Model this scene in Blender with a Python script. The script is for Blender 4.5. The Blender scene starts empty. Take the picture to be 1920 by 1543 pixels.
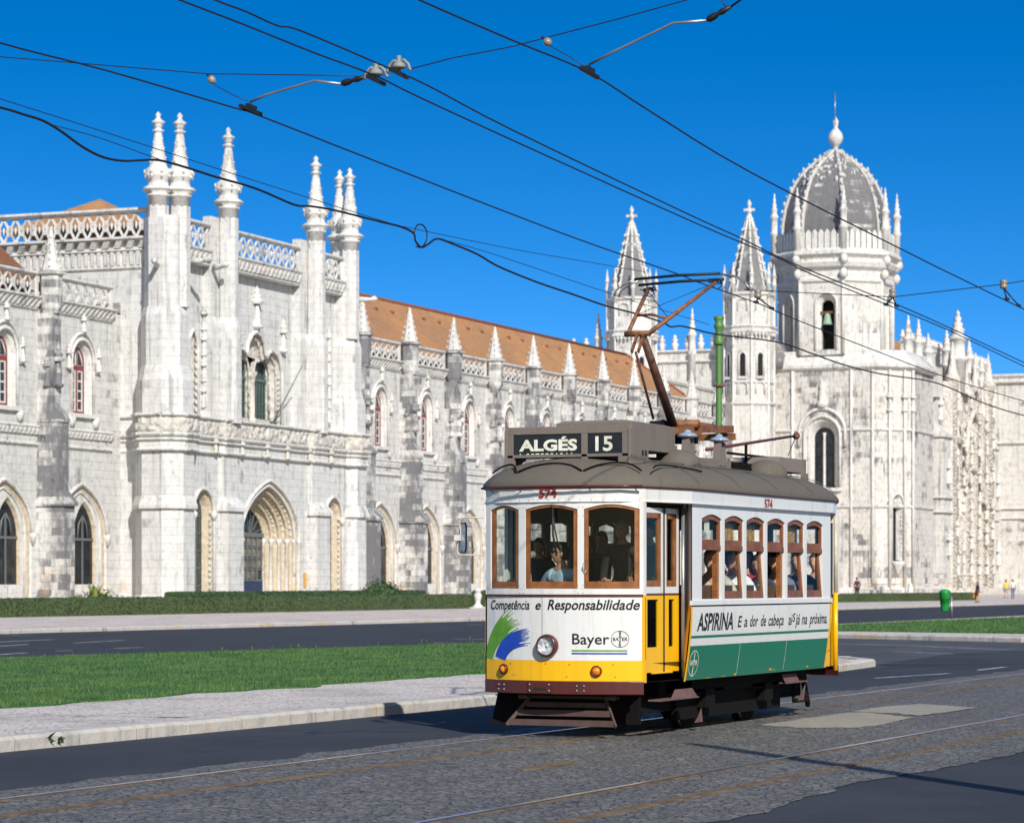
import bpy, bmesh, math, random
from mathutils import Vector, Matrix, noise
from mathutils.geometry import tessellate_polygon
random.seed(7)
S = bpy.context.scene
COL = S.collection
PI = math.pi

# ------------------------------------------------------------------ camera, sky, sun
H = 1.66                                  # lens height above the road
YAW = math.radians(24.502)                # view direction, turned left from the rails (world X)
cam_d = bpy.data.cameras.new('camera')
cam = bpy.data.objects.new('camera', cam_d)
COL.objects.link(cam)
S.camera = cam
cam.location = (0, 0, H)
cam.rotation_euler = (PI / 2, 0, YAW - PI / 2)
cam_d.sensor_width = 36
cam_d.lens = 97.5
cam_d.shift_y = (1090 - 771.5) / 1920
cam_d.clip_start = 0.5
cam_d.clip_end = 6000
cam_d.dof.use_dof = True
cam_d.dof.focus_distance = 29.5
cam_d.dof.aperture_fstop = 5.0

SUN_TRAVEL = math.radians(43)             # heading of the light over the ground, world XY
SUN_EL = math.radians(33)
W = bpy.data.worlds.new('World')
S.world = W
W.use_nodes = True
nt = W.node_tree
nt.nodes.clear()
SKY_LIFT = 0.07
sky = nt.nodes.new('ShaderNodeTexSky')
sky.sky_type = 'NISHITA'
sky.sun_disc = False
sky.sun_elevation = SUN_EL
# direction towards the sun is opposite to the travel; sky rotation is measured clockwise from +Y
to_sun = SUN_TRAVEL + PI
sky.sun_rotation = PI / 2 - to_sun
sky.air_density = 1.0
sky.dust_density = 0.0
sky.ozone_density = 3.0
hsv = nt.nodes.new('ShaderNodeHueSaturation')
hsv.inputs['Hue'].default_value = 0.505
hsv.inputs['Saturation'].default_value = 1.42
hsv.inputs['Value'].default_value = 1.25
bg = nt.nodes.new('ShaderNodeBackground')
bg.inputs['Strength'].default_value = 0.15
wo = nt.nodes.new('ShaderNodeOutputWorld')
# clear polarised autumn air: away from the sun the deep blue of the upper sky reaches far down,
# while the half of the sky around the sun stays pale as it is
tc = nt.nodes.new('ShaderNodeTexCoord')
lift = nt.nodes.new('ShaderNodeVectorMath')
lift.operation = 'MULTIPLY_ADD'
lift.inputs[1].default_value = (1, 1, 3.0)
lift.inputs[2].default_value = (0, 0, SKY_LIFT)
nrm_ = nt.nodes.new('ShaderNodeVectorMath')
nrm_.operation = 'NORMALIZE'
sky2 = nt.nodes.new('ShaderNodeTexSky')
sky2.sky_type = 'NISHITA'
sky2.sun_disc = False
sky2.sun_elevation = SUN_EL
sky2.sun_rotation = PI / 2 - to_sun
sky2.air_density = 1.0
sky2.dust_density = 0.3
dt = nt.nodes.new('ShaderNodeVectorMath')
dt.operation = 'DOT_PRODUCT'
dt.inputs[1].default_value = (math.cos(to_sun), math.sin(to_sun), 0)
mr = nt.nodes.new('ShaderNodeMapRange')
mr.interpolation_type = 'SMOOTHSTEP'
mr.inputs[1].default_value = -.45
mr.inputs[2].default_value = .35
dim = nt.nodes.new('ShaderNodeMixRGB')
dim.blend_type = 'MULTIPLY'
dim.inputs[0].default_value = 1
dim.inputs[2].default_value = (.62, .60, .58, 1)
mx = nt.nodes.new('ShaderNodeMixRGB')
L_ = nt.links.new
L_(tc.outputs['Generated'], lift.inputs[0])
L_(lift.outputs[0], nrm_.inputs[0])
L_(nrm_.outputs[0], sky.inputs[0])
L_(sky.outputs[0], hsv.inputs['Color'])
L_(tc.outputs['Generated'], dt.inputs[0])
L_(dt.outputs['Value'], mr.inputs[0])
L_(sky2.outputs[0], dim.inputs[1])
L_(mr.outputs[0], mx.inputs[0])
L_(hsv.outputs[0], mx.inputs[1])
L_(dim.outputs[0], mx.inputs[2])
L_(mx.outputs[0], bg.inputs['Color'])
L_(bg.outputs[0], wo.inputs['Surface'])

sd = bpy.data.lights.new('sun', 'SUN')
sd.energy = 5.0
sd.angle = math.radians(0.53)
sd.color = (1.0, 0.955, 0.885)
so = bpy.data.objects.new('sun', sd)
COL.objects.link(so)
d = Vector((math.cos(SUN_TRAVEL) * math.cos(SUN_EL), math.sin(SUN_TRAVEL) * math.cos(SUN_EL), -math.sin(SUN_EL)))
so.rotation_euler = d.to_track_quat('-Z', 'Y').to_euler()
so.location = (0, -40, 60)

S.view_settings.view_transform = 'Standard'
S.view_settings.look = 'None'
S.view_settings.gamma = 1
S.view_settings.exposure = 0.02
S.cycles.max_bounces = 6
S.cycles.transparent_max_bounces = 12
S.cycles.caustics_reflective = False
S.cycles.caustics_refractive = False

# ------------------------------------------------------------------ frames and measuring
FOC = 5200.0
FR = math.radians(2.606)                  # the monastery's front runs 2.6 degrees off the rails
CF, SF = math.cos(YAW - FR), math.sin(YAW - FR)
CT, ST = math.cos(YAW), math.sin(YAW)


def on_y(c, s, x, y, d):
    q = (x - 960) / FOC
    X = d * (c + q * s) / (s - q * c)
    D = X * c + d * s
    return X, d, H + (1090 - y) * D / FOC


def at(x, y, Y):
    """a point of the upright plane Y = const beside the rails"""
    return Vector(on_y(CT, ST, x, y, Y))


def atF(x, y, Y):
    """the same in the monastery's frame"""
    return Vector(on_y(CF, SF, x, y, Y))


def ground_at(x, y, z=0.0):
    D = FOC * (H - z) / (y - 1090)
    R = (x - 960) / FOC * D
    return Vector((D * CT + R * ST, D * ST - R * CT, z))


def f2w(v):
    return Vector((v[0] * math.cos(FR) - v[1] * math.sin(FR), v[0] * math.sin(FR) + v[1] * math.cos(FR), v[2]))


# ------------------------------------------------------------------ materials
def lin(r, g, b):
    f = lambda v: (v / 255 / 12.92) if v / 255 <= .04045 else ((v / 255 + .055) / 1.055) ** 2.4
    return (f(r), f(g), f(b), 1)


class NT:
    def __init__(s, name):
        s.m = bpy.data.materials.new(name)
        s.m.use_nodes = True
        s.t = s.m.node_tree
        s.p = s.t.nodes['Principled BSDF']

    def n(s, kind, **kw):
        x = s.t.nodes.new('ShaderNode' + kind)
        for k, v in kw.items():
            if k.startswith('i_'):
                x.inputs[k[2:].replace('_', ' ')].default_value = v
            elif k.startswith('j'):
                x.inputs[int(k[1:])].default_value = v
            else:
                setattr(x, k, v)
        return x

    def l(s, a, b):
        s.t.links.new(a, b)

    def pos(s):
        return s.n('NewGeometry').outputs['Position']

    def noise(s, vec, scale, detail=4, rough=.55, sx=(1, 1, 1)):
        if sx != (1, 1, 1):
            mp = s.n('VectorMath', operation='MULTIPLY')
            s.l(vec, mp.inputs[0])
            mp.inputs[1].default_value = sx
            vec = mp.outputs[0]
        t = s.n('TexNoise')
        t.inputs['Scale'].default_value = scale
        t.inputs['Detail'].default_value = detail
        t.inputs['Roughness'].default_value = rough
        s.l(vec, t.inputs['Vector'])
        return t.outputs[0]

    def math(s, op, a, b=None, c=None, clamp=False):
        x = s.n('Math', operation=op, use_clamp=clamp)
        for i, v in enumerate((a, b, c)):
            if v is None:
                continue
            if isinstance(v, (int, float)):
                x.inputs[i].default_value = v
            else:
                s.l(v, x.inputs[i])
        return x.outputs[0]

    def ramp(s, v, lo, hi, a=0.0, b=1.0):
        x = s.n('MapRange')
        x.interpolation_type = 'SMOOTHSTEP'
        s.l(v, x.inputs[0])
        x.inputs[1].default_value = lo
        x.inputs[2].default_value = hi
        x.inputs[3].default_value = a
        x.inputs[4].default_value = b
        return x.outputs[0]

    def mix(s, f, a, b, mode='MIX'):
        x = s.n('MixRGB', blend_type=mode)
        for i, v in enumerate((f, a, b)):
            if isinstance(v, (int, float)):
                x.inputs[i].default_value = v
            elif isinstance(v, tuple):
                x.inputs[i].default_value = v
            else:
                s.l(v, x.inputs[i])
        return x.outputs[0]

    def bump(s, h, dist, strength=1.0):
        b = s.n('Bump')
        b.inputs['Distance'].default_value = dist
        b.inputs['Strength'].default_value = strength
        s.l(h, b.inputs['Height'])
        s.l(b.outputs[0], s.p.inputs['Normal'])

    def col(s, c):
        if isinstance(c, tuple):
            s.p.inputs['Base Color'].default_value = c
        else:
            s.l(c, s.p.inputs['Base Color'])


def plain(name, c, rough=.5, metal=0.0, var=.12, scale=6, spec=.5, coat=0):
    m = NT(name)
    n = m.noise(m.pos(), scale, 4)
    dark = tuple(v * (1 - var) for v in c[:3]) + (1,)
    lite = tuple(min(1, v * (1 + var)) for v in c[:3]) + (1,)
    m.col(m.mix(m.ramp(n, .35, .65), dark, lite))
    m.p.inputs['Roughness'].default_value = rough
    m.p.inputs['Metallic'].default_value = metal
    m.p.inputs['Specular IOR Level'].default_value = spec
    if coat:
        m.p.inputs['Coat Weight'].default_value = coat
    return m.m


def painted(name, c, rough=.35, grime=(.12, .1, .08, 1), amount=.35, bare=None):
    """vehicle paint with grime streaks and small chips"""
    m = NT(name)
    P = m.pos()
    st = m.noise(P, 3.0, 5, .6, (2.5, 2.5, .35))
    fine = m.noise(P, 22, 4)
    k = m.math('MULTIPLY', m.ramp(st, .5, .78), amount)
    c1 = m.mix(k, c, grime)
    c2 = m.mix(m.math('MULTIPLY', m.ramp(fine, .66, .74), amount), c1, bare or tuple(v * .55 for v in c[:3]) + (1,))
    m.col(c2)
    m.p.inputs['Roughness'].default_value = rough
    m.bump(m.noise(P, 1.7, 3), .012, .35)
    return m.m


def stone(name, stain=.5, brick=(1.25, .46), base=(.68, .665, .63, 1), warm=.12, carve=0.0, dark=(.15, .15, .165, 1), streak=.35, mortar=1.0, seed=0.0):
    m = NT(name)
    P = m.pos()
    sx = m.n('SeparateXYZ')
    m.l(P, sx.inputs[0])
    u = m.math('ADD', sx.outputs[0], sx.outputs[1])
    cx = m.n('CombineXYZ')
    m.l(u, cx.inputs[0])
    m.l(m.math('ADD', sx.outputs[2], 50.0), cx.inputs[1])
    b = m.n('TexBrick', offset=.5, squash=.75, squash_frequency=3)
    wb = m.n('TexNoise')
    wb.inputs['Scale'].default_value = 1.6
    m.l(P, wb.inputs['Vector'])
    wa_ = m.n('VectorMath', operation='MULTIPLY_ADD')
    m.l(wb.outputs['Color'], wa_.inputs[0])
    wa_.inputs[1].default_value = (.14, .05, 0)
    m.l(cx.outputs[0], wa_.inputs[2])
    m.l(wa_.outputs[0], b.inputs['Vector'])
    b.inputs['Scale'].default_value = 1.0
    b.inputs['Color1'].default_value = (0, 0, 0, 1)
    b.inputs['Color2'].default_value = (1, 1, 1, 1)
    b.inputs['Mortar'].default_value = (.5, .5, .5, 1)
    b.inputs['Mortar Size'].default_value = .016
    b.inputs['Mortar Smooth'].default_value = .3
    b.inputs['Brick Width'].default_value = brick[0]
    b.inputs['Row Height'].default_value = brick[1]
    rnd = b.outputs['Color']
    big = m.noise(P, .33, 5, .62, (1, 1, .55))
    P2 = m.n('VectorMath', operation='ADD')
    m.l(P, P2.inputs[0])
    P2.inputs[1].default_value = (seed * 13.1 + 7, seed * 5.3, 3)
    mid = m.noise(P2.outputs[0], .9, 7, .68, (1, 1, .38))
    # block-wise soot: whole ashlars take the weather differently
    s1 = m.math('ADD', m.math('MULTIPLY', rnd, .17), m.math('ADD', m.math('MULTIPLY', big, .60), m.math('ADD', m.math('MULTIPLY', mid, .52), m.math('MULTIPLY', m.noise(P, 3.2, 6, .7, (1, 1, .45)), .22))))
    thr = 1.01 - .20 * stain
    soot = m.ramp(s1, thr - .02, thr + .15)
    stv = m.noise(P, 1.1, 5, .65, (2.2, 2.2, .16))
    stk = m.math('MULTIPLY', m.ramp(stv, .5, .74), streak)
    tone = m.mix(m.math('MULTIPLY', rnd, .8), base, tuple(v * .94 for v in base[:3]) + (1,))
    tone = m.mix(m.math('MULTIPLY', m.ramp(mid, .42, .7), warm * 2), tone, (.60, .50, .36, 1))
    tone = m.mix(stk, tone, (.34, .34, .35, 1))
    fine = m.noise(P, 2.6, 8, .75, (1, 1, .7))
    tone = m.mix(m.math('MULTIPLY', m.ramp(fine, .46, .68), .34 + .22 * stain), tone, (.30, .295, .29, 1))
    rain = m.noise(P2.outputs[0], .8, 7, .72, (3.2, 3.2, .10))
    tone = m.mix(m.math('MULTIPLY', m.math('MULTIPLY', m.ramp(rain, .52, .68), m.ramp(big, .40, .56)), .50 + .5 * min(stain, .9)), tone, (.20, .20, .21, 1))
    spots = m.noise(P, 5.5, 3, .6, (1, 1, .6))
    tone = m.mix(m.math('MULTIPLY', m.ramp(spots, .62, .7), .35 + .3 * stain), tone, (.27, .27, .28, 1))
    tone = m.mix(m.math('MULTIPLY', soot, .92), tone, dark)
    # black crust sitting on single stones in ragged upright patches
    cr1 = m.noise(P2.outputs[0], 1.25, 7, .7, (1.5, 1.5, .5))
    crust = m.ramp(m.math('ADD', cr1, m.math('MULTIPLY', rnd, .10)), .665, .70)
    area = m.ramp(m.noise(P, .22, 3, .5), .38, .56)
    tone = m.mix(m.math('MULTIPLY', m.math('MULTIPLY', crust, area), min(.9, .25 + .5 * stain)), tone, (.085, .085, .095, 1))
    mort = m.math('MULTIPLY', m.math('MULTIPLY', b.outputs['Fac'], m.ramp(m.noise(P, 1.3, 3), .35, .65, .4, 1.0)), .24 * mortar)
    tone = m.mix(mort, tone, (.33, .32, .31, 1))
    # ochre lichen near the ground
    low = m.math('MULTIPLY', m.ramp(sx.outputs[2], 3.2, .2), m.ramp(m.noise(P, .5, 4), .56, .66))
    tone = m.mix(m.math('MULTIPLY', low, .55), tone, (.55, .33, .13, 1))
    if carve:
        v = m.n('TexVoronoi', feature='SMOOTH_F1')
        v.inputs['Scale'].default_value = 3.2
        m.l(P, v.inputs['Vector'])
        cv = m.ramp(v.outputs[0], .1, .5)
        tone = m.mix(m.math('MULTIPLY', cv, .25), tone, (.42, .37, .3, 1))
        hgt = m.math('ADD', m.math('MULTIPLY', v.outputs[0], -1.0), m.math('MULTIPLY', m.noise(P, 9, 3), .35))
        m.bump(hgt, .16 * carve, 1.0)
    else:
        hgt = m.math('ADD', m.math('MULTIPLY', b.outputs['Fac'], -.5), m.math('MULTIPLY', m.noise(P, 6, 5), .6))
        m.bump(hgt, .035, .9)
    m.col(tone)
    m.p.inputs['Roughness'].default_value = .88
    m.p.inputs['Specular IOR Level'].default_value = .25
    return m.m


def tiles(name, a, b2, ang, moss=.2):
    """clay pan tiles in courses: bump follows the slope, tone varies tile by tile"""
    m = NT(name)
    P = m.pos()
    rot = m.n('VectorRotate', rotation_type='Z_AXIS')
    rot.inputs['Angle'].default_value = -FR
    m.l(P, rot.inputs['Vector'])
    sx = m.n('SeparateXYZ')
    m.l(rot.outputs[0], sx.inputs[0])
    X, Z = sx.outputs[0], sx.outputs[2]
    cx = m.n('CombineXYZ')
    m.l(X, cx.inputs[0])
    m.l(m.math('ADD', Z, 40), cx.inputs[1])
    br = m.n('TexBrick', offset=.0)
    m.l(cx.outputs[0], br.inputs['Vector'])
    br.inputs['Scale'].default_value = 1
    br.inputs['Brick Width'].default_value = .27
    br.inputs['Row Height'].default_value = .22
    br.inputs['Mortar Size'].default_value = .02
    br.inputs['Color1'].default_value = (0, 0, 0, 1)
    br.inputs['Color2'].default_value = (1, 1, 1, 1)
    big = m.noise(P, .18, 5, .6)
    mid = m.noise(P, 1.6, 5, .7, (1, 1, 1.8))
    t = m.mix(m.ramp(big, .38, .62), a, b2)
    t = m.mix(m.math('MULTIPLY', br.outputs['Color'], .45), t, tuple(v * .62 for v in a[:3]) + (1,))
    t = m.mix(m.math('MULTIPLY', m.ramp(mid, .5, .72), .55), t, (.13, .085, .05, 1))
    t = m.mix(m.math('MULTIPLY', m.ramp(m.noise(P, 2.7, 4), .58, .7), moss), t, (.28, .26, .16, 1))
    t = m.mix(m.math('MULTIPLY', br.outputs['Fac'], .5), t, (.07, .035, .02, 1))
    m.col(t)
    wv = m.math('SINE', m.math('MULTIPLY', X, 2 * PI / .27))
    m.bump(m.math('ADD', wv, m.math('MULTIPLY', m.noise(P, 7, 3), .6)), .05, 1)
    m.p.inputs['Roughness'].default_value = .85
    return m.m


def glass_mat(name, tint, refl=.5):
    m = NT(name)
    m.t.nodes.remove(m.p)
    tr = m.n('BsdfTransparent')
    tr.inputs[0].default_value = tint
    gl = m.n('BsdfGlossy')
    gl.inputs['Roughness'].default_value = .02
    gl.inputs['Color'].default_value = (.9, .95, 1, 1)
    fr = m.n('LayerWeight')
    fr.inputs['Blend'].default_value = .5
    fz = m.math('ADD', m.math('MULTIPLY', m.math('POWER', fr.outputs['Facing'], 4.0), .75), .04)
    mx = m.n('MixShader')
    m.l(m.math('MULTIPLY', fz, refl), mx.inputs[0])
    m.l(tr.outputs[0], mx.inputs[1])
    m.l(gl.outputs[0], mx.inputs[2])
    m.l(mx.outputs[0], m.t.nodes['Material Output'].inputs[0])
    return m.m


M = {}
M['wall'] = stone('pale limestone ashlar', stain=.85, base=(.66, .655, .64, 1), warm=.06)
M['wall2'] = stone('clean limestone ashlar', stain=.45, streak=.35, base=(.675, .67, .66, 1), warm=.04, seed=2)
M['butt'] = stone('weathered limestone ashlar', stain=1.7, brick=(.8, .42), streak=.5, base=(.66, .65, .63, 1), seed=3)
M['church'] = stone('church limestone ashlar', stain=1.2, brick=(1.5, .62), warm=.16, streak=.8, base=(.67, .645, .605, 1), seed=5)
M['church2'] = stone('church limestone ashlar, washed', stain=.85, brick=(1.5, .62), warm=.10, streak=.6, base=(.69, .67, .635, 1), seed=6)
M['carved'] = stone('carved limestone', stain=.15, carve=1.0, mortar=0, streak=.2)
M['trim'] = stone('dressed limestone trim', stain=.60, mortar=.3, streak=.3, base=(.72, .71, .69, 1))
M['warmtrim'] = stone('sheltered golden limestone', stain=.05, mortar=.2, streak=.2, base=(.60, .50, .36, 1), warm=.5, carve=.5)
M['pin'] = stone('clean carved pinnacle stone', stain=.45, mortar=.2, streak=.4, base=(.70, .69, .665, 1), seed=4)
M['domestone'] = stone('sooty dome stone', stain=2.25, streak=.8, brick=(1.0, .4), dark=(.13, .13, .145, 1))
M['sooty'] = stone('sooty spire stone', stain=2.3, brick=(1.0, .4), dark=(.16, .16, .17, 1))
M['roof_o'] = tiles('orange pan tiles', (.70, .345, .135, 1), (.55, .29, .14, 1), 0)
M['roof_r'] = tiles('red mossy pan tiles', (.36, .085, .045, 1), (.30, .14, .06, 1), 0, .35)
M['darkglass'] = plain('dark monastery window glass', (.012, .016, .02, 1), .12, var=.5, scale=1.4)
M['blueglass'] = plain('leaded greenish glass', (.03, .055, .06, 1), .15, var=.4, scale=2)
M['redwood'] = plain('oxblood painted window wood', (.22, .035, .03, 1), .5)
M['whitewood'] = plain('white window bars', (.66, .66, .66, 1), .5)
M['curtain'] = plain('ochre blind', (.32, .16, .05, 1), .8)
M['lead'] = plain('window lead', (.16, .17, .17, 1), .5, .2)
M['irongreen'] = plain('grey green window iron', (.10, .14, .12, 1), .5)
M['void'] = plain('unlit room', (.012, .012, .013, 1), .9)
M['bronze'] = plain('green bronze bell', (.25, .38, .27, 1), .6)
M['hedge'] = plain('clipped hedge leaves', (.048, .075, .022, 1), .7, var=.55, scale=9)
M['hedge2'] = plain('hedge leaves', (.030, .065, .016, 1), .6, var=.5, scale=5)
M['agave'] = plain('agave leaf', (.20, .25, .07, 1), .5, var=.5, scale=4)
M['steel'] = plain('galvanised metal', (.35, .36, .38, 1), .35, .7)
M['wire'] = plain('overhead wire', (.018, .018, .022, 1), .5, .3)
M['cable'] = plain('black feeder cable', (.008, .008, .010, 1), .6)
M['insul'] = plain('glazed insulator', (.25, .22, .18, 1), .25)
M['bell_insul'] = plain('weathered grey insulator bell', (.22, .23, .21, 1), .6)
M['greenpole'] = painted('green mast paint', (.085, .20, .045, 1), .5, (.05, .08, .03, 1), .3)
M['bin'] = plain('green plastic bin', (.01, .27, .05, 1), .4)
M['rust'] = plain('rusty iron', (.16, .06, .028, 1), .8, var=.4, scale=14)
M['ochre'] = plain('ochre panel', (.62, .33, .02, 1), .6)
# vehicle
M['tw'] = painted('off white enamel', (.70, .70, .69, 1), .32, (.36, .31, .24, 1), .34)
M['ty'] = painted('tram yellow enamel', (.86, .46, .006, 1), .30, (.35, .16, .01, 1), .22)
M['tg'] = painted('deep green enamel', (.008, .165, .10, 1), .30, (.03, .10, .06, 1), .3, (.35, .38, .3, 1))
M['tm'] = painted('maroon enamel', (.085, .018, .016, 1), .30, (.03, .012, .01, 1), .4)
M['troof'] = painted('dusty brown grey roof canvas', (.118, .102, .082, 1), .85, (.085, .075, .062, 1), .8, (.20, .18, .15, 1))
M['tbox'] = painted('dusty taupe sheet metal', (.175, .145, .125, 1), .7, (.12, .10, .085, 1), .7, (.26, .22, .19, 1))
M['wood'] = plain('varnished teak', (.25, .092, .026, 1), .38, var=.22, scale=9)
M['wood2'] = plain('brown window wood', (.20, .072, .030, 1), .5, var=.2, scale=9)
M['black'] = plain('black rubber', (.010, .010, .011, 1), .6)
M['under'] = plain('grimy underframe with painted shade', (.007, .006, .006, 1), .9, spec=.15)  # blackened so the underside looks shadowed even where sun reaches it
M['fender'] = plain('dusty maroon slats', (.085, .048, .042, 1), .8)
M['pinkdust'] = plain('dusty brake rigging', (.13, .07, .065, 1), .8)
M['orange'] = plain('orange brown pantograph paint', (.20, .078, .030, 1), .6, var=.3, scale=12)
M['brownpan'] = plain('red brown pantograph tube', (.10, .042, .028, 1), .6, var=.3, scale=12)
M['letter'] = plain('black lettering', (.010, .010, .012, 1), .4)
M['letred'] = plain('red numerals', (.34, .015, .015, 1), .4)
M['letwhite'] = plain('cream lettering', (.72, .72, .60, 1), .5)
M['signblack'] = plain('black roller blind', (.012, .016, .022, 1), .45)
M['sgreen'] = plain('leaf green print', (.11, .32, .02, 1), .4)
M['sblue'] = plain('royal blue print', (.010, .06, .44, 1), .4)
M['amber'] = plain('amber lens', (.75, .22, .01, 1), .12)
M['mirror'] = plain('mirror glass', (.42, .42, .43, 1), .35, .8, var=.5, scale=7)
M['cream'] = plain('cream tube', (.55, .48, .36, 1), .4)
M['glass'] = glass_mat('tram window glass', (.84, .87, .85, 1), .20)
M['lens'] = glass_mat('headlamp glass', (.95, .96, .98, 1), .6)
M['reflector'] = plain('silvered reflector', (.62, .63, .64, 1), .3, .25, var=.45, scale=28)
M['ceil'] = plain('varnished ceiling', (.30, .17, .06, 1), .5)
M['inwall'] = plain('dark interior lining', (.05, .028, .014, 1), .5)
M['seat'] = plain('worn brown seat', (.085, .05, .03, 1), .6)
M['blind'] = plain('ochre roller blind', (.36, .20, .06, 1), .8, var=.25, scale=10)
M['skin'] = plain('skin', (.52, .27, .17, 1), .5, var=.06)
M['skin2'] = plain('tanned skin', (.40, .19, .11, 1), .5, var=.06)
M['hair'] = plain('dark hair', (.018, .012, .010, 1), .6)
M['hairg'] = plain('grey hair', (.22, .21, .2, 1), .6)
for k, c in dict(c_sky=(.44, .56, .72, 1), c_navy=(.02, .035, .09, 1), c_beige=(.50, .46, .38, 1), c_white=(.75, .76, .78, 1), c_red=(.40, .012, .02, 1),
                 c_mauve=(.18, .17, .25, 1), c_dark=(.03, .03, .04, 1), c_olive=(.12, .10, .06, 1), c_yellow=(.85, .62, .02, 1), c_jean=(.12, .17, .28, 1),
                 c_blue=(.03, .06, .35, 1), c_maroon=(.10, .03, .03, 1), c_orange=(.60, .16, .04, 1), c_khaki=(.36, .32, .22, 1)).items():
    M[k] = plain('cloth ' + k[2:], c, .85, var=.15, scale=12)


# ------------------------------------------------------------------ mesh helpers
class MB:
    def __init__(s):
        s.v = []
        s.f = []
        s.sm = []

    def add(s, vs, fs, smooth=False):
        o = len(s.v)
        s.v.extend(tuple(v) for v in vs)
        s.f.extend(tuple(i + o for i in f) for f in fs)
        s.sm.extend([smooth] * len(fs))
        return s

    def box(s, x0, x1, y0, y1, z0, z1, fn=None):
        vs = [(x, y, z) for z in (z0, z1) for y in (y0, y1) for x in (x0, x1)]
        if fn:
            vs = [fn(*v) for v in vs]
        return s.add(vs, [(0, 2, 3, 1), (4, 5, 7, 6), (0, 1, 5, 4), (2, 6, 7, 3), (0, 4, 6, 2), (1, 3, 7, 5)])

    def taper(s, x0, x1, y0, y1, z0, X0, X1, Y0, Y1, z1):
        vs = [(x0, y0, z0), (x1, y0, z0), (x0, y1, z0), (x1, y1, z0), (X0, Y0, z1), (X1, Y0, z1), (X0, Y1, z1), (X1, Y1, z1)]
        return s.add(vs, [(0, 2, 3, 1), (4, 5, 7, 6), (0, 1, 5, 4), (2, 6, 7, 3), (0, 4, 6, 2), (1, 3, 7, 5)])

    def beam(s, a, b, w, h=None, up=(0, 0, 1)):
        a, b = Vector(a), Vector(b)
        h = w if h is None else h
        d = (b - a).normalized()
        up = Vector(up)
        if abs(d.dot(up)) > .98:
            up = Vector((1, 0, 0))
        r = d.cross(up).normalized()
        u = r.cross(d)
        vs = [p + r * (i * w / 2) + u * (j * h / 2) for p in (a, b) for i, j in ((-1, -1), (1, -1), (1, 1), (-1, 1))]
        return s.add(vs, [(0, 1, 2, 3), (4, 7, 6, 5), (0, 4, 5, 1), (1, 5, 6, 2), (2, 6, 7, 3), (3, 7, 4, 0)])

    def tube(s, pts, r, n=8, caps=True, smooth=True):
        pts = [Vector(p) for p in pts]
        rs = r if isinstance(r, (list, tuple)) else [r] * len(pts)
        d0 = (pts[1] - pts[0]).normalized()
        up = Vector((0, 0, 1)) if abs(d0.z) < .9 else Vector((1, 0, 0))
        rr = d0.cross(up).normalized()
        vs = []
        for i, p in enumerate(pts):
            if i == 0:
                d = pts[1] - pts[0]
            elif i == len(pts) - 1:
                d = pts[-1] - pts[-2]
            else:
                d = (pts[i + 1] - pts[i]).normalized() + (pts[i] - pts[i - 1]).normalized()
            d = d.normalized()
            rr = (rr - d * rr.dot(d)).normalized()
            u = d.cross(rr)
            for k in range(n):
                a = 2 * PI * k / n
                vs.append(p + (rr * math.cos(a) + u * math.sin(a)) * rs[i])
        fs = []
        for i in range(len(pts) - 1):
            for k in range(n):
                fs.append((i * n + k, i * n + (k + 1) % n, (i + 1) * n + (k + 1) % n, (i + 1) * n + k))
        if caps:
            fs.append(tuple(range(n))[::-1])
            fs.append(tuple(range((len(pts) - 1) * n, len(pts) * n)))
        return s.add(vs, fs, smooth)

    def lathe(s, c, prof, n=12, smooth=True, rot=0.0, arc=2 * PI, axis='z', cap=True):
        """prof: list of (radius, height)"""
        c = Vector(c)
        vs = []
        for r, z in prof:
            for k in range(n):
                a = rot + arc * k / n
                p = Vector((r * math.cos(a), r * math.sin(a), z))
                if axis == 'x':
                    p = Vector((p.z, p.x, p.y))
                elif axis == 'y':
                    p = Vector((p.x, p.z, p.y))
                vs.append(c + p)
        fs = []
        for i in range(len(prof) - 1):
            for k in range(n):
                fs.append((i * n + k, i * n + (k + 1) % n, (i + 1) * n + (k + 1) % n, (i + 1) * n + k))
        if cap and prof[0][0] > 1e-4:
            fs.append(tuple(range(n))[::-1])
        if cap and prof[-1][0] > 1e-4:
            fs.append(tuple(range((len(prof) - 1) * n, len(prof) * n)))
        return s.add(vs, fs, smooth)

    def blob(s, c, rx, ry, rz, n=10, m=7, amp=0.0, sc=1.0):
        vs = []
        for i in range(m + 1):
            t = PI * i / m
            for k in range(n):
                a = 2 * PI * k / n
                p = Vector((math.sin(t) * math.cos(a), math.sin(t) * math.sin(a), math.cos(t)))
                f = 1 + (noise.noise(p * sc + Vector(c)) * amp if amp else 0)
                vs.append((c[0] + p.x * rx * f, c[1] + p.y * ry * f, c[2] + p.z * rz * f))
        fs = [(i * n + k, (i + 1) * n + k, (i + 1) * n + (k + 1) % n, i * n + (k + 1) % n) for i in range(m) for k in range(n)]
        return s.add(vs, fs, True)

    def poly(s, loops, fn, smooth=False, flip=False):
        """flat area with holes; loops of 2D points mapped by fn"""
        tri = tessellate_polygon([[Vector((p[0], p[1], 0)) for p in lp] for lp in loops])
        flat = [p for lp in loops for p in lp]
        fs = [t if not flip else t[::-1] for t in tri]
        return s.add([fn(*p) for p in flat], fs, smooth)

    def loft(s, rings, closed=False, smooth=False):
        n = len(rings[0])
        vs = [p for r in rings for p in r]
        fs = []
        for i in range(len(rings) - 1):
            for k in range(n if closed else n - 1):
                fs.append((i * n + k, i * n + (k + 1) % n, (i + 1) * n + (k + 1) % n, (i + 1) * n + k))
        return s.add(vs, fs, smooth)

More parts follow.
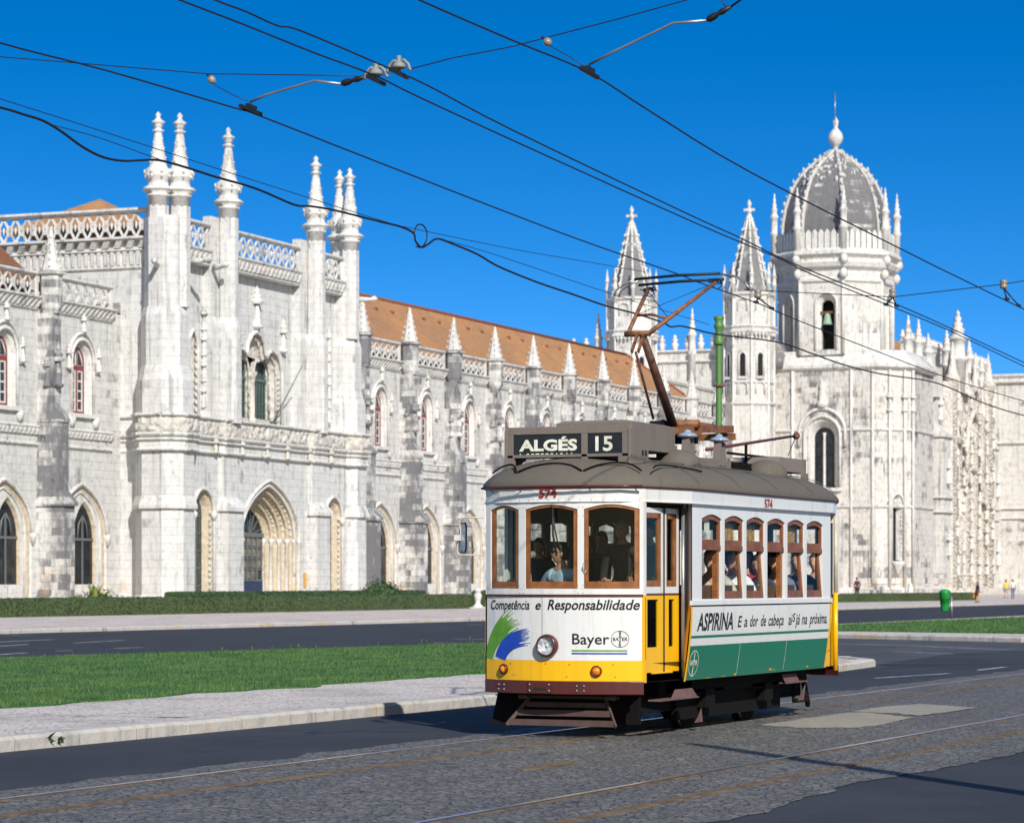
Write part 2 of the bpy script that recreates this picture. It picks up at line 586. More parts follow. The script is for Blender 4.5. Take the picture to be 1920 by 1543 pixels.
    def build(s, name, mat, parent=None, off=(0, 0, 0), fix=True, bevel=0.0):
        me = bpy.data.meshes.new(name)
        o = off
        me.from_pydata([(v[0] - o[0], v[1] - o[1], v[2] - o[2]) for v in s.v], [], s.f)
        me.polygons.foreach_set('use_smooth', s.sm)
        if fix:
            b = bmesh.new()
            b.from_mesh(me)
            bmesh.ops.recalc_face_normals(b, faces=b.faces)
            b.to_mesh(me)
            b.free()
        me.materials.append(mat)
        me.update()
        ob = bpy.data.objects.new(name, me)
        COL.objects.link(ob)
        if parent is not None:
            ob.parent = parent
        if bevel:
            bv = ob.modifiers.new('edge', 'BEVEL')
            bv.width = bevel
            bv.segments = 2
            bv.limit_method = 'ANGLE'
        return ob


def tag(o, label=None, cat=None, group=None, kind=None):
    if label:
        o['label'] = label
    if cat:
        o['category'] = cat
    if group:
        o['group'] = group
    if kind:
        o['kind'] = kind
    return o


def thing(name, label, cat, loc=(0, 0, 0), rz=0.0, group=None):
    e = bpy.data.objects.new(name, None)
    COL.objects.link(e)
    e.location = loc
    e.rotation_euler = (0, 0, rz)
    e.empty_display_size = .3
    return tag(e, label, cat, group)


def thingF(name, label, cat, base, group=None):
    return thing(name, label, cat, f2w(base), FR, group)


def copy_tree(o, parent=None):
    c = o.copy()
    COL.objects.link(c)
    c.parent = parent
    for ch in [x for x in bpy.data.objects if x.parent == o]:
        copy_tree(ch, c)
    return c


def inst(o, loc, parent=None):
    """another part of the same shape"""
    c = copy_tree(o, parent if parent is not None else o.parent)
    c.location = loc
    return c


def arch(xc, hw, z0, zs, zt, kind='round', n=9):
    """outline from the foot at the left, over the arch, to the foot at the right"""
    p, q = dict(round=(2, 2), point=(1.22, 2.3), flat=(2.2, 2.0))[kind]
    pts = [(xc - hw, z0)]
    for i in range(n * 2 + 1):
        a = PI - PI * i / (n * 2)
        c, s = math.cos(a), math.sin(a)
        pts.append((xc + hw * math.copysign(abs(c) ** (2 / p), c), zs + (zt - zs) * abs(s) ** (2 / q)))
    pts.append((xc + hw, z0))
    return pts


def text_mesh(txt, size, shear=0.0, bold=0.0, sx=1.0, align='CENTER', space=1.0):
    """flat letter shapes as (x, y) points and faces, origin at the baseline"""
    cu = bpy.data.curves.new('t', 'FONT')
    cu.body = txt
    cu.size = size
    cu.shear = shear
    cu.offset = bold
    cu.align_x = align
    cu.space_character = space
    cu.resolution_u = 3
    ob = bpy.data.objects.new('t', cu)
    COL.objects.link(ob)
    dg = bpy.context.evaluated_depsgraph_get()
    me = bpy.data.meshes.new_from_object(ob.evaluated_get(dg))
    vs = [(v.co.x * sx, v.co.y) for v in me.vertices]
    fs = [tuple(p.vertices) for p in me.polygons]
    bpy.data.objects.remove(ob)
    bpy.data.meshes.remove(me)
    bpy.data.curves.remove(cu)
    return vs, fs

# ------------------------------------------------------------------ ground, roads, pavements
def asphalt(name, c, patch=.3):
    m = NT(name)
    P = m.pos()
    n1 = m.noise(P, .35, 5, .6)
    n2 = m.noise(P, 60, 2, .7)
    n3 = m.noise(P, 2.2, 6, .65)
    t = m.mix(m.ramp(n1, .4, .62), c, tuple(v * 1.35 for v in c[:3]) + (1,))
    t = m.mix(m.math('MULTIPLY', m.ramp(n2, .55, .75), .55), t, (.16, .16, .165, 1))
    t = m.mix(m.math('MULTIPLY', m.ramp(n3, .56, .72), patch), t, (.02, .021, .024, 1))
    m.col(t)
    m.p.inputs['Roughness'].default_value = .82
    m.p.inputs['Specular IOR Level'].default_value = .35
    m.bump(m.math('ADD', n2, m.math('MULTIPLY', n3, .5)), .01, .8)
    return m.m


def calcada(name, c, scale=9.0):
    m = NT(name)
    P = m.pos()
    v = m.n('TexVoronoi', feature='DISTANCE_TO_EDGE')
    v.inputs['Scale'].default_value = scale
    m.l(P, v.inputs['Vector'])
    vc = m.n('TexVoronoi')
    vc.inputs['Scale'].default_value = scale
    m.l(P, vc.inputs['Vector'])
    n = m.noise(P, .6, 5, .6)
    t = m.mix(m.math('MULTIPLY', vc.outputs['Color'], .35), c, tuple(v_ * .68 for v_ in c[:3]) + (1,))
    t = m.mix(m.math('MULTIPLY', m.ramp(n, .45, .68), .4), t, (.22, .19, .16, 1))
    t = m.mix(m.math('MULTIPLY', m.ramp(v.outputs['Distance'], .09, .0), .65), t, (.13, .115, .10, 1))
    m.col(t)
    m.p.inputs['Roughness'].default_value = .85
    m.bump(m.ramp(v.outputs['Distance'], 0, .15), .012, .8)
    return m.m


def setts(name):
    m = NT(name)
    P = m.pos()
    wob = m.n('TexNoise')
    wob.inputs['Scale'].default_value = 2.5
    m.l(P, wob.inputs['Vector'])
    ad = m.n('VectorMath', operation='MULTIPLY_ADD')
    m.l(wob.outputs['Color'], ad.inputs[0])
    ad.inputs[1].default_value = (.07, .07, 0)
    m.l(P, ad.inputs[2])
    b = m.n('TexVoronoi')
    b.inputs['Scale'].default_value = 12.5
    b.inputs['Randomness'].default_value = .8
    m.l(ad.outputs[0], b.inputs['Vector'])
    be = m.n('TexVoronoi', feature='DISTANCE_TO_EDGE')
    be.inputs['Scale'].default_value = 12.5
    be.inputs['Randomness'].default_value = .8
    m.l(ad.outputs[0], be.inputs['Vector'])
    sepc = m.n('SeparateColor')
    m.l(b.outputs['Color'], sepc.inputs[0])
    rv = sepc.outputs[0]
    jt_ = m.ramp(be.outputs['Distance'], .10, .02)
    big = m.noise(P, .7, 5, .65, (.5, 1.6, 1))
    mid = m.noise(P, 3.5, 5, .7)
    t = m.mix(rv, (.125, .119, .110, 1), (.225, .214, .195, 1))
    t = m.mix(m.math('MULTIPLY', m.ramp(big, .42, .66), .5), t, (.10, .10, .105, 1))
    t = m.mix(m.math('MULTIPLY', m.ramp(mid, .56, .68), .75), t, (.022, .023, .027, 1))
    t = m.mix(m.math('MULTIPLY', m.ramp(m.noise(P, 11, 3), .64, .72), .5), t, (.32, .28, .18, 1))
    t = m.mix(m.math('MULTIPLY', jt_, .55), t, (.045, .040, .036, 1))
    m.col(t)
    m.p.inputs['Roughness'].default_value = .72
    m.bump(m.math('ADD', m.math('MULTIPLY', jt_, -1.0), m.math('ADD', m.math('MULTIPLY', mid, 1.6), m.math('MULTIPLY', rv, .5))), .03, 1)
    return m.m


M['asphalt'] = asphalt('road asphalt', (.030, .033, .040, 1))
M['asphalt2'] = asphalt('older pale asphalt', (.062, .064, .070, 1), .2)
M['pave'] = calcada('limestone sett pavement', (.74, .66, .60, 1))
M['pave2'] = calcada('far limestone pavement', (.72, .62, .57, 1), 5)
M['kerb'] = stone('worn kerb stone', stain=.5, brick=(1.1, .6), base=(.52, .49, .455, 1), warm=.12)
M['setts'] = setts('basalt setts of the tram bed')
M['patch'] = calcada('pale gravelly patch', (.43, .40, .33, 1), 30)
M['paint'] = plain('worn road paint', (.42, .42, .43, 1), .7, var=.35, scale=3)
M['railsteel'] = plain('polished rail steel', (.42, .44, .48, 1), .22, .9, var=.1)
M['railrust'] = plain('rusty rail flank', (.14, .095, .055, 1), .8, var=.35, scale=5)
m = NT('lawn turf')
P = m.pos()
t = m.mix(m.ramp(m.noise(P, .5, 5), .4, .62), (.030, .115, .022, 1), (.055, .155, .022, 1))
t = m.mix(m.math('MULTIPLY', m.ramp(m.noise(P, 5, 5, .7), .6, .75), .6), t, (.09, .10, .03, 1))
m.col(t)
m.p.inputs['Roughness'].default_value = .9
m.bump(m.noise(P, 25, 3), .05, 1)
M['turf'] = m.m
m = NT('grass blades')
oi = m.noise(m.pos(), 1.1, 3)
t = m.mix(m.ramp(oi, .35, .65), (.030, .100, .030, 1), (.078, .155, .038, 1))
t = m.mix(m.math('MULTIPLY', m.ramp(m.noise(m.pos(), 7, 3), .62, .72), .6), t, (.17, .19, .075, 1))
m.col(t)
m.p.inputs['Roughness'].default_value = .7
M['blade'] = m.m


def sheet(name, pts, z, mat, thick=0.0, kind='structure'):
    mb = MB()
    mb.poly([pts], lambda x, y: (x, y, z))
    if thick:
        n = len(pts)
        vs = [(x, y, z) for x, y in pts] + [(x, y, z - thick) for x, y in pts]
        mb.add(vs, [(i, (i + 1) % n, n + (i + 1) % n, n + i) for i in range(n)])
    o = mb.build(name, mat)
    o['kind'] = kind
    return o


def jag(a, b, n, amp, seed=0):
    a, b = Vector((*a, 0)), Vector((*b, 0))
    d = (b - a).normalized()
    r = Vector((-d.y, d.x, 0))
    out = []
    for i in range(n + 1):
        p = a.lerp(b, i / n) + r * (noise.noise(Vector((i * .37, seed, 0))) * amp + noise.noise(Vector((i * 1.7, seed, 3))) * amp * .5)
        out.append((p.x, p.y))
    return out


sheet('ground', [(-1500, -1500), (4000, -1500), (4000, 4000), (-1500, 4000)], -.006, M['asphalt2'])
sheet('road', [(-60, -30), (320, -30), (320, 15.9), (-60, 15.9)], 0, M['asphalt'])
sheet('far_road', [(-60, 28), (400, 28), (400, 52), (-60, 52)], 0, M['asphalt'])
e1 = jag((-30, 12.6), (120, 13.15), 420, .28, 1)
e2 = jag((120, 6.75), (-30, 6.75), 620, .17, 5)
e2 = [(x, y + .10 * math.sin(x * .9 + .6)) for x, y in e2]
bed = sheet('tram_bed', e1 + e2, .006, M['setts'])

# raised island with its lawn, kerbs as real steps
KZ = .13
isl = [(-40, 15.95), (49, 15.95), (52.0, 16.25), (53.6, 17.2), (54.6, 18.6), (66, 28.4), (45, 32.5), (-40, 33.6)]
sheet('pavement', isl, KZ, M['pave'], KZ)
kb = MB()
ks = [(-40, 15.7), (49, 15.7), (52.2, 16.0), (53.9, 17.0), (54.9, 18.4), (66.4, 28.3)]
ki = [(-40, 15.96), (49, 15.96), (52.0, 16.26), (53.6, 17.2), (54.6, 18.6), (66.1, 28.5)]
# kerb stones laid one after another with small joints
def kerb_run(mb, outer, inner, z, step=1.15):
    for i in range(len(outer) - 1):
        a, b = Vector((*outer[i], 0)), Vector((*outer[i + 1], 0))
        c, d = Vector((*inner[i], 0)), Vector((*inner[i + 1], 0))
        n = max(1, round((b - a).length / step))
        for k in range(n):
            t0, t1 = k / n + .004 / (b - a).length, (k + 1) / n - .004 / (b - a).length
            j = random.uniform(-.008, .008)
            jz = random.uniform(-.006, .006)
            q = [a.lerp(b, t0), a.lerp(b, t1), c.lerp(d, t1), c.lerp(d, t0)]
            out = (a - c).normalized() * j
            vs = [(p.x + out.x, p.y + out.y, 0) for p in q] + [(q[0].x + out.x, q[0].y + out.y, z - .03 + jz), (q[1].x + out.x, q[1].y + out.y, z - .03 + jz),
                                                              (q[2].x, q[2].y, z + .008 + jz), (q[3].x, q[3].y, z + .008 + jz)]
            e0, e1_ = q[0].lerp(q[3], .14), q[1].lerp(q[2], .14)
            vs += [(e0.x, e0.y, z + .006 + jz), (e1_.x, e1_.y, z + .006 + jz)]
            mb.add(vs, [(0, 1, 5, 4), (4, 5, 9, 8), (8, 9, 6, 7), (0, 4, 8, 7, 3), (1, 2, 6, 9, 5), (2, 3, 7, 6)])
kerb_run(kb, ks, ki, KZ + .01)
o = kb.build('kerb', M['kerb'])
o['kind'] = 'structure'

lawn = jag((-20, 19.2), (44, 19.5), 130, .5, 9) + [(49.5, 20.2), (64, 27.8), (45, 31.8), (-20, 32.4)]
sheet('lawn', lawn, KZ + .02, M['turf'], .02)
blk = [(73.6, 8), (74.2, 14), (74.7, 18.7), (78, 25), (88, 36.2), (260, 36.2), (260, 16), (95, 14.2), (84, 14), (80, 8)]
blk = [(74.4, 15.4), (74.9, 18.7), (78, 25), (85.5, 30.9), (260, 30.9), (260, 15.4)]
sheet('pavement', blk, KZ, M['pave'], KZ)
kb = MB()
kerb_run(kb, [(260, 15.2), (74.2, 15.2), (74.6, 18.75), (77.75, 25.1), (85.3, 31.1)], [(260, 15.45), (74.45, 15.45), (74.9, 18.7), (78.05, 25), (85.6, 30.9)], KZ + .01)
o = kb.build('kerb', M['kerb'])
o['kind'] = 'structure'
lawn2 = [(79.6, 17), (79.9, 20), (81.8, 26.3), (88, 28.8), (92, 29.8), (113, 29.1), (230, 29.2), (230, 17)]
sheet('lawn', lawn2, KZ + .02, M['turf'], .02)
# pavement in front of the monastery
fp = [(-40, 51.6), (75, 51.4), (104, 50.0), (156, 50.2), (420, 49.4), (900, 49.4), (900, 700), (-40, 700)]
sheet('far_pavement', fp, .12, M['pave2'], .12)
kb = MB()
kerb_run(kb, [(-40, 51.3), (75, 51.1), (104, 49.7), (156, 49.9), (420, 49.1)], [(-40, 51.6), (75, 51.4), (104, 50.0), (156, 50.2), (420, 49.4)], .13, 1.6)
o = kb.build('kerb', M['kerb'])
o['kind'] = 'structure'
# gardens behind the hedges
sheet('garden_ground', [(60, 75.5), (150, 75.2), (150, 79.6), (60, 79.6)], .135, M['turf'])


def blades(name, poly, n, hgt, wid, z, near=None):
    import numpy as np
    rng = np.random.default_rng(5)
    xs, ys = [p[0] for p in poly], [p[1] for p in poly]
    P = np.array(poly)
    out = []
    tot = 0
    while tot < n:
        q = np.column_stack([rng.uniform(near[0], near[1], n), rng.uniform(min(ys), max(ys), n)])
        ins = np.zeros(n, bool)
        j = len(P) - 1
        for i in range(len(P)):
            c = ((P[i, 1] > q[:, 1]) != (P[j, 1] > q[:, 1])) & (q[:, 0] < (P[j, 0] - P[i, 0]) * (q[:, 1] - P[i, 1]) / (P[j, 1] - P[i, 1] + 1e-9) + P[i, 0])
            ins ^= c
            j = i
        D = q[:, 0] * CT + q[:, 1] * ST
        R = q[:, 0] * ST - q[:, 1] * CT
        ins &= (np.abs(R / D) < .2)
        ins &= rng.uniform(0, 1, n) < (D.min() / D) ** 1.0
        q = q[ins]
        out.append(q)
        tot += len(q)
    q = np.concatenate(out)[:n]
    k = len(q)
    a = rng.uniform(0, 2 * PI, k)
    h = hgt * rng.uniform(.4, 1.15, k) * (1 + (rng.uniform(0, 1, k) > .985) * 1.4)
    lean = rng.uniform(0, .7, k) * h
    la = rng.uniform(0, 2 * PI, k)
    dx, dy = np.cos(a) * wid / 2, np.sin(a) * wid / 2
    v = np.empty((k, 3, 3))
    v[:, 0] = np.column_stack([q[:, 0] - dx, q[:, 1] - dy, np.full(k, z)])
    v[:, 1] = np.column_stack([q[:, 0] + dx, q[:, 1] + dy, np.full(k, z)])
    v[:, 2] = np.column_stack([q[:, 0] + np.cos(la) * lean, q[:, 1] + np.sin(la) * lean, z + h])
    me = bpy.data.meshes.new(name)
    me.vertices.add(3 * k)
    me.vertices.foreach_set('co', v.reshape(-1))
    me.loops.add(3 * k)
    me.loops.foreach_set('vertex_index', np.arange(3 * k, dtype=np.int32))
    me.polygons.add(k)
    me.polygons.foreach_set('loop_start', np.arange(0, 3 * k, 3, dtype=np.int32))
    me.update()
    me.validate()
    me.materials.append(M['blade'])
    ob = bpy.data.objects.new(name, me)
    COL.objects.link(ob)
    return ob


tag(blades('grass', lawn, 150000, .052, .018, KZ + .02, (24, 66)), 'rough green grass covering the traffic island behind the kerb', 'grass', kind='stuff')
tag(blades('grass', lawn2, 26000, .07, .035, KZ + .02, (78, 170)), 'mown green grass on the island beyond the side street', 'grass', kind='stuff')


# painted markings
def strip(mb, pts, w, z):
    for a, b in zip(pts[:-1], pts[1:]):
        a, b = ground_at(*a, z), ground_at(*b, z)
        d = (b - a).normalized()
        r = Vector((-d.y, d.x, 0)) * w / 2
        mb.add([a - r, b - r, b + r, a + r], [(0, 1, 2, 3)])


mb = MB()
for (x0, y0), (x1, y1) in [((20, 181), (125, 180)), ((-60, 209), (200, 197)), ((-60, 226), (105, 215)), ((275, 210), (465, 200)), ((375, 168), (470, 168)),
                           ((210, 240), (270, 238)), ((430, 230), (540, 226)), ((-60, 257), (100, 247)), ((1620, 210), (1830, 215)), ((1745, 142), (1810, 140)), ((1705, 195), (1850, 198))]:
    strip(mb, [(x0 / 2, 1100 + y0 / 2), (x1 / 2, 1100 + y1 / 2)], .16, .004)
strip(mb, [(1566, 1207), (1700, 1210), (1890, 1218)], .14, .004)
strip(mb, [(1676, 1221), (1830, 1227)], .14, .004)
strip(mb, [(1832, 1256), (1885, 1250)], .12, .004)
strip(mb, [(1640, 1271), (1780, 1262)], .12, .004)
o = mb.build('road_markings', M['paint'])
o['kind'] = 'structure'

# pale patches and a drain cover in the tram bed
for i, pts in enumerate([[(930, 400), (1080, 378), (1250, 354), (1330, 352), (1420, 362), (1500, 372), (1400, 398), (1300, 410), (1060, 410)],
                         [(1260, 350), (1400, 332), (1540, 321), (1640, 330), (1750, 336), (1640, 352), (1520, 366), (1440, 358)]]):
    g = [ground_at(960 + x / 2, 1160 + y / 2) for x, y in pts]
    fine = []
    for a, b in zip(g, g[1:] + g[:1]):
        for k in range(6):
            p = a.lerp(b, k / 6)
            fine.append((p.x + random.uniform(-.07, .07), p.y + random.uniform(-.03, .03)))
    sheet('road_and_shade_patch', fine, .010 + i * .004, M['patch'])
g = [ground_at(x, y) for x, y in ((1780, 1226), (1930, 1218), (1930, 1246), (1640, 1247))]
sheet('road_and_shade_patch', [(p.x, p.y) for p in g], .004, M['asphalt'])  # darker asphalt sheet paints in the shadow lying on the side street
cov = thing('drain_cover', 'rusty ribbed drain cover sunk into the tram bed', 'drain cover', ground_at(1035, 1437))
mb = MB()
for k in range(15):
    mb.box(-.5 + k * .07, -.47 + k * .07, -.11, .11, .004, .016)
mb.build('ribs', M['railrust'], cov)
MB().box(-.53, .53, -.14, .14, .002, .009).build('frame', M['setts'], cov)

# grooved rails: bright running head, dark groove, rusty lip; the tram bed is crowned, so they sit flush
for yy, lab in ((12.25, 'far rail of the track under the tram'), (11.35, 'near rail of the track under the tram'), (8.45, 'far rail of the empty track'), (7.55, 'near rail of the empty track')):
    sgn = 1 if lab.startswith('far') else -1
    r = thing('tram_rail', 'long grooved steel rail, the ' + lab, 'rail', (40, yy, 0), 0, 'tram rails set in the cobbles')
    MB().box(-80, 260, -.028, .028, .004, .017).build('rail_head', M['railsteel'] if sgn > 0 else M['railrust'], r)
    MB().box(-80, 260, -sgn * .030 - .022, -sgn * .030 + .0, .004, .0095).build('groove', M['black'], r) if sgn > 0 else MB().box(-80, 260, .030, .052, .004, .0095).build('groove', M['black'], r)
    c = -sgn * .075
    MB().box(-80, 260, c - .018, c + .018, .004, .015).build('rail_lip', M['railrust'], r)


# ------------------------------------------------------------------ stone vocabulary
def pinnacle_prof(r, h):
    """onion-ringed pinnacle on its corona; r = shaft radius, h = height above the cap"""
    return [(r, -.9), (r, -.35), (r * 1.18, -.3), (r * 1.18, -.2), (r * 1.05, -.18), (r * 1.5, .02), (r * 1.62, .08), (r * 1.35, .2), (r * 1.02, .3), (r * .98, .55),
            (r * 1.28, .75), (r * 1.36, .95), (r * 1.22, 1.0), (r * 1.36, 1.15), (r * 1.16, 1.25), (r * .92, 1.3), (r * .82, 1.5), (r * .38, h * .72), (r * .36, h * .735),
            (r * .6, h * .75), (r * .6, h * .762), (r * .34, h * .775), (r * .3, h * .80), (r * .5, h * .81), (r * .28, h * .825), (r * .62, h * .85), (r * .68, h * .868), (r * .3, h * .90),
            (r * .2, h * .93), (r * .3, h * .96), (r * .12, h * .985), (0, h)]


def lattice(mb, a, b, z0, z1, cell=.85, t=.13, th=.16):
    """open-work parapet between two points: crossing ribs with rings in a frame"""
    a, b = Vector(a), Vector(b)
    L = (b - a).length
    d = (b - a) / L
    nrm = Vector((-d.y, d.x, 0))
    n = max(1, round(L / cell))
    w = L / n
    hh = z1 - z0

    def P(u, z, o=0):
        q = a + d * u + nrm * o
        return Vector((q.x, q.y, z))
    for k in range(n):
        u = k * w
        # two crossing ribs and a small ring where they meet; the eyes between stay open
        for (u0, q0, u1, q1) in ((0, 0, 1, 1), (0, 1, 1, 0)):
            mb.beam(P(u + u0 * w, z0 + q0 * hh), P(u + u1 * w, z0 + q1 * hh), th * .6, t * .62, up=nrm)
        for j in range(6):
            a0, a1 = 2 * PI * j / 6, 2 * PI * (j + 1) / 6
            mb.beam(P(u + w * (.5 + .20 * math.cos(a0)), z0 + hh * (.5 + .20 * math.sin(a0))), P(u + w * (.5 + .20 * math.cos(a1)), z0 + hh * (.5 + .20 * math.sin(a1))), th * .65, t * .6, up=nrm)
        mb.blob(P(u, z0 + hh * .5), w * .12, .06, hh * .16, 6, 4)
    return mb


def rail(mb, a, b, z0, z1, out, inn=.0):
    """moulding running from a to b; sticks out to the right-hand side of a->b"""
    a, b = Vector(a), Vector(b)
    d = (b - a).normalized()
    r = Vector((d.y, -d.x, 0))
    vs = []
    for p in (a, b):
        for o, z in ((-inn, z0), (out * .55, z0), (out, z0 + (z1 - z0) * .45), (out, z1 - .03), (out * .8, z1), (-inn, z1)):
            q = p + r * o
            vs.append((q.x, q.y, z))
    n = 6
    return mb.add(vs, [(i, (i + 1) % n, n + (i + 1) % n, n + i) for i in range(n)] + [tuple(range(n))[::-1], tuple(range(n, 2 * n))])


def dentils(mb, a, b, z0, z1, out, pitch=.5, slant=.0, fill=.5):
    a, b = Vector(a), Vector(b)
    L = (b - a).length
    d = (b - a) / L
    r = Vector((d.y, -d.x, 0))
    n = max(1, round(L / pitch))
    w = L / n
    for k in range(n):
        p0 = a + d * (w * (k + .5 - fill / 2))
        p1 = a + d * (w * (k + .5 + fill / 2))
        vs = []
        for z, s, o in ((z0, 0, out * .55), (z1, slant, out)):
            for p in (p0, p1):
                for q in (-.02, o):
                    v = p + d * s + r * q
                    vs.append((v.x, v.y, z))
        mb.add(vs, [(0, 1, 3, 2), (4, 6, 7, 5), (0, 4, 5, 1), (2, 3, 7, 6), (1, 5, 7, 3), (0, 2, 6, 4)])
    return mb


def ring_tube(mb, outline, Y, r, n=6, fn=None):
    fn = fn or (lambda x, z: (x, Y, z))
    mb.tube([fn(x, z) for x, z in outline], r, n)


def carve_panel(mb, x0, x1, z0, z1, Y, amp=.12, step=.13, fn=None, seed=0):
    """relief-carved frieze: a displaced grid"""
    fn = fn or (lambda u, z, o: (u, Y - o, z))
    nx, nz = max(2, int((x1 - x0) / step)), max(2, int((z1 - z0) / step))
    vs = []
    for j in range(nz + 1):
        for i in range(nx + 1):
            u, z = x0 + (x1 - x0) * i / nx, z0 + (z1 - z0) * j / nz
            c = noise.voronoi(Vector((u * 1.6, z * 1.6, seed)))[0]
            o = amp * (1 - min(1, (c[1] - c[0]) * 2.4)) + amp * .5 * noise.noise(Vector((u * 4, z * 4, seed)))
            if i in (0, nx) or j in (0, nz):
                o = 0
            vs.append(fn(u, z, o))
    fs = [(j * (nx + 1) + i, j * (nx + 1) + i + 1, (j + 1) * (nx + 1) + i + 1, (j + 1) * (nx + 1) + i) for j in range(nz) for i in range(nx)]
    return mb.add(vs, fs, True)


def statue(mb, x, y, z, h, r=.22):
    """canopy, small figure and bracket clasped to a wall"""
    mb.lathe((x, y, z), [(r * .3, -h * .55), (r, -h * .48), (r * 1.05, -h * .42), (r * .6, -h * .40), (r * .7, -h * .2), (r * .55, 0), (r * .35, h * .06), (r * .42, h * .13), (r * .2, h * .18)], 7)
    mb.lathe((x, y, z), [(r * 1.1, h * .2), (r * 1.2, h * .27), (r * .8, h * .34), (r * .9, h * .4), (r * .4, h * .5), (r * .5, h * .55), (0, h * .75)], 6, False)


# ------------------------------------------------------------------ monastery wings
WY = 80.0


def bay_holes(xb):
    a = arch(xb + 4.1, 2.75, .4, 4.2, 7.1, 'point')
    b = arch(xb + 4.2, 1.18, 11.0, 13.9, 15.15, 'round')
    return a, b


def wing_bay(wall, trim, warm, xb, x0, x1, clip=None):
    a, b = bay_holes(xb)
    # the wall from the ground to the parapet with both openings
    wall.poly([[(x0, 0), (x1, 0), (x1, 16.9), (x0, 16.9)], a, b], lambda x, z: (x, WY, z))
    # lower recess
    lv = [[(x, WY, z) for x, z in a], [(x, WY + .06, z) for x, z in arch(xb + 4.12, 2.6, .4, 4.2, 6.98, 'point')]]
    trim.loft(lv)
    lv = [[(x, WY + .06, z) for x, z in arch(xb + 4.12, 2.6, .4, 4.2, 6.98, 'point')], [(x, WY + .08, z) for x, z in arch(xb + 4.15, 2.35, .4, 4.2, 6.8, 'point')],
          [(x, WY + .16, z) for x, z in arch(xb + 4.2, 2.15, .4, 4.2, 6.65, 'point')]]
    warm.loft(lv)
    # infill with the lancet
    o = arch(xb + 4.2, 2.15, .4, 4.2, 6.65, 'point')
    i = arch(xb + 4.72, 1.24, 1.5, 3.9, 6.15, 'point')
    trim.poly([o, i], lambda x, z: (x, WY + .16, z))
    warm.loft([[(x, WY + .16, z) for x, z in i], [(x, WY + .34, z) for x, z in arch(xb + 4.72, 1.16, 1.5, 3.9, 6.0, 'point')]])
    ring_tube(trim, [(x, z) for x, z in a[1:-1]], WY - .05, .12)
    ring_tube(trim, [(x, z) for x, z in o], WY + .12, .07)
    for sx in (-1, 1):
        trim.lathe((xb + 4.1 + sx * 2.78, WY - .05, 4.15), [(.08, -.5), (.2, -.1), (.24, .05), (.12, .18)], 6)
    # upper window recess
    lv = [[(x, WY, z) for x, z in b], [(x, WY + .10, z) for x, z in arch(xb + 4.2, 1.05, 11.0, 13.9, 15.02, 'round')]]
    trim.loft(lv)
    trim.loft([[(x, WY + .10, z) for x, z in arch(xb + 4.2, 1.05, 11.0, 13.9, 15.02, 'round')], [(x, WY + .14, z) for x, z in arch(xb + 4.2, .93, 11.0, 13.9, 14.88, 'round')],
               [(x, WY + .36, z) for x, z in arch(xb + 4.2, .82, 11.0, 13.9, 14.75, 'round')]])
    ring_tube(trim, b, WY - .04, .10)
    ring_tube(trim, [(x, z) for x, z in arch(xb + 4.2, 1.45, 13.3, 13.9, 15.5, 'round')], WY - .05, .09)
    # sill with its corbels
    trim.box(xb + 2.7, xb + 5.7, WY - .22, WY + .36, 10.78, 11.0)
    for sx in (-1.3, 1.3):
        trim.lathe((xb + 4.2 + sx, WY - .1, 10.5), [(.05, -.28), (.2, -.1), (.26, .1), (.24, .28)], 6)
    # little canopied figures
    for dx, z in ((-1.6, 14.0), (1.6, 14.0), (0, 16.0)):
        statue(trim, xb + 4.2 + dx, WY - .12, z, 1.15 if dx else .9, .2)


def window_low(parent, xb, first):
    if 'low' in first:
        return inst(first['low'], (xb - first['lx'] + first['low'].location.x, 0, 0), parent)
    base = first['base']
    cx_ = xb + 4.72
    g = arch(cx_, 1.16, 1.5, 3.9, 6.0, 'point')
    mb = MB()
    mb.poly([g], lambda x, z: (x, WY + .35, z))
    w = mb.build('window', M['darkglass'], parent, base)
    fr = MB()
    fr.box(cx_ - .05, cx_ + .05, WY + .27, WY + .34, 1.5, 5.2)
    fr.box(cx_ - 1.15, cx_ + 1.15, WY + .265, WY + .345, 3.95, 4.08)
    for s in (-1, 1):
        fr.tube([(cx_ + s * .02, WY + .30, 5.3), (cx_ + s * .4, WY + .30, 4.9), (cx_ + s * .55, WY + .30, 4.1)], .05, 5)
    fr.build('tracery', M['lead'], w, base)
    first['low'] = w
    first['lx'] = xb
    return w


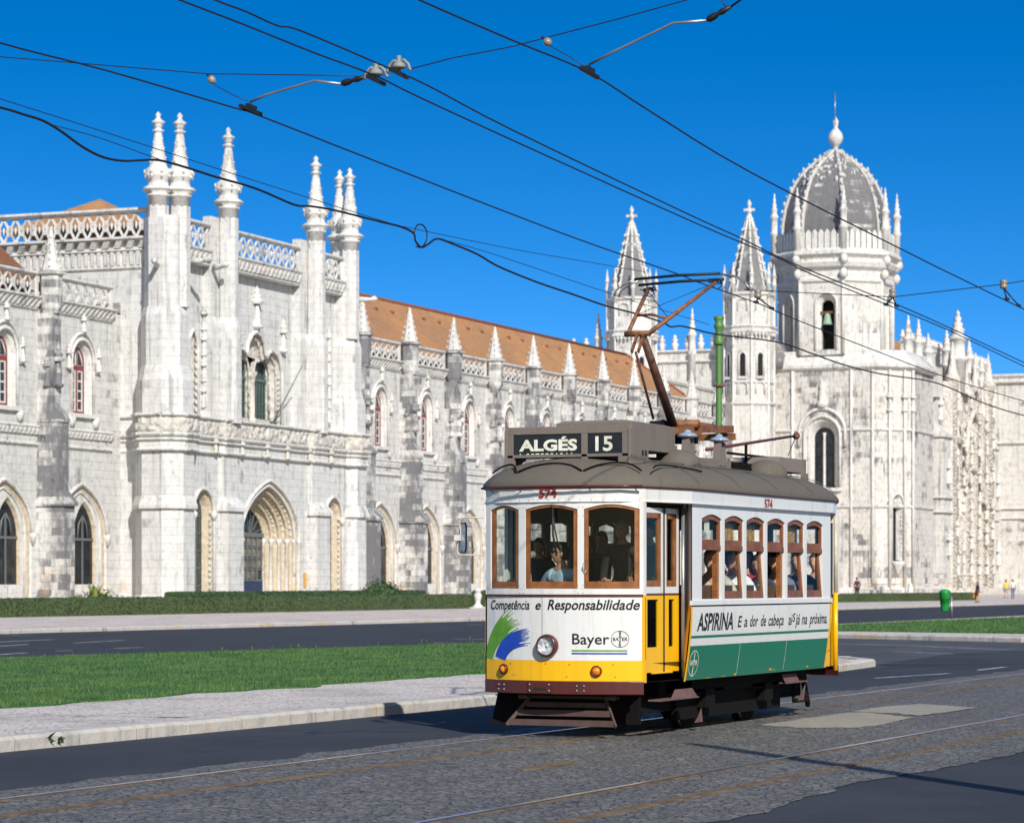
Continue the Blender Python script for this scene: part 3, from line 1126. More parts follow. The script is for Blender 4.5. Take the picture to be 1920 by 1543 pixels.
def window_up(parent, xb, first):
    if 'up' in first:
        return inst(first['up'], (xb - first['ux'] + first['up'].location.x, 0, 0), parent)
    base = first['base']
    c = xb + 4.2
    Y0 = WY + .36
    out = arch(c, .83, 11.0, 13.9, 14.76, 'round')
    w = MB()
    # painted frame with openings: two tall casements and two quadrant lights
    hl = [(c - .68, 11.18), (c - .68, 13.45), (c - .07, 13.45), (c - .07, 11.18)]
    hr = [(2 * c - x, z) for x, z in hl]
    q = [(c - .66, 13.72), (c - .60, 14.05), (c - .42, 14.38), (c - .2, 14.58), (c - .07, 14.6), (c - .07, 13.72)]
    qr = [(2 * c - x, z) for x, z in q]
    w.poly([out, hl, hr, q, qr], lambda x, z: (x, Y0, z))
    for lp in (hl, hr, q, qr):
        w.loft([[(x, Y0, z) for x, z in lp], [(x, Y0 + .05, z) for x, z in lp]], closed=True)
    w = w.build('window', M['redwood'], parent, base)
    b = MB()
    for lp, n in ((hl, 5), (hr, 5)):
        x0, x1, z0, z1 = lp[0][0], lp[2][0], lp[0][1], lp[1][1]
        x0, x1 = min(x0, x1), max(x0, x1)
        for x in (x0 + .045, x1 - .045):
            b.box(x - .045, x + .045, Y0 + .02, Y0 + .06, z0, z1)
        for k in range(n):
            z = z0 + (z1 - z0 - .09) * k / (n - 1)
            b.box(x0 + .09, x1 - .09, Y0 + .022, Y0 + .058, z, z + .09)
    for lp in (q, qr):
        b.tube([(x, Y0 + .04, z) for x, z in lp + lp[:1]], .05, 4)
    b.build('glazing_bars', M['whitewood'], w, base)
    p = MB()
    for lp in (hl, hr, q, qr):
        p.poly([lp], lambda x, z: (x, Y0 + .07, z))
    p.build('pane', M['darkglass'], w, base)
    first['up'] = w
    first['ux'] = xb
    return w


def buttress(parent, xb, base, first):
    if 'bt' in first:
        for k in ('bt', 'sp'):
            inst(first[k], (xb - first['bx'] + first[k].location.x, 0, 0), parent)
        return
    mb = MB()
    w = .56
    mb.box(xb - w, xb + w, 78.3, WY + .02, 0, 5.75)
    mb.box(xb - w - .06, xb + w + .06, 78.2, WY + .021, 0, .9)
    mb.taper(xb - w - .12, xb + w + .12, 78.15, WY + .02, 5.75, xb - w - .12, xb + w + .12, 78.15, WY + .02, 5.95)
    mb.taper(xb - w - .12, xb + w + .12, 78.15, WY + .02, 5.95, xb - w + .04, xb + w - .04, 78.65, WY + .02, 6.6)
    mb.box(xb - w + .04, xb + w - .04, 78.65, WY + .02, 6.6, 10.3)
    mb.taper(xb - w, xb + w, 78.58, WY + .02, 10.3, xb - w, xb + w, 78.58, WY + .02, 10.48)
    mb.taper(xb - w, xb + w, 78.58, WY + .02, 10.48, xb - w + .1, xb + w - .1, 79.1, WY + .02, 11.4)
    mb.box(xb - w + .1, xb + w - .1, 79.1, WY + .02, 11.4, 16.2)
    statue(mb, xb, 79.0, 13.2, 2.0, .3)
    statue(mb, xb - .45, 79.4, 13.0, 1.6, .22)
    mb.lathe((xb, 79.45, 0), [(.50, 16.2), (.62, 16.5), (.62, 18.25), (.80, 18.32), (.82, 18.45), (.6, 18.52)], 8, False, PI / 8)
    first['bt'] = mb.build('buttress', M['butt'], parent, base)
    sp = MB()
    sp.lathe((xb, 79.45, 0), [(.56, 18.52), (.50, 18.7), (.30, 19.6), (.10, 20.75), (.13, 20.8), (0, 20.95)], 8, False, PI / 8)
    for k in range(5):
        for j in range(4):
            a = j * PI / 2 + PI / 8
            r = .52 - k * .09
            sp.blob((xb + r * math.cos(a), 79.45 + r * math.sin(a), 18.75 + k * .4), .07, .07, .09, 5, 4)
    first['sp'] = sp.build('spire', M['pin'], parent, base)
    first['bx'] = xb


def wing(label, bs, x0, x1, roof, fb):
    base = (bs[0], WY, 0)
    root = thingF('monastery_wing', label, 'building', base)
    wall, trim, warm = MB(), MB(), MB()
    first = {'base': base}
    n = len(bs)
    for k in range(n - 1):
        a, b = bs[k], bs[k + 1]
        if k == 0:
            a0 = x0
        else:
            a0 = a
        wing_bay(wall, trim, warm, a, a0, b if k < n - 2 else x1)
    wall.build('wall', M['wall'], root, base)
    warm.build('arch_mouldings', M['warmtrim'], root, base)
    # courses, corbel table, parapet
    for k in range(n - 1):
        a, b = bs[k] + .58, bs[k + 1] - .58
        if k == 0:
            a = max(x0, a)
        if k == n - 2:
            b = min(b, x1 - .02)
        A, B = (a, WY, 0), (b, WY, 0)
        rail(trim, A, B, 9.0, 9.16, .14)
        rail(trim, A, B, 9.95, 10.12, .20)
        dentils(trim, A, B, 9.62, 9.95, .22, .42, .22, .6)
        rail(trim, A, B, 16.35, 16.5, .12)
        dentils(trim, A, B, 16.5, 16.92, .34, .5, .3, .45)
        rail(trim, A, B, 16.92, 17.12, .42, .2)
        rail(trim, A, B, 18.22, 18.42, .22, .2)
        lattice(trim, (a, WY - .02, 0), (b, WY - .02, 0), 17.1, 18.24, 1.02, .13, .16)
        trim.box(a, a + .22, WY - .12, WY + .1, 17.1, 18.24)
        trim.box(b - .22, b, WY - .12, WY + .1, 17.1, 18.24)
    trim.build('parapet_and_courses', M['trim'], root, base)
    for k in range(n - 1):
        window_low(root, bs[k], first)
        window_up(root, bs[k], first)
    for k in fb:
        buttress(root, bs[k], base, first)
    r = MB()
    r.add([f(x) for f in (lambda x: (x, WY + .35, 17.5), lambda x: (x, WY + 6.6, 22.55)) for x in ()], [])
    (rx0, rx1, hl, hr) = roof
    ya, yr, yb = WY + .45, WY + 6.6, WY + 12.8
    za, zr = 17.6, 22.75
    vs = [(rx0, ya, za), (rx1, ya, za), (rx1 - hr, yr, zr), (rx0 + hl, yr, zr), (rx1, yb, za), (rx0, yb, za)]
    r.add(vs, [(0, 1, 2, 3), (1, 4, 2), (2, 4, 5, 3), (0, 3, 5)])
    ro = r.build('roof', M['roof_o'] if hr > 1 else M['roof_r'], root, base)
    rc = MB()
    rc.tube([(rx0 + hl, yr, zr + .03), (rx1 - hr, yr, zr + .03)], .16, 6)
    if hr > 1:
        rc.tube([(rx1 - hr, yr, zr + .03), (rx1, ya, za + .05)], .15, 6)
    L = rx1 - hr - rx0
    k = 0
    while k * 2.9 < L - 2:
        x = rx0 + 2 + k * 2.9
        rc.lathe((x, yr - 1.35, zr - 1.12), [(.16, -.05), (.16, .14), (0, .2)], 6)
        k += 1
    rc.build('ridge_tiles', M['roof_r'], ro, base)
    # body behind the front
    bk = MB()
    bk.add([(x0, WY + .9, 0), (x1, WY + .9, 0), (x1, WY + .9, 17.4), (x0, WY + .9, 17.4)], [(0, 1, 2, 3)])
    bk.add([(x0, WY, 17.0), (x1, WY, 17.0), (x1, WY + 1.2, 17.0), (x0, WY + 1.2, 17.0)], [(0, 1, 2, 3)])
    bk.add([(x1, WY + .02, 0), (x1, yb, 0), (x1, yb, 17.6), (x1, WY + .02, 17.6)], [(0, 1, 2, 3)])
    bk.add([(x0, yb, 0), (x1, yb, 0), (x1, yb, 17.6), (x0, yb, 17.6)], [(0, 1, 2, 3)])
    bk.build('rear_wall', M['wall'], root, base)
    return root


lb = [98.7, 106.65, 114.6, 122.55, 130.5, 138.45]
wing('weathered white monastery wing with one lone spire, left of the six-pinnacled gatehouse', lb, 98.2, 139.0, (98, 131.9, 6, .02), [0, 1, 2, 3, 4])
rb = [170.45 + 7.92 * k for k in range(-1, 11)]
wing('long white monastery wing under an orange roof, row of stone spires along its parapet', rb, 162.6, rb[-1] + .6, (163, rb[-1] + .5, 0, 6.2), list(range(1, 12)))


# ------------------------------------------------------------------ gatehouse
PB = (150.4, 76, 0)
pav = thingF('monastery_gatehouse', 'tall white gatehouse with six slender pinnacles above its pointed portal', 'building', PB)
wall, trim, warm, carv = MB(), MB(), MB(), MB()
PY = 76.0
LX, RX = 139.0, 162.6
a1 = arch(141.45, 1.25, .2, 5.6, 7.0, 'round')
a2 = arch(158.75, 1.25, .2, 5.6, 7.0, 'round')
PC = 149.9
pt = arch(PC, 3.9, .2, 4.2, 7.75, 'point', 12)
wall.poly([[(LX, 0), (RX, 0), (RX, 10.0), (LX, 10.0)], a1, a2, pt], lambda x, z: (x, PY, z))
UY = 76.9
tre = [(147.0, 11.2), (147.0, 14.3), (147.1, 14.9), (147.35, 15.35), (147.7, 15.6), (148.1, 15.55), (148.4, 15.25), (148.5, 15.4), (148.7, 16.0), (149.15, 16.5), (149.75, 16.75),
       (150.35, 16.55), (150.8, 16.1), (151.0, 15.5), (151.1, 15.25), (151.4, 15.6), (151.9, 15.75), (152.5, 15.6), (152.95, 15.2), (153.15, 14.7), (153.2, 14.3), (153.2, 11.2)]
s1 = arch(141.85, .55, 11.3, 15.0, 16.2, 'point')
s2 = arch(158.6, .55, 11.3, 15.0, 16.2, 'point')
wall.poly([[(LX, 10.9), (RX, 10.9), (RX, 20.3), (LX, 20.3)], s1, s2, tre], lambda x, z: (x, UY, z))
wall.add([(LX, PY, 10), (RX, PY, 10), (RX, UY, 10.95), (LX, UY, 10.95)], [(0, 1, 2, 3)])
# side walls
for X in (LX, RX):
    wall.add([(X, PY, 0), (X, 91, 0), (X, 91, 21.4), (X, PY, 21.4)], [(0, 1, 2, 3)])
wall.add([(LX, 91, 0), (RX, 91, 0), (RX, 91, 21.4), (LX, 91, 21.4)], [(0, 1, 2, 3)])
wall.add([(LX, UY, 20.9), (RX, UY, 20.9), (RX, 91, 20.9), (LX, 91, 20.9)], [(0, 1, 2, 3)])
# piers beside the shafts
for xc in (144.3, 156.0):
    wall.box(xc - 1.35, xc + 1.15, 76.25, UY + .01, 10.95, 16.6)
    wall.taper(xc - 1.35, xc + 1.15, 76.25, UY + .01, 16.6, xc - 1.2, xc + 1.0, 76.4, UY + .01, 17.1)
    wall.box(xc - 1.2, xc + 1.0, 76.4, UY + .01, 17.1, 22.9)
    wall.box(xc - .95, xc + .95, 75.35, PY + .01, 0, 5.75)
    trim.taper(xc - 1.1, xc + 1.1, 75.2, PY + .01, 5.75, xc - 1.1, xc + 1.1, 75.2, PY + .01, 5.98)
    trim.taper(xc - 1.1, xc + 1.1, 75.2, PY + .01, 5.98, xc - .9, xc + .9, 75.7, PY + .01, 6.6)
    wall.box(xc - .9, xc + .9, 75.7, PY + .01, 6.6, 9.9)
# corner bodies
for xc, sg in ((138.75, 1), (161.9, 1)):
    yc = 77.0
    wall.lathe((xc, yc, 0), [(1.75, 0), (1.75, .8), (1.66, .9), (1.66, 5.8), (1.66, 9.95)], 8, False, PI / 8)
    trim.lathe((xc, yc, 0), [(1.70, 5.72), (1.86, 5.78), (1.86, 5.98), (1.67, 6.5)], 8, False, PI / 8)
    wall.lathe((xc, yc, 0), [(1.62, 10.9), (1.62, 13.0), (1.36, 13.9), (1.36, 16.7), (1.25, 17.1), (1.18, 17.2), (1.18, 22.2), (1.0, 22.35)], 8, False, PI / 8)
for x, y in ((138.23, 77.15), (139.03, 76.2), (161.6, 76.2), (162.1, 77.15)):
    wall.lathe((x, y, 0), [(.6, 17.2), (.6, 22.9)], 8, False, PI / 8)
for x in (144.53, 156.21):
    wall.lathe((x, 76.0, 0), [(.78, 10.9), (.78, 16.5), (.62, 17.1), (.6, 22.9)], 8, False, PI / 8)
wall.build('wall', M['wall2'], pav, PB)
# pinnacles: parts of one shape
mbp = MB()
mbp.lathe((138.23, 77.15, 23.75), pinnacle_prof(.58, 4.5), 10, True)
for k in range(8):
    a = 2 * PI * k / 8
    for zz, rr in ((24.75, .78), (24.5, .72)):
        mbp.blob((138.23 + rr * math.cos(a), 77.15 + rr * math.sin(a), zz + .05), .09, .09, .13, 5, 4)
for k in range(26):
    a = k * .75
    zz = 25.2 + k * .065
    rr = .50 - .011 * k
    mbp.blob((138.23 + rr * math.cos(a), 77.15 + rr * math.sin(a), zz), .05, .05, .07, 4, 3)
p0 = mbp.build('pinnacle', M['pin'], pav, PB)
for x, y in ((139.03, 76.2), (161.6, 76.2), (162.1, 77.15), (144.53, 76.0), (156.21, 76.0)):
    inst(p0, (x - 138.23, y - 77.15, 0), pav)
# carved frieze between the storeys, following the plan
plan = [(139.0, 81.0), (139.0, 78.75), (138.0, 78.6), (137.05, 77.75), (137.05, 76.3), (138.05, 75.3), (139.5, 75.3), (140.4, 75.9), (143.2, 75.9), (143.4, 75.6), (145.3, 75.6), (145.5, 75.9),
        (154.9, 75.9), (155.1, 75.6), (157.0, 75.6), (157.2, 75.9), (160.4, 75.9), (161.2, 75.3), (162.6, 75.3), (163.6, 76.3), (163.6, 77.7), (163.0, 79.0), (163.0, 80.0)]
for a, b in zip(plan[:-1], plan[1:]):
    A, B = Vector((*a, 0)), Vector((*b, 0))
    d = (B - A).normalized()
    r = Vector((d.y, -d.x, 0))
    L = (B - A).length
    deep = a[1] > 79.9
    if not deep:
        carve_panel(carv, 0, L, 10.08, 10.95, 0, .14, .12, lambda u, z, o: (A.x + d.x * u + r.x * o, A.y + d.y * u + r.y * o, z), A.x)
    A2, B2 = A - r * 0, B - r * 0
    rail(trim, A2, B2, 10.95, 11.14, .2, 1.0)
    rail(trim, A2, B2, 9.86, 10.06, .16, .6)
    rail(trim, A2, B2, 9.60, 9.74, .12, .6)
    rail(trim, A2, B2, 9.02, 9.16, .10, .6)
    wq = [A2 - r * .05, B2 - r * .05]
    trim.add([(p.x, p.y, z) for z in (9.1, 9.9) for p in wq], [(0, 1, 3, 2)])
for x in (145.9, 149.2, 151.9, 155.0, 158.0, 142.6):
    statue(carv, x, 75.8, 9.5, .8, .22)
carv.build('carved_frieze', M['carved'], pav, PB)
# west face: courses of the flank
A, B = (LX, 91, 0), (LX, 78.2, 0)
rail(trim, A, B, 19.5, 19.68, .12)
dentils(trim, A, B, 19.75, 20.5, .14, .42, 0, .5)
rail(trim, A, B, 20.5, 20.65, .18)
dentils(trim, A, B, 20.7, 21.1, .4, .8, .3, .5)
rail(trim, A, B, 21.1, 21.32, .5, .3)
rail(trim, A, B, 22.72, 22.98, .3, .3)
lattice(trim, A, B, 21.3, 22.74, .80, .15, .2)
# front parapets
for a, b in ((140.1, 142.9), (145.4, 154.7), (157.2, 160.9)):
    A, B = (a, 76.45, 0), (b, 76.45, 0)
    rail(trim, A, B, 19.95, 20.1, .12, .5)
    dentils(trim, A, B, 20.15, 20.65, .35, .55, .2, .5)
    rail(trim, A, B, 20.65, 20.9, .35, .5)
    rail(trim, A, B, 22.2, 22.42, .2, .2)
    lattice(trim, A, B, 20.88, 22.22, .95, .14, .18)
# gargoyles
for x, y, dx, dy in ((137.7, 76.9, -1.0, -.35), (162.9, 76.2, .9, -.7), (143.2, 76.2, -.3, -.9), (139.9, 75.9, .3, -.9)):
    z0 = 19.5 if x < 138 else 19.9
    carv2 = trim
    carv2.tube([(x, y, z0), (x + dx * .4, y + dy * .4, z0 + .02), (x + dx * .8, y + dy * .8, z0 + .05), (x + dx, y + dy, z0 + .12), (x + dx * 1.2, y + dy * 1.2, z0 + .08)], [.2, .17, .13, .2, .1], 6)
# big window mouldings, column, side niches
for off, r_ in ((0, .11), (.0, .09)):
    pass
ring_tube(trim, tre, UY - .06, .13)
ctr = (150.1, 13.4)
def shrink(lp, k, zb=11.2):
    return [(ctr[0] + (x - ctr[0]) * k, max(zb, ctr[1] + (z - ctr[1]) * k)) for x, z in lp]
carv3 = MB()
carv3.loft([[(x, UY, z) for x, z in tre], [(x, UY + .22, z) for x, z in shrink(tre, .94)], [(x, UY + .25, z) for x, z in shrink(tre, .89)], [(x, UY + .55, z) for x, z in shrink(tre, .84)]])
ring_tube(carv3, shrink(tre, .90), UY + .2, .09)
lt = arch(148.85, 1.05, 11.2, 14.2, 15.4, 'round')
rt = arch(151.55, 1.05, 11.2, 14.2, 15.4, 'round')
carv3.poly([shrink(tre, .84), lt, rt], lambda x, z: (x, UY + .55, z))
for q in (lt, rt):
    carv3.loft([[(x, UY + .55, z) for x, z in q], [(x, UY + .8, z) for x, z in q]])
    ring_tube(carv3, q, UY + .52, .08)
carv3.lathe((150.2, UY + .5, 0), [(.34, 11.2), (.34, 11.5), (.22, 11.6), (.22, 14.0), (.34, 14.2), (.38, 14.35)], 8)
for x in (147.2, 153.0):
    for k in range(9):
        carv3.blob((x, UY + .1, 11.6 + k * .32), .11, .11, .14, 6, 5)
statue(trim, 149.75, UY - .1, 18.0, 2.1, .38)
statue(trim, 146.6, UY - .1, 16.6, 1.7, .3)
statue(trim, 153.3, UY - .1, 16.6, 1.7, .3)
statue(trim, 147.6, UY - .1, 16.2, .9, .2)
carv3.build('window_surround', M['carved'], pav, PB)
# side lancets with figures down the jamb, and the flanking doors
for q, xc in ((s1, 141.85), (s2, 158.6)):
    carv3 = MB()
    carv3.loft([[(x, UY, z) for x, z in q], [(x, UY + .5, z) for x, z in arch(xc, .4, 11.3, 15.0, 15.9, 'point')]])
    ring_tube(trim, q, UY - .05, .1)
    for k in range(10):
        carv3.blob((xc + .5, UY + .05, 11.6 + k * .42), .13, .13, .17, 6, 5)
    for k in range(4):
        statue(trim, xc + 1.1, UY - .15, 12.4 + k * 1.5, 1.3, .2)
    carv3.build('lancet_jamb', M['carved'], pav, PB)
for q, xc in ((a1, 141.45), (a2, 158.75)):
    carv3, warm2 = MB(), MB()
    warm2.loft([[(x, PY, z) for x, z in q], [(x, PY + .14, z) for x, z in arch(xc, 1.1, .2, 5.6, 6.85, 'round')], [(x, PY + .18, z) for x, z in arch(xc, .95, .2, 5.6, 6.7, 'round')],
               [(x, PY + .5, z) for x, z in arch(xc, .72, .2, 5.6, 6.45, 'round')]])
    ring_tube(trim, q, PY - .04, .11)
    for k in range(14):
        carv3.blob((xc + 1.0, PY + .13, .9 + k * .36 + random.uniform(-.06, .06)), random.uniform(.08, .13), .12, random.uniform(.1, .18), 6, 5, .5, 6)
    carv3.build('carved_door_jamb', M['carved'], pav, PB)
    warm2.build('door_reveal', M['warmtrim'], pav, PB)
    trim.box(xc + .75, xc + 1.25, PY - .02, PY + .3, .2, .8)
    for sx in (-1.2, 1.2):
        trim.lathe((xc + sx, PY - .05, 5.5), [(.06, -.35), (.2, -.1), (.22, .08), (.1, .2)], 6)
# the portal: stepped archivolts
carv3 = MB()
steps = [(3.9, 7.75, 0), (3.72, 7.6, .08), (3.5, 7.45, .12), (3.32, 7.3, .36), (3.05, 7.12, .40), (2.88, 6.98, .66), (2.6, 6.78, .70), (2.42, 6.62, .98), (2.15, 6.42, 1.02), (1.98, 6.25, 1.28), (1.8, 6.1, 1.4)]
warm.loft([[(x, PY + dy, z) for x, z in arch(PC, hw, .2, 4.2, zt, 'point', 12)] for hw, zt, dy in steps])
for i, (hw, zt, dy) in enumerate(steps[::2]):
    ring_tube(trim if i < 2 else warm, arch(PC, hw, .9, 4.2, zt, 'point', 12), PY + dy - .02, .10)
    for s in (-1, 1):
        trim.lathe((PC + s * hw, PY + dy, .2), [(.2, 0), (.2, .5), (.12, .6), (.11, 3.7), (.2, 3.85), (.22, 4.05)], 6)
for hw, zt, dy in (steps[3], steps[5], steps[7]):
    o = arch(PC, hw + .08, .9, 4.2, zt + .06, 'point', 26)
    for x, z in o[::2]:
        carv3.blob((x, PY + dy - .05, z), .12, .1, .13, 5, 4)
trim.build('parapet_and_mouldings', M['trim'], pav, PB)
warm.build('portal_archivolts', M['warmtrim'], pav, PB)
carv3.build('portal_carving', M['carved'], pav, PB)
# doors and windows
dr = MB()
dr.poly([arch(PC, 1.85, .2, 4.2, 6.15, 'point', 12)], lambda x, z: (x, PY + 1.42, z))
dro = dr.build('portal_door', M['darkglass'], pav, PB)
g = MB()
for k in range(6):
    x = PC - 1.7 + 0 + k * .66
    g.box(x - .035, x + .035, PY + 1.34, PY + 1.41, 1.7, 4.4)
for k in range(5):
    g.box(PC - 1.8, PC + 1.8, PY + 1.345, PY + 1.405, 1.7 + k * .66, 1.78 + k * .66)
g.box(PC - 1.8, PC + 1.8, PY + 1.3, PY + 1.41, 4.35, 4.6)
for k in range(7):
    a = PI * (k + .5) / 7
    g.beam((PC, PY + 1.38, 4.5), (PC + 1.5 * math.cos(a), PY + 1.38, 4.5 + 1.5 * math.sin(a)), .05)
g.build('door_grille', M['lead'], dro, PB)
MB().box(PC - 1.8, PC + 1.8, PY + 1.36, PY + 1.415, .2, 1.65).build('lower_panel', M['c_navy'], dro, PB)
pa = MB()
for k in range(5):
    for j in range(4):
        if (k, j) not in ((4, 0),):
            pa.box(PC - 1.65 + k * .66, PC - 1.13 + k * .66, PY + 1.395, PY + 1.412, 1.84 + j * .66, 2.3 + j * .66)
pa.build('pane', plain('door panes painted with court light', (.17, .15, .11, 1), .3, var=.5, scale=1.2), dro, PB)  # light from the court is put into the panes' base colour
for xc in (141.45, 158.75):
    d_ = MB()
    d_.poly([arch(xc, .76, .2, 5.6, 6.5, 'round')], lambda x, z: (x, PY + .52, z))
    d_ = d_.build('side_door', M['blueglass'], pav, PB)
    k_ = MB()
    for z in (1.4, 2.4, 3.4, 4.4, 5.4):
        k_.box(xc - .7, xc + .7, PY + .45, PY + .50, z, z + .07)
    k_.box(xc - .04, xc + .04, PY + .445, PY + .505, .2, 6.3)
    k_.build('door_grille', M['lead'], d_, PB)
for q, nm in ((lt, 0), (rt, 1)):
    w_ = MB()
    w_.poly([q], lambda x, z: (x, UY + .8, z))
    w_ = w_.build('window', M['blueglass'], pav, PB)
    xc = (q[0][0] + q[-1][0]) / 2
    k_ = MB()
    for i in range(6):
        k_.box(xc - .95 + i * .38 - .02, xc - .95 + i * .38 + .02, UY + .74, UY + .79, 11.2, 13.9)
    for i in range(5):
        k_.box(xc - 1.05, xc + 1.05, UY + .745, UY + .785, 11.25 + i * .62, 11.29 + i * .62)
    k_.box(xc - 1.05, xc + 1.05, UY + .7, UY + .79, 13.85, 14.05)
    for i in range(8):
        k_.beam((xc - 1.0 + i * .26, UY + .77, 14.0), (xc - .7 + i * .26, UY + .77, 15.0), .02)
        k_.beam((xc - .7 + i * .26, UY + .765, 14.0), (xc - 1.0 + i * .26, UY + .765, 15.0), .02)
    k_.build('glazing_bars', M['irongreen'], w_, PB)
for xc in (141.85, 158.6):
    w_ = MB()
    w_.poly([arch(xc, .42, 11.3, 15.0, 15.95, 'point')], lambda x, z: (x, UY + .52, z))
    w_.build('lancet', M['void'], pav, PB)
rf = MB()
rf.add([(141.0, 81, 22.3), (149.5, 81, 22.3), (149.5, 89.5, 22.3), (141.0, 89.5, 22.3), (145.2, 85, 24.6)], [(0, 1, 4), (1, 2, 4), (2, 3, 4), (3, 0, 4)])
rf.build('roof', M['roof_o'], pav, PB)
fp_ = thingF('flagpole', 'thin dark bare flagpole slanting out from the gatehouse window', 'flagpole', (152.0, UY, 11.3))
fpm = MB()
fpm.tube([(0, 0, 0), (.55, -1.8, 3.6)], [.045, .03], 6)
fpm.build('pole', M['irongreen'], fp_)
MB().box(-.12, .12, -.1, .1, -.1, .12).build('bracket', M['irongreen'], fp_)
ys = tag(MB().box(-.16, .16, -.03, 0, -.45, .45).build('notice_board', M['ochre']), 'narrow ochre notice board fixed beside the portal', 'sign')
ys.location = f2w((154.6, PY - .03, 1.75))
ys.rotation_euler.z = FR

# ------------------------------------------------------------------ church
CB = (305.9, 85, 0)
ch = thingF('church', 'large pale church with an octagonal domed belfry and a sooty ribbed cupola', 'church', CB)


def octo(mb, c, prof, apo=True, smooth=False):
    k = 1 / math.cos(PI / 8) if apo else 1
    return mb.lathe(c, [(r * k, z) for r, z in prof], 8, smooth, PI / 8)


TC = (312.0, 85.0, 0)
blockp = [(305.9, 92.5), (305.9, 78.6), (309.1, 75.4), (320, 75.4), (320, 79.2)]


def ext(mb, plan, z0, z1, ins0=0.0, ins1=0.0, cx=312, cy=85):
    def p(q, i):
        v = Vector((q[0] - cx, q[1] - cy))
        return (cx + v.x * (1 - i / 8), cy + v.y * (1 - i / 8))
    vs = [(*p(q, ins0), z0) for q in plan] + [(*p(q, ins1), z1) for q in plan]
    n = len(plan)
    mb.add(vs, [(i, i + 1, n + i + 1, n + i) for i in range(n - 1)] + [tuple(range(n, 2 * n))])
    return mb


# west wall of the tower block with its big window
wl, tr, cl = MB(), MB(), MB()
BX = 305.9
wy = 84.9
wa = arch(wy, 2.0, 12.2, 18.3, 20.3, 'round')
wl.poly([[(78.6, 0), (92.5, 0), (92.5, 25.9), (78.6, 25.9)], wa], lambda y, z: (BX, y, z))
cq = math.sqrt(.5)
ch_fn = lambda u, z, o=0.0: (305.9 + u * cq + o * cq, 78.6 - u * cq + o * cq, z)
cs = arch(2.75, .80, 3.9, 10.4, 11.6, 'round')
wl.poly([[(0, 0), (4.525, 0), (4.525, 25.9), (0, 25.9)], cs], lambda u, z: ch_fn(u, z))
ci = arch(2.45, .42, 4.1, 10.2, 11.1, 'round')
tr.loft([[ch_fn(u, z) for u, z in cs], [ch_fn(u, z, .12) for u, z in arch(2.65, .66, 4.0, 10.3, 11.4, 'round')], [ch_fn(u, z, .55) for u, z in ci]])
tr.tube([ch_fn(u, z, -.06) for u, z in cs], .15, 6)
for j in range(12):
    tr.blob(ch_fn(3.35, 4.6 + j * .5, .12), .13, .13, .18, 5, 4, .5, 4)
tr.lathe(ch_fn(2.75, 2.6), [(.1, -.3), (.35, .2), (.75, .9), (.9, 1.2), (.85, 1.35)], 8)
MB().poly([ci], lambda u, z: ch_fn(u, z, .54)).build('slit_window', M['void'], ch, CB)
sa = arch(322.4, .55, 4.6, 11.6, 12.7, 'round')
wl.add([(309.1, 75.4, 0), (320, 75.4, 0), (320, 75.4, 25.9), (309.1, 75.4, 25.9)], [(0, 1, 2, 3)])
wl.add([(320, 75.4, 0), (320, 79.2, 0), (320, 79.2, 25.9), (320, 75.4, 25.9)], [(0, 1, 2, 3)])
tr.loft([[(BX, y, z) for y, z in wa], [(BX + .3, y, z) for y, z in arch(wy, 1.75, 12.4, 18.2, 20.0, 'round')], [(BX + .35, y, z) for y, z in arch(wy, 1.5, 12.5, 18.1, 19.7, 'round')],
         [(BX + 1.0, y, z) for y, z in arch(wy, 1.15, 12.6, 18.0, 19.2, 'round')]])
for hw, zt, o in ((2.1, 20.45, .12), (1.7, 19.95, -.28)):
    tr.tube([(BX - o, y, z) for y, z in arch(wy, hw, 12.2, 18.2, zt, 'round')], .16, 6)
tr.tube([(BX - .15, y, z) for y, z in arch(wy, 2.7, 17.0, 18.6, 21.3, 'round')], .2, 6)
tr.box(BX - .35, BX + .9, wy - 2.3, wy + 2.3, 11.9, 12.3)
tr.lathe((BX + .9, wy, 12.3), [(.22, 0), (.16, .3), (.15, 6.0), (.24, 6.3)], 8)
tr.lathe((BX - .1, wy, 21.4), [(.5, 0), (.7, .5), (.35, .9), (.45, 1.4), (.3, 2.2), (.4, 2.4), (0, 3.4)], 7)
# cornice, leads and ledges
ext(tr, blockp, 25.9, 26.25, -.5, -.55)
ext(tr, blockp, 25.6, 25.9, -.1, -.5)
ext(tr, blockp, 26.25, 27.5, -.5, .5)
ext(tr, blockp, 27.5, 27.9, .5, .55)
for z0, z1, o in ((18.7, 19.0, .22), (10.0, 10.3, .22), (0, 1.0, .3)):
    for a, b in zip(blockp[:-1], blockp[1:]):
        if z0 > 11 and a[1] > 90:
            rail(tr, (BX, 92.5, 0), (BX, wy + 2.3, 0), z0, z1, o, .3)
            rail(tr, (BX, wy - 2.3, 0), (BX, 78.6, 0), z0, z1, o, .3)
        else:
            rail(tr, (*a, 0), (*b, 0), z0, z1, o, .3)
for a, b in ((blockp[0], blockp[1]), (blockp[1], blockp[2])):
    dentils(tr, (*a, 0), (*b, 0), 10.3, 11.0, .2, 1.3, .4, .5)
for y in (91.5, 88.4, 81.5, 79.0):
    tr.tube([(BX - .1, y, .3), (BX - .1, y, 25.6)], .18, 6)
for x, y in ((306.9, 77.3), (308.3, 75.9), (309.3, 75.2)):
    tr.tube([(x, y, .3), (x, y, 25.6)], .18, 6)
    statue(tr, x, y, 22, 2.2, .4)
wl.build('tower_wall', M['church'], ch, CB)
MB().poly([arch(wy, 1.3, 12.3, 18.0, 19.4, 'round')], lambda y, z: (BX + .98, y, z)).build('window', M['darkglass'], ch, CB)
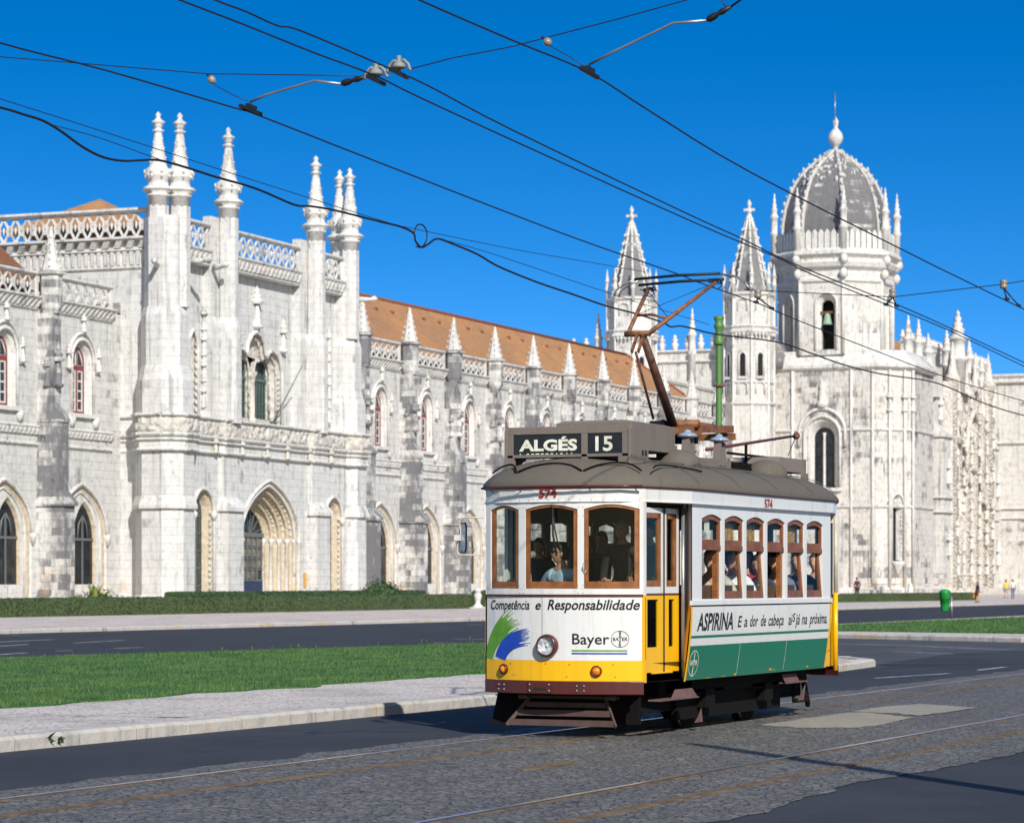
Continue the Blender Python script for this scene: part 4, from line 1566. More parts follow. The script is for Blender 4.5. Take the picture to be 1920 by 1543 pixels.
# belfry
bf = MB()
A8 = 6.1
half = A8 * math.tan(PI / 8)
faces = []
for k in range(8):
    a = PI + k * PI / 4            # face normals, starting west
    faces.append(a)
for k, a in enumerate(faces):
    n = Vector((math.cos(a), math.sin(a), 0))
    t_ = Vector((-n.y, n.x, 0))
    c = Vector(TC) + n * A8
    fn = lambda u, z, c=c, t_=t_: (c.x + t_.x * u, c.y + t_.y * u, z)
    if k in (0, 2, 1, 7):
        dd = {0: .55, 1: 0, 7: 0, 2: 0}[k]
        if k == 1:
            bf.poly([[(-half, 27.4), (half, 27.4), (half, 36.2), (-half, 36.2)]], fn)
            continue
        h = arch(dd, 1.25, 28.0, 33.2, 34.5, 'round')
        bf.poly([[(-half, 27.4), (half, 27.4), (half, 36.2), (-half, 36.2)], h], fn)
        i_ = arch(dd, .75, 28.0, 32.9, 33.7, 'round')
        fi = lambda u, z, o: (c.x + t_.x * u - n.x * o, c.y + t_.y * u - n.y * o, z)
        tr.loft([[fi(u, z, 0) for u, z in h], [fi(u, z, .3) for u, z in arch(dd, 1.05, 28.0, 33.1, 34.2, 'round')], [fi(u, z, .7) for u, z in i_]])
        bf.loft([[fi(u, z, .7) for u, z in i_], [fi(u, z, 1.3) for u, z in i_]])
        tr.tube([fi(u, z, -.08) for u, z in h], .14, 6)
    else:
        bf.poly([[(-half, 27.4), (half, 27.4), (half, 36.2), (-half, 36.2)]], fn)
bf.build('belfry_wall', M['church2'], ch, CB)
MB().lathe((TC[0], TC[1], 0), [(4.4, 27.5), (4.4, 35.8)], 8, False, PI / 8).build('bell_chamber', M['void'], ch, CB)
bl = MB()
by = (TC[0] - 5.55, TC[1] - .55, 0)
bl.lathe(by, [(.62, 30.9), (.5, 31.0), (.4, 31.5), (.32, 32.0), (.1, 32.2), (0, 32.25)], 12)
bl.build('bell', M['bronze'], ch, CB)
MB().box(by[0] - .12, by[0] + .12, by[1] - .8, by[1] + .8, 32.15, 32.4).build('bell_yoke', M['rust'], ch, CB)
kk = 1 / math.cos(PI / 8)
for k in range(8):
    a = PI / 8 + k * PI / 4
    x, y = TC[0] + A8 * kk * math.cos(a), TC[1] + A8 * kk * math.sin(a)
    tr.tube([(x, y, 27.5), (x, y, 36.3)], .22, 6)
octo(tr, (TC[0], TC[1], 0), [(6.1, 35.6), (6.35, 35.8), (6.35, 36.1), (6.2, 36.2), (6.2, 37.0), (6.7, 37.4), (6.9, 37.9), (6.6, 38.1), (6.6, 38.4), (7.1, 38.8), (7.1, 39.1), (6.75, 39.4), (6.6, 39.5), (5.0, 39.6)])
for k in range(8):
    a = PI / 8 + k * PI / 4
    for r, z in ((7.35, 38.2), (7.05, 36.6)):
        tr.blob((TC[0] + r * math.cos(a), TC[1] + r * math.sin(a), z), .5, .5, .6, 6, 5)
# merloned parapet with scalloped heads
for k in range(8):
    a0, a1_ = PI / 8 + k * PI / 4, PI / 8 + (k + 1) * PI / 4
    p0_ = Vector((TC[0] + 6.75 * math.cos(a0), TC[1] + 6.75 * math.sin(a0), 0))
    p1_ = Vector((TC[0] + 6.75 * math.cos(a1_), TC[1] + 6.75 * math.sin(a1_), 0))
    n = 7
    for j in range(n):
        q0, q1 = p0_.lerp(p1_, (j + .08) / n), p0_.lerp(p1_, (j + .92) / n)
        dd = (q1 - q0).normalized()
        rr = Vector((dd.y, -dd.x, 0)) * .12
        lo, hi, w = 39.4, 41.2, (q1 - q0).length
        out = [(0, lo), (w, lo), (w, hi), (w * .8, hi + .3), (w * .5, hi + .5), (w * .2, hi + .3), (0, hi)]
        for s_ in (-1, 1):
            tr.add([(q0.x + dd.x * u + rr.x * s_, q0.y + dd.y * u + rr.y * s_, z) for u, z in out], [tuple(range(7))])
        tr.add([(q0.x + dd.x * u + rr.x * s_, q0.y + dd.y * u + rr.y * s_, z) for s_ in (-1, 1) for u, z in out], [(i, (i + 1) % 7, 7 + (i + 1) % 7, 7 + i) for i in range(7)])
# cupola
dp = [(5.65, 39.5), (5.65, 41.5), (5.55, 43.0), (5.3, 44.6), (4.85, 46.2), (4.15, 47.8), (3.2, 49.1), (2.1, 50.1), (1.1, 50.8), (.5, 51.2), (.35, 51.5)]
dm = MB()
octo(dm, (TC[0], TC[1], 0), dp)
dome = dm.build('cupola', M['domestone'], ch, CB)
rb_ = MB()
for k in range(8):
    a = PI / 8 + k * PI / 4
    pts = [(TC[0] + (r * kk + .08) * math.cos(a), TC[1] + (r * kk + .08) * math.sin(a), z) for r, z in dp]
    rb_.tube(pts, .22, 6)
    for j in range(17):
        t_ = .06 + j * .055
        i = t_ * (len(dp) - 1)
        q = int(i)
        f_ = i - q
        r = dp[q][0] * (1 - f_) + dp[q + 1][0] * f_
        z = dp[q][1] * (1 - f_) + dp[q + 1][1] * f_
        if z > 42:
            rb_.blob((TC[0] + (r * kk + .32) * math.cos(a) + random.uniform(-.08, .08), TC[1] + (r * kk + .32) * math.sin(a) + random.uniform(-.08, .08), z + .1), random.uniform(.12, .22), random.uniform(.12, .22), random.uniform(.15, .32), 6, 4, .6, 3)
    # carved sprays in the upper panels
    b = k * PI / 4
    for j in range(16):
        z = random.uniform(47.2, 50.6)
        r = next(dp[i][0] + (z - dp[i][1]) / (dp[i + 1][1] - dp[i][1]) * (dp[i + 1][0] - dp[i][0]) for i in range(len(dp) - 1) if dp[i][1] <= z <= dp[i + 1][1])
        u = random.uniform(-.9, .9) * r * math.tan(PI / 8)
        x = TC[0] + r * math.cos(b) - u * math.sin(b)
        y = TC[1] + r * math.sin(b) + u * math.cos(b)
        rb_.blob((x, y, z), random.uniform(.1, .3), random.uniform(.1, .3), random.uniform(.15, .4), 6, 4, .7, 3)
rb_.build('cupola_ribs', stone('grey weathered rib stone', stain=.8, mortar=.2, streak=.5, base=(.60, .59, .57, 1), seed=9), dome, CB)
fn_ = MB()
fn_.lathe((TC[0], TC[1], 0), [(.5, 51.0), (.32, 51.4), (.28, 51.9), (.45, 52.1), (.74, 52.45), (.88, 52.9), (.88, 53.0), (.74, 53.5), (.4, 53.9), (.2, 54.2), (.3, 54.5), (.34, 54.9), (.15, 55.2), (.1, 55.4)], 12)
fn_.build('finial_ball', M['pin'], dome, CB)
MB().tube([(TC[0] - .25, TC[1], 54.6), (TC[0] - .25, TC[1], 58.2)], .07, 5).build('lightning_rod', M['steel'], dome, CB)


def church_pin(mb, x, y, z0, z1, r):
    h = z1 - z0
    mb.lathe((x, y, z0), [(r, 0), (r, h * .38), (r * 1.35, h * .4), (r * 1.35, h * .425), (r, h * .44), (r, h * .62), (r * 1.3, h * .64), (r * 1.4, h * .66), (r * .85, h * .69), (r * .8, h * .74),
                          (r * 1.0, h * .76), (r * .55, h * .79), (r * .7, h * .83), (r * .35, h * .86), (r * .5, h * .90), (r * .2, h * .93), (r * .3, h * .96), (0, h)], 7)


pinm = MB()
for k in range(8):
    a = PI / 8 + k * PI / 4
    church_pin(pinm, TC[0] + 7.1 * math.cos(a), TC[1] + 7.1 * math.sin(a), 38.5, 46.6, .40)
    pinm2 = pinm.build('pinnacle', M['pin'], ch, CB)
    pinm = MB()

# the two slender west turrets
def turret(Yc, Xc=300.0):
    wm, tm, sm_, vm = MB(), MB(), MB(), []
    c = (Xc, Yc, 0)
    octo(wm, c, [(2.62, 0), (2.62, 21.5), (2.5, 21.7), (2.5, 29.2), (2.75, 29.6), (2.75, 30.3), (2.55, 30.5), (2.5, 33.9)])
    for z, r, h in ((21.3, 2.85, .45), (13.5, 2.8, .35), (29.3, 3.0, .5), (30.0, 2.9, .3), (33.6, 2.75, .4), (23.8, 2.68, .25)):
        octo(tm, c, [(r - .25, z), (r, z + h * .5), (r, z + h), (r - .3, z + h * 1.2)])
    for k in range(8):
        a = PI / 8 + k * PI / 4
        x, y = Xc + 2.8 * math.cos(a), Yc + 2.8 * math.sin(a)
        tm.tube([(x, y, .4), (x, y, 34.2)], .16, 5)
        church_pin(tm, x, y, 33.4, 37.4, .23)
        for j in range(5):
            b = a + (j - 2) * PI / 20
            tm.blob((Xc + 2.9 * math.cos(b), Yc + 2.9 * math.sin(b), 29.3), .16, .16, .26, 5, 4)
    pr = [(2.15, 33.9), (1.95, 34.8), (1.5, 37.0), (.95, 39.6), (.5, 41.6), (.3, 42.4)]
    octo(sm_, c, pr)
    for k in range(8):
        a = PI / 8 + k * PI / 4
        tm.tube([(Xc + (r * kk) * math.cos(a), Yc + (r * kk) * math.sin(a), z) for r, z in pr], .15, 5)
        for j in range(8):
            t_ = j / 8
            z = 34.6 + t_ * 7.6
            r = 2.1 - (z - 34.2) * .222
            tm.blob((Xc + (r * kk + .18) * math.cos(a), Yc + (r * kk + .18) * math.sin(a), z), .17, .17, .22, 5, 4)
    tm.lathe(c, [(.3, 42.2), (.55, 42.5), (.3, 42.8), (.2, 43.2), (.42, 43.35), (.2, 43.5), (.16, 43.9), (.3, 44.2), (0, 44.7)], 7)
    tm.box(Xc - .14, Xc + .14, Yc - .62, Yc + .62, 43.35, 43.65)
    for k in (4, 5, 3):
        a = k * PI / 4
        n = Vector((math.cos(a), math.sin(a), 0))
        t_ = Vector((-n.y, n.x, 0))
        for zz, hh, hw in ((24.6, 2.6, .33),):
            o = arch(0, hw, zz, zz + hh - .4, zz + hh, 'round')
            f3 = lambda u, z, d_: (Xc + n.x * (2.5 + d_) + t_.x * u, Yc + n.y * (2.5 + d_) + t_.y * u, z)
            vm.append(MB().poly([o], lambda u, z: f3(u, z, .012)))
            tm.tube([f3(u, z, .08) for u, z in arch(0, hw + .1, zz, zz + hh - .4, zz + hh + .1, 'round')], .14, 5)
            tm.box(*sorted((f3(-.5, 0, .2)[0], f3(.5, 0, 0)[0])), *sorted((f3(-.5, 0, .1)[1], f3(.5, 0, .1)[1])), zz - .25, zz)
        for zz in (32.0, 22.7):
            o = arch(0, .55, zz, zz + .9, zz + 1.3, 'round')
            tm.tube([(Xc + n.x * 2.6 + t_.x * u, Yc + n.y * 2.6 + t_.y * u, z) for u, z in o], .1, 5)
    t0 = wm.build('turret', M['church2'], ch, CB)
    tm.build('turret_carving', M['pin'], t0, CB)
    sm_.build('spire', M['sooty'], t0, CB)
    for v_ in vm:
        v_.build('slit_window', M['void'], t0, CB)


turret(91.75)
turret(105.8)
# west front and the low range before it
wf, cr = MB(), MB()
wf.box(301.5, 304, 92, 114, 0, 28.0)
wf.box(304, 306.2, 92, 114, 0, 27.9)
wf.box(258, 299.5, 95.2, 112, 0, 23.4)
rail(tr, (301.5, 114, 0), (301.5, 92, 0), 26.6, 26.9, .3, .2)
rail(tr, (301.5, 114, 0), (301.5, 92, 0), 27.8, 28.1, .35, .2)
rail(tr, (258, 95.2, 0), (299.5, 95.2, 0), 22.9, 23.4, .3, .2)
tr.tube([(x, 95.1, z) for x, z in arch(277, 9, 10, 14, 21.3, 'round')], .35, 6)
tr.tube([(x, 95.1, z) for x, z in arch(277, 7, 10, 13.6, 19.6, 'round')], .2, 6)
k = 0
y = 113.5
while y > 92.5:
    tr.lathe((301.6, y, 28.1), [(.42, 0), (.3, .3), (.5, .7), (.22, .95), (.42, 1.2), (.15, 1.4), (.25, 1.6), (0, 1.8)], 6)
    y -= 1.55
for y, zt in ((98.9, 32.9), (110.3, 32.8), (108.4, 31), (95.3, 30.8)):
    church_pin(pinm, 301.2, y, 24, zt, .42)
    pinm.build('pinnacle', M['pin'], ch, CB)
    pinm = MB()
# nave: south wall beyond the tower, portal, transept
NY = 79.0
sw = arch(324.0, .85, 4.6, 11.2, 12.7, 'round')
wf.poly([[(320, 0), (368, 0), (368, 28.0), (320, 28.0)], sw], lambda x, z: (x, NY, z))
tr.loft([[(x, NY, z) for x, z in sw], [(x, NY + .9, z) for x, z in arch(324.2, .5, 4.8, 11.2, 12.3, 'round')]])
tr.tube([(x, NY - .1, z) for x, z in sw], .22, 6)
for j in range(13):
    tr.blob((324.9, NY + .2, 5.2 + j * .5), .16, .16, .2, 5, 4)
MB().poly([arch(324.2, .55, 4.8, 11.2, 12.3, 'round')], lambda x, z: (x, NY + .92, z)).build('slit_window', M['void'], ch, CB)
tr.lathe((324, NY - .1, 3.4), [(.1, -.4), (.5, .3), (.95, .9), (1.0, 1.2)], 8)
wf.add([(368, 79, 0), (368, 55, 0), (368, 55, 29.0), (368, 79, 29.0)], [(0, 1, 2, 3)])
wf.add([(368, 55, 29), (368, 100, 29), (400, 100, 29), (400, 55, 29)], [(0, 1, 2, 3)])
wf.add([(368, 55, 0), (430, 55, 0), (430, 55, 29), (368, 55, 29)], [(0, 1, 2, 3)])
for z0, z1, o in ((28.0, 28.4, .5), (19.9, 20.3, .35), (11.2, 11.5, .35), (9.9, 10.2, .3), (0, 1.2, .4)):
    rail(tr, (368, 79, 0), (368, 55, 0), z0, z1, o, .2)
    rail(tr, (320, NY, 0), (368, NY, 0), z0 - .6 if z0 > 2 else 0, z1 - .6 if z0 > 2 else z1, o, .2)
rail(tr, (368, 79, 0), (368, 55, 0), 28.9, 29.3, .3, .3)
nb = [(320.6, 1.0), (352, 1.1), (361, 1.3)]
for x, w in nb:
    wf.box(x - w, x + w, 76.6, NY + .01, 0, 19.2)
    wf.taper(x - w, x + w, 76.6, NY + .01, 19.2, x - w * .7, x + w * .7, 77.6, NY + .01, 20.6)
    wf.box(x - w * .7, x + w * .7, 77.6, NY + .01, 20.6, 27.8)
    for z in (9.6, 11.0, 18.9):
        tr.box(x - w - .25, x + w + .25, 76.35, NY - .05, z, z + .32)
    for z in (5, 14, 23):
        statue(tr, x, 76.4 if z < 19 else 77.4, z, 2.6, .5)
# parapet in the sky: crest and crowd of pinnacles
x = 319.0
while x < 367:
    tr.box(x, x + .55, NY - .25, NY + .05, 27.9, 30.2)
    tr.lathe((x + .28, NY - .1, 30.2), [(.35, 0), (.42, .35), (.2, .5), (.25, .7), (0, 1.1)], 5)
    x += 1.15
rail(tr, (319, NY, 0), (368, NY, 0), 29.6, 29.9, .3, .3)
for px_, ty, r in ((1703, 590, .5), (1722, 597, .5), (1740, 624, .55), (1775, 617, .55), (1786, 640, .5), (1796, 581, .95), (1817, 634, .55), (1829, 661, .5), (1840, 668, .5), (1849, 683, .5)):
    p = atF(px_, ty, 77.2 if px_ < 1765 else 75.5)
    church_pin(pinm, p.x, p.y, 24.5, p.z, r)
    pinm.build('pinnacle', M['pin'], ch, CB)
    pinm = MB()
wf.box(321.9, 325.7, 74.6, NY, 0, 19.0)
wf.taper(321.9, 325.7, 74.6, NY, 19.0, 322.4, 325.5, 75.6, NY, 20.2)
wf.box(322.4, 325.5, 75.6, NY, 20.2, 27.0)
for z in (9.8, 11.5, 18.7, 23.4):
    tr.box(321.6, 325.9, 74.3 if z < 20 else 75.3, NY - .05, z, z + .3)
for z in (6, 14.5, 22):
    statue(tr, 323.8, 74.4 if z < 20 else 75.4, z, 2.6, .5)
nr = MB()
nr.add([(322, 81, 28.2), (402, 81, 28.2), (402, 90, 33.6), (334, 90, 33.6), (402, 101, 28.2), (322, 101, 28.2)], [(0, 1, 2, 3), (3, 2, 4, 5), (0, 3, 5)])
nr.build('nave_roof', M['roof_o'], ch, CB)
wf.add([(402, 79, 0), (402, 110, 0), (402, 110, 28), (402, 79, 28)], [(0, 1, 2, 3)])
wf.build('nave_wall', M['church2'], ch, CB)
# south portal: shafts, canopied figures and open spires against a dark door
po = MB()
for x, w, yt in ((326.5, .8, 25.5), (329.9, .5, 22), (334.1, .55, 24), (338.7, .55, 25), (342.9, .5, 22), (346.5, .8, 26)):
    po.box(x - w, x + w, 74.4, 75.6 if x < 328 else NY, 0, yt)
    po.lathe((x, 74.6, 0), [(w * .9, 0), (w * .9, yt), (w * 1.4, yt + .4), (w * .8, yt + .9), (w * .5, yt + 2.2), (0, yt + 4.5)], 6)
    z = 3.4
    while z < yt:
        statue(po, x + random.uniform(-.2, .2), 74.0, z, random.uniform(1.6, 2.4), random.uniform(.3, .5))
        if random.random() < .5:
            statue(po, x + w, 74.3, z + 1.4, 1.7, .34)
        z += random.uniform(2.8, 4.6)
po.tube([(x, 74.5, z) for x, z in arch(336.5, 7.0, 1, 11, 15.5, 'round')], .45, 6)
po.tube([(x, 75.2, z) for x, z in arch(336.5, 5.6, 1, 10, 13.6, 'round')], .35, 6)
po.tube([(x, 74.2, z) for x, z in arch(336.5, 4.2, 15, 17, 22.5, 'point')], .35, 6)
po.box(322.5, 349, 71.5, NY, 0, .9)
po.box(323.5, 348.8, 70.4, 71.5, 0, .55)
for k in range(30):
    po.blob((random.uniform(326, 347), 74.1 + random.uniform(-.3, .3), random.uniform(11, 26)), .35, .3, .5, 5, 4, .6, 1)
po.build('south_portal', stone('carved portal limestone', stain=.5, carve=1.0, mortar=0, streak=.4, base=(.78, .74, .68, 1), warm=.02, seed=8), ch, CB)
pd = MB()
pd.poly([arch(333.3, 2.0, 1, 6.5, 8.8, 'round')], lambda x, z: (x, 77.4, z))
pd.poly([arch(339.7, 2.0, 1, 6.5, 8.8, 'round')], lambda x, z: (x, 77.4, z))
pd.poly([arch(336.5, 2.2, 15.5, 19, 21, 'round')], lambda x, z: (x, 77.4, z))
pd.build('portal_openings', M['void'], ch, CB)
bx = MB()
bx.box(325, 348, 77.5, NY, 0, 25.5)
bx.build('portal_back_wall', M['church2'], ch, CB)
tr.build('carved_trim', M['trim'], ch, CB)
cw = MB()
MB().lathe((0, 0, 0), [(1, 1)], 3)
lt_ = MB()
octo(lt_, (306.5, 91.8, 0), [(2.4, 26), (2.4, 27.5), (2.1, 28.6), (1.3, 29.5), (0, 29.9)], smooth=True)
lt_.build('small_dome', M['sooty'], ch, CB)


# ------------------------------------------------------------------ hedges, plants, street furniture
def leafy(mb, p, n, size):
    """a leaf-sized face at p looking roughly along n"""
    n = (Vector(n) + Vector([random.uniform(-.8, .8) for _ in range(3)])).normalized()
    t_ = n.orthogonal().normalized()
    t_ = (Matrix.Rotation(random.uniform(0, 6.28), 3, n) @ t_)
    b = n.cross(t_)
    p = Vector(p)
    mb.add([p - t_ * size, p + b * size * .55, p + t_ * size, p - b * size * .55], [(0, 1, 2, 3)])


def hedge(name, label, a, b, w, h, mat, group='clipped hedges', dens=90, size=.055, z0=.12):
    a, b = Vector((*a, 0)), Vector((*b, 0))
    root = a.lerp(b, .5)
    d = (b - a).normalized()
    r = Vector((d.y, -d.x, 0))
    L = (b - a).length
    mb = MB()
    n = max(2, int(L / .5))
    rings = []
    for i in range(n + 1):
        p = a.lerp(b, i / n)
        wv = noise.noise(Vector((i * .4, h, 0))) * .05
        rings.append([p + r * (w / 2 + wv) + Vector((0, 0, z0 - .05)), p + r * (w / 2 + wv) + Vector((0, 0, z0 + h - .06)), p + r * (w / 2 - .08) + Vector((0, 0, z0 + h + wv)),
                      p - r * (w / 2 - .08) + Vector((0, 0, z0 + h + wv)), p - r * (w / 2) + Vector((0, 0, z0 + h - .06)), p - r * (w / 2) + Vector((0, 0, z0 - .05))])
    mb.loft(rings, closed=True)
    mb.add(rings[0], [(0, 1, 2, 3, 4, 5)])
    mb.add(rings[-1], [(0, 1, 2, 3, 4, 5)])
    for _ in range(int(L * (h + w * .6) * dens)):
        u = random.uniform(0, L)
        if random.random() < h / (h + w * .6):
            leafy(mb, a + d * u + r * (w / 2 + random.uniform(-.02, .02)) + Vector((0, 0, z0 + random.uniform(0, h))), r, size)
        else:
            leafy(mb, a + d * u + r * random.uniform(-w / 2, w / 2) + Vector((0, 0, z0 + h + random.uniform(-.02, .025))), (0, 0, 1), size)
    return tag(mb.build(name, mat, None, (0, 0, 0), False), label, 'hedge', group)


hedge('hedge', 'long clipped green hedge along the pavement under the monastery windows', (80, 70.0), (143.6, 68.6), 1.3, .80, M['hedge'])
hedge('hedge', 'darker low hedge set just behind the long clipped hedge', (122, 74.6), (150.5, 74.9), 1.2, 1.0, M['hedge2'])
hedge('hedge', 'short leafy hedge to the right of the white stone baluster', (147.0, 68.9), (170, 69.0), 1.4, 1.0, M['hedge2'])
hedge('hedge', 'clipped hedge at the foot of the church beyond the tram', (180, 65.0), (224, 60.4), 1.2, .62, M['hedge'])


def bush(name, label, c, r, h, mat, n=900, size=.09):
    mb = MB()
    for _ in range(n):
        v = Vector([random.gauss(0, 1) for _ in range(3)]).normalized()
        v.z = abs(v.z)
        k = random.uniform(.72, 1.05) * (1 + .25 * noise.noise(v * 2.5 + Vector(c)))
        leafy(mb, (c[0] + v.x * r * k, c[1] + v.y * r * k, c[2] + v.z * h * k), v, size)
    mb.blob((c[0], c[1], c[2] + h * .1), r * .75, r * .75, h * .72, 10, 7, .3, 2)
    return tag(mb.build(name, mat, None, (0, 0, 0), False), label, 'bush')


p = ground_at(812, 1139.5)
bush('bush', 'rounded bush rising above the hedge beneath the third wing window', (145.5, 74.8, .12), 1.6, 1.75, M['hedge2'])
bush('bush', 'ragged low bush at the base of the spiky agave', (115.1, 74.7, .12), 1.3, 1.15, M['hedge2'], 500)


def agave(label, c, n, L, mat):
    mb = MB()
    for i in range(n):
        a = i * 2.4 + random.uniform(-.3, .3)
        el = random.uniform(.35, 1.35)
        l_ = L * random.uniform(.7, 1.1)
        d_ = Vector((math.cos(a), math.sin(a), 0))
        s_ = Vector((-d_.y, d_.x, 0))
        pts = [Vector(c) + d_ * (l_ * t * math.cos(el)) + Vector((0, 0, l_ * (t * math.sin(el) - .18 * t * t))) for t in (0, .25, .55, .8, 1)]
        ws = [.09, .14, .11, .06, 0]
        vs = []
        for q, w in zip(pts, ws):
            vs += [q - s_ * w * L * .8, q + Vector((0, 0, -.04)), q + s_ * w * L * .8]
        mb.add(vs, [(3 * k + j, 3 * k + j + 1, 3 * k + j + 4, 3 * k + j + 3) for k in range(4) for j in (0, 1)])
    return tag(mb.build('agave', mat, None, (0, 0, 0), False), label, 'plant')


agave('spiky agave with yellow-edged leaves poking up behind the hedge', (114.5, 74.5, .6), 22, 1.35, M['agave'])
# weeds at the kerb
mb = MB()
c = ground_at(75, 1401, .0)
for i in range(46):
    a = random.uniform(0, 6.28)
    l_ = random.uniform(.10, .24)
    q = c + Vector((random.uniform(-.22, .22), random.uniform(-.06, .06), 0))
    t_ = q + Vector((math.cos(a) * l_ * .8, math.sin(a) * l_ * .8, l_ * random.uniform(.2, .8)))
    s_ = Vector((-math.sin(a), math.cos(a), 0)) * .014
    mb.add([q - s_, q + s_, q.lerp(t_, .6) + s_ * .8 + Vector((0, 0, .03)), t_, q.lerp(t_, .6) - s_ * .8 + Vector((0, 0, .03))], [(0, 1, 2, 3, 4)])
tag(mb.build('weed_tuft', M['hedge2'], None, (0, 0, 0), False), 'tuft of dark weeds growing against the pale kerb face', 'weed')
# tall seed stalks along the lawn's far edge
mb = MB()
for i in range(45):
    x = random.uniform(40, 60)
    y = 31.6 - (x - 40) * .17 - abs(random.gauss(0, 1.6))
    hh = random.uniform(.04, .20) * random.uniform(.5, 1)
    mb.beam((x, y, .14), (x + random.uniform(-.08, .08), y, .14 + hh), .010)
    mb.beam((x, y, .14 + hh), (x + random.uniform(-.05, .05), y, .20 + hh), .022)
tag(mb.build('seed_stalks', M['blade'], None, (0, 0, 0), False), 'wispy seed stalks along the far edge of the lawn', 'grass', kind='stuff')

ba = thing('stone_baluster', 'stout white stone baluster standing at the end of the hedge', 'bollard', (143.6, 67.6, .12))
MB().lathe((0, 0, 0), [(.30, 0), (.30, .16), (.2, .2), (.14, .35), (.2, .55), (.24, .75), (.15, .95), (.22, 1.0), (.24, 1.08), (.1, 1.16), (0, 1.2)], 12).build('shaft', M['pin'], ba)
MB().box(-.34, .34, -.34, .34, -.02, .08).build('foot', M['pin'], ba)
for px_, lab in ((1700, 'small white stone bollard at the church garden edge'),):
    b2 = thing('stone_baluster', lab, 'bollard', f2w((274, 66.9, .12)))
    MB().lathe((0, 0, 0), [(.45, 0), (.42, .3), (.3, .5), (.3, .8), (.2, 1.2), (.24, 1.3), (0, 1.45)], 10).build('shaft', M['pin'], b2)
    MB().box(-.5, .5, -.5, .5, -.02, .12).build('foot', M['pin'], b2)
for i in range(5):
    x = 268 + i * 7.5
    g_ = MB()
    g_.box(-1.8, 1.8, -.4, .4, 0, random.uniform(.7, 1.1))
    g_.box(-1.95, 1.95, -.5, .5, random.uniform(1.1, 1.2), 1.3)
    o = g_.build('garden_wall', M['church'], None)
    o.location = f2w((x, 70.5 + random.uniform(-.5, .5), .12))
    o.rotation_euler.z = FR
    tag(o, 'low stained stone garden wall block before the church', 'wall', 'low wall blocks at the foot of the church')
# green litter bin on its post
g = ground_at(1784, 1158, .13)
bn = thing('litter_bin', 'bright green litter bin hung on a short grey post', 'bin', g)
MB().tube([(.0, 0, -.1), (.0, 0, .92)], .055, 8).build('post', M['steel'], bn)
off = Vector((ST, -CT, 0)) * -.28
tb = MB()
tb.lathe((off.x, off.y, .0), [(.155, .28), (.17, .32), (.22, .98), (.235, 1.0), (.235, 1.04), (.215, 1.04), (.2, .6), (.0, .5)], 14)
hd = tb.build('bucket', M['bin'], bn)
MB().lathe((off.x, off.y, 0), [(.245, 1.04), (.25, 1.10), (.18, 1.18), (0, 1.21)], 14).build('lid', M['bin'], bn)

# tram masts
def mast(label, x, y, h, k=1.0):
    r = thing('tram_mast', label, 'mast', (x, y, .13 if y > 15 else 0))
    m_ = MB()
    m_.lathe((0, 0, 0), [(.085 * k, 0), (.085 * k, h * .35), (.072 * k, h * .36), (.066 * k, h * .93), (.062 * k, h - .25)], 14)
    m_.build('pole', M['greenpole'], r)
    c_ = MB()
    c_.lathe((0, 0, 0), [(.075, h - .5), (.085, h - .48), (.085, h - .42), (.07, h - .40), (.06, h - .25), (.085, h - .2), (.09, h - .16), (.06, h - .12), (.085, h - .06), (.09, h - .02), (.04, h), (0, h + .01)], 14)
    c_.build('cap', M['greenpole'], r)
    b_ = MB()
    b_.lathe((0, 0, 0), [(.19, 0), (.19, .25), (.15, .3), (.14, 1.1), (.16, 1.15), (.10, 1.25)], 12)
    b_.build('base', M['greenpole'], r)
    MB().lathe((0, 0, 0), [(.09, h * .80), (.09, h * .805)], 10).build('clamp', M['rust'], r)
    return r


pm = at(1348, 592, 16.4)
mast('green cast-iron tram mast rising behind the tram roof', pm.x, pm.y, pm.z - .13, .78)
s0 = ground_at(1292, 1394)
mh = 7.2
run = mh / math.tan(SUN_EL)
mast('green tram mast beside the near road edge whose shadow crosses the tracks', s0.x - math.cos(SUN_TRAVEL) * run, s0.y - math.sin(SUN_TRAVEL) * run, mh, 1.7)


# ------------------------------------------------------------------ overhead line
def wire(name, label, pts, Y, r, mat='wire', group=None, cat='wire', ext=True):
    P3 = [at(x, y, Y) for x, y in pts]
    # smooth between the measured points
    out = []
    n = len(P3)
    for i in range(n - 1):
        p0_, p1_, p2_, p3_ = P3[max(0, i - 1)], P3[i], P3[i + 1], P3[min(n - 1, i + 2)]
        for k in range(4):
            t = k / 4
            out.append(.5 * ((2 * p1_) + (p2_ - p0_) * t + (2 * p0_ - 5 * p1_ + 4 * p2_ - p3_) * t * t + (3 * p1_ - p0_ - 3 * p2_ + p3_) * t ** 3) if len(pts) > 2 else p1_.lerp(p2_, t))
    out.append(P3[-1])
    m_ = MB()
    m_.tube(out, r, 6)
    o_ = out[0].copy()
    m2 = m_.build(name, M[mat], None, o_, fix=False)
    m2.location = o_
    return tag(m2, label, cat, group)


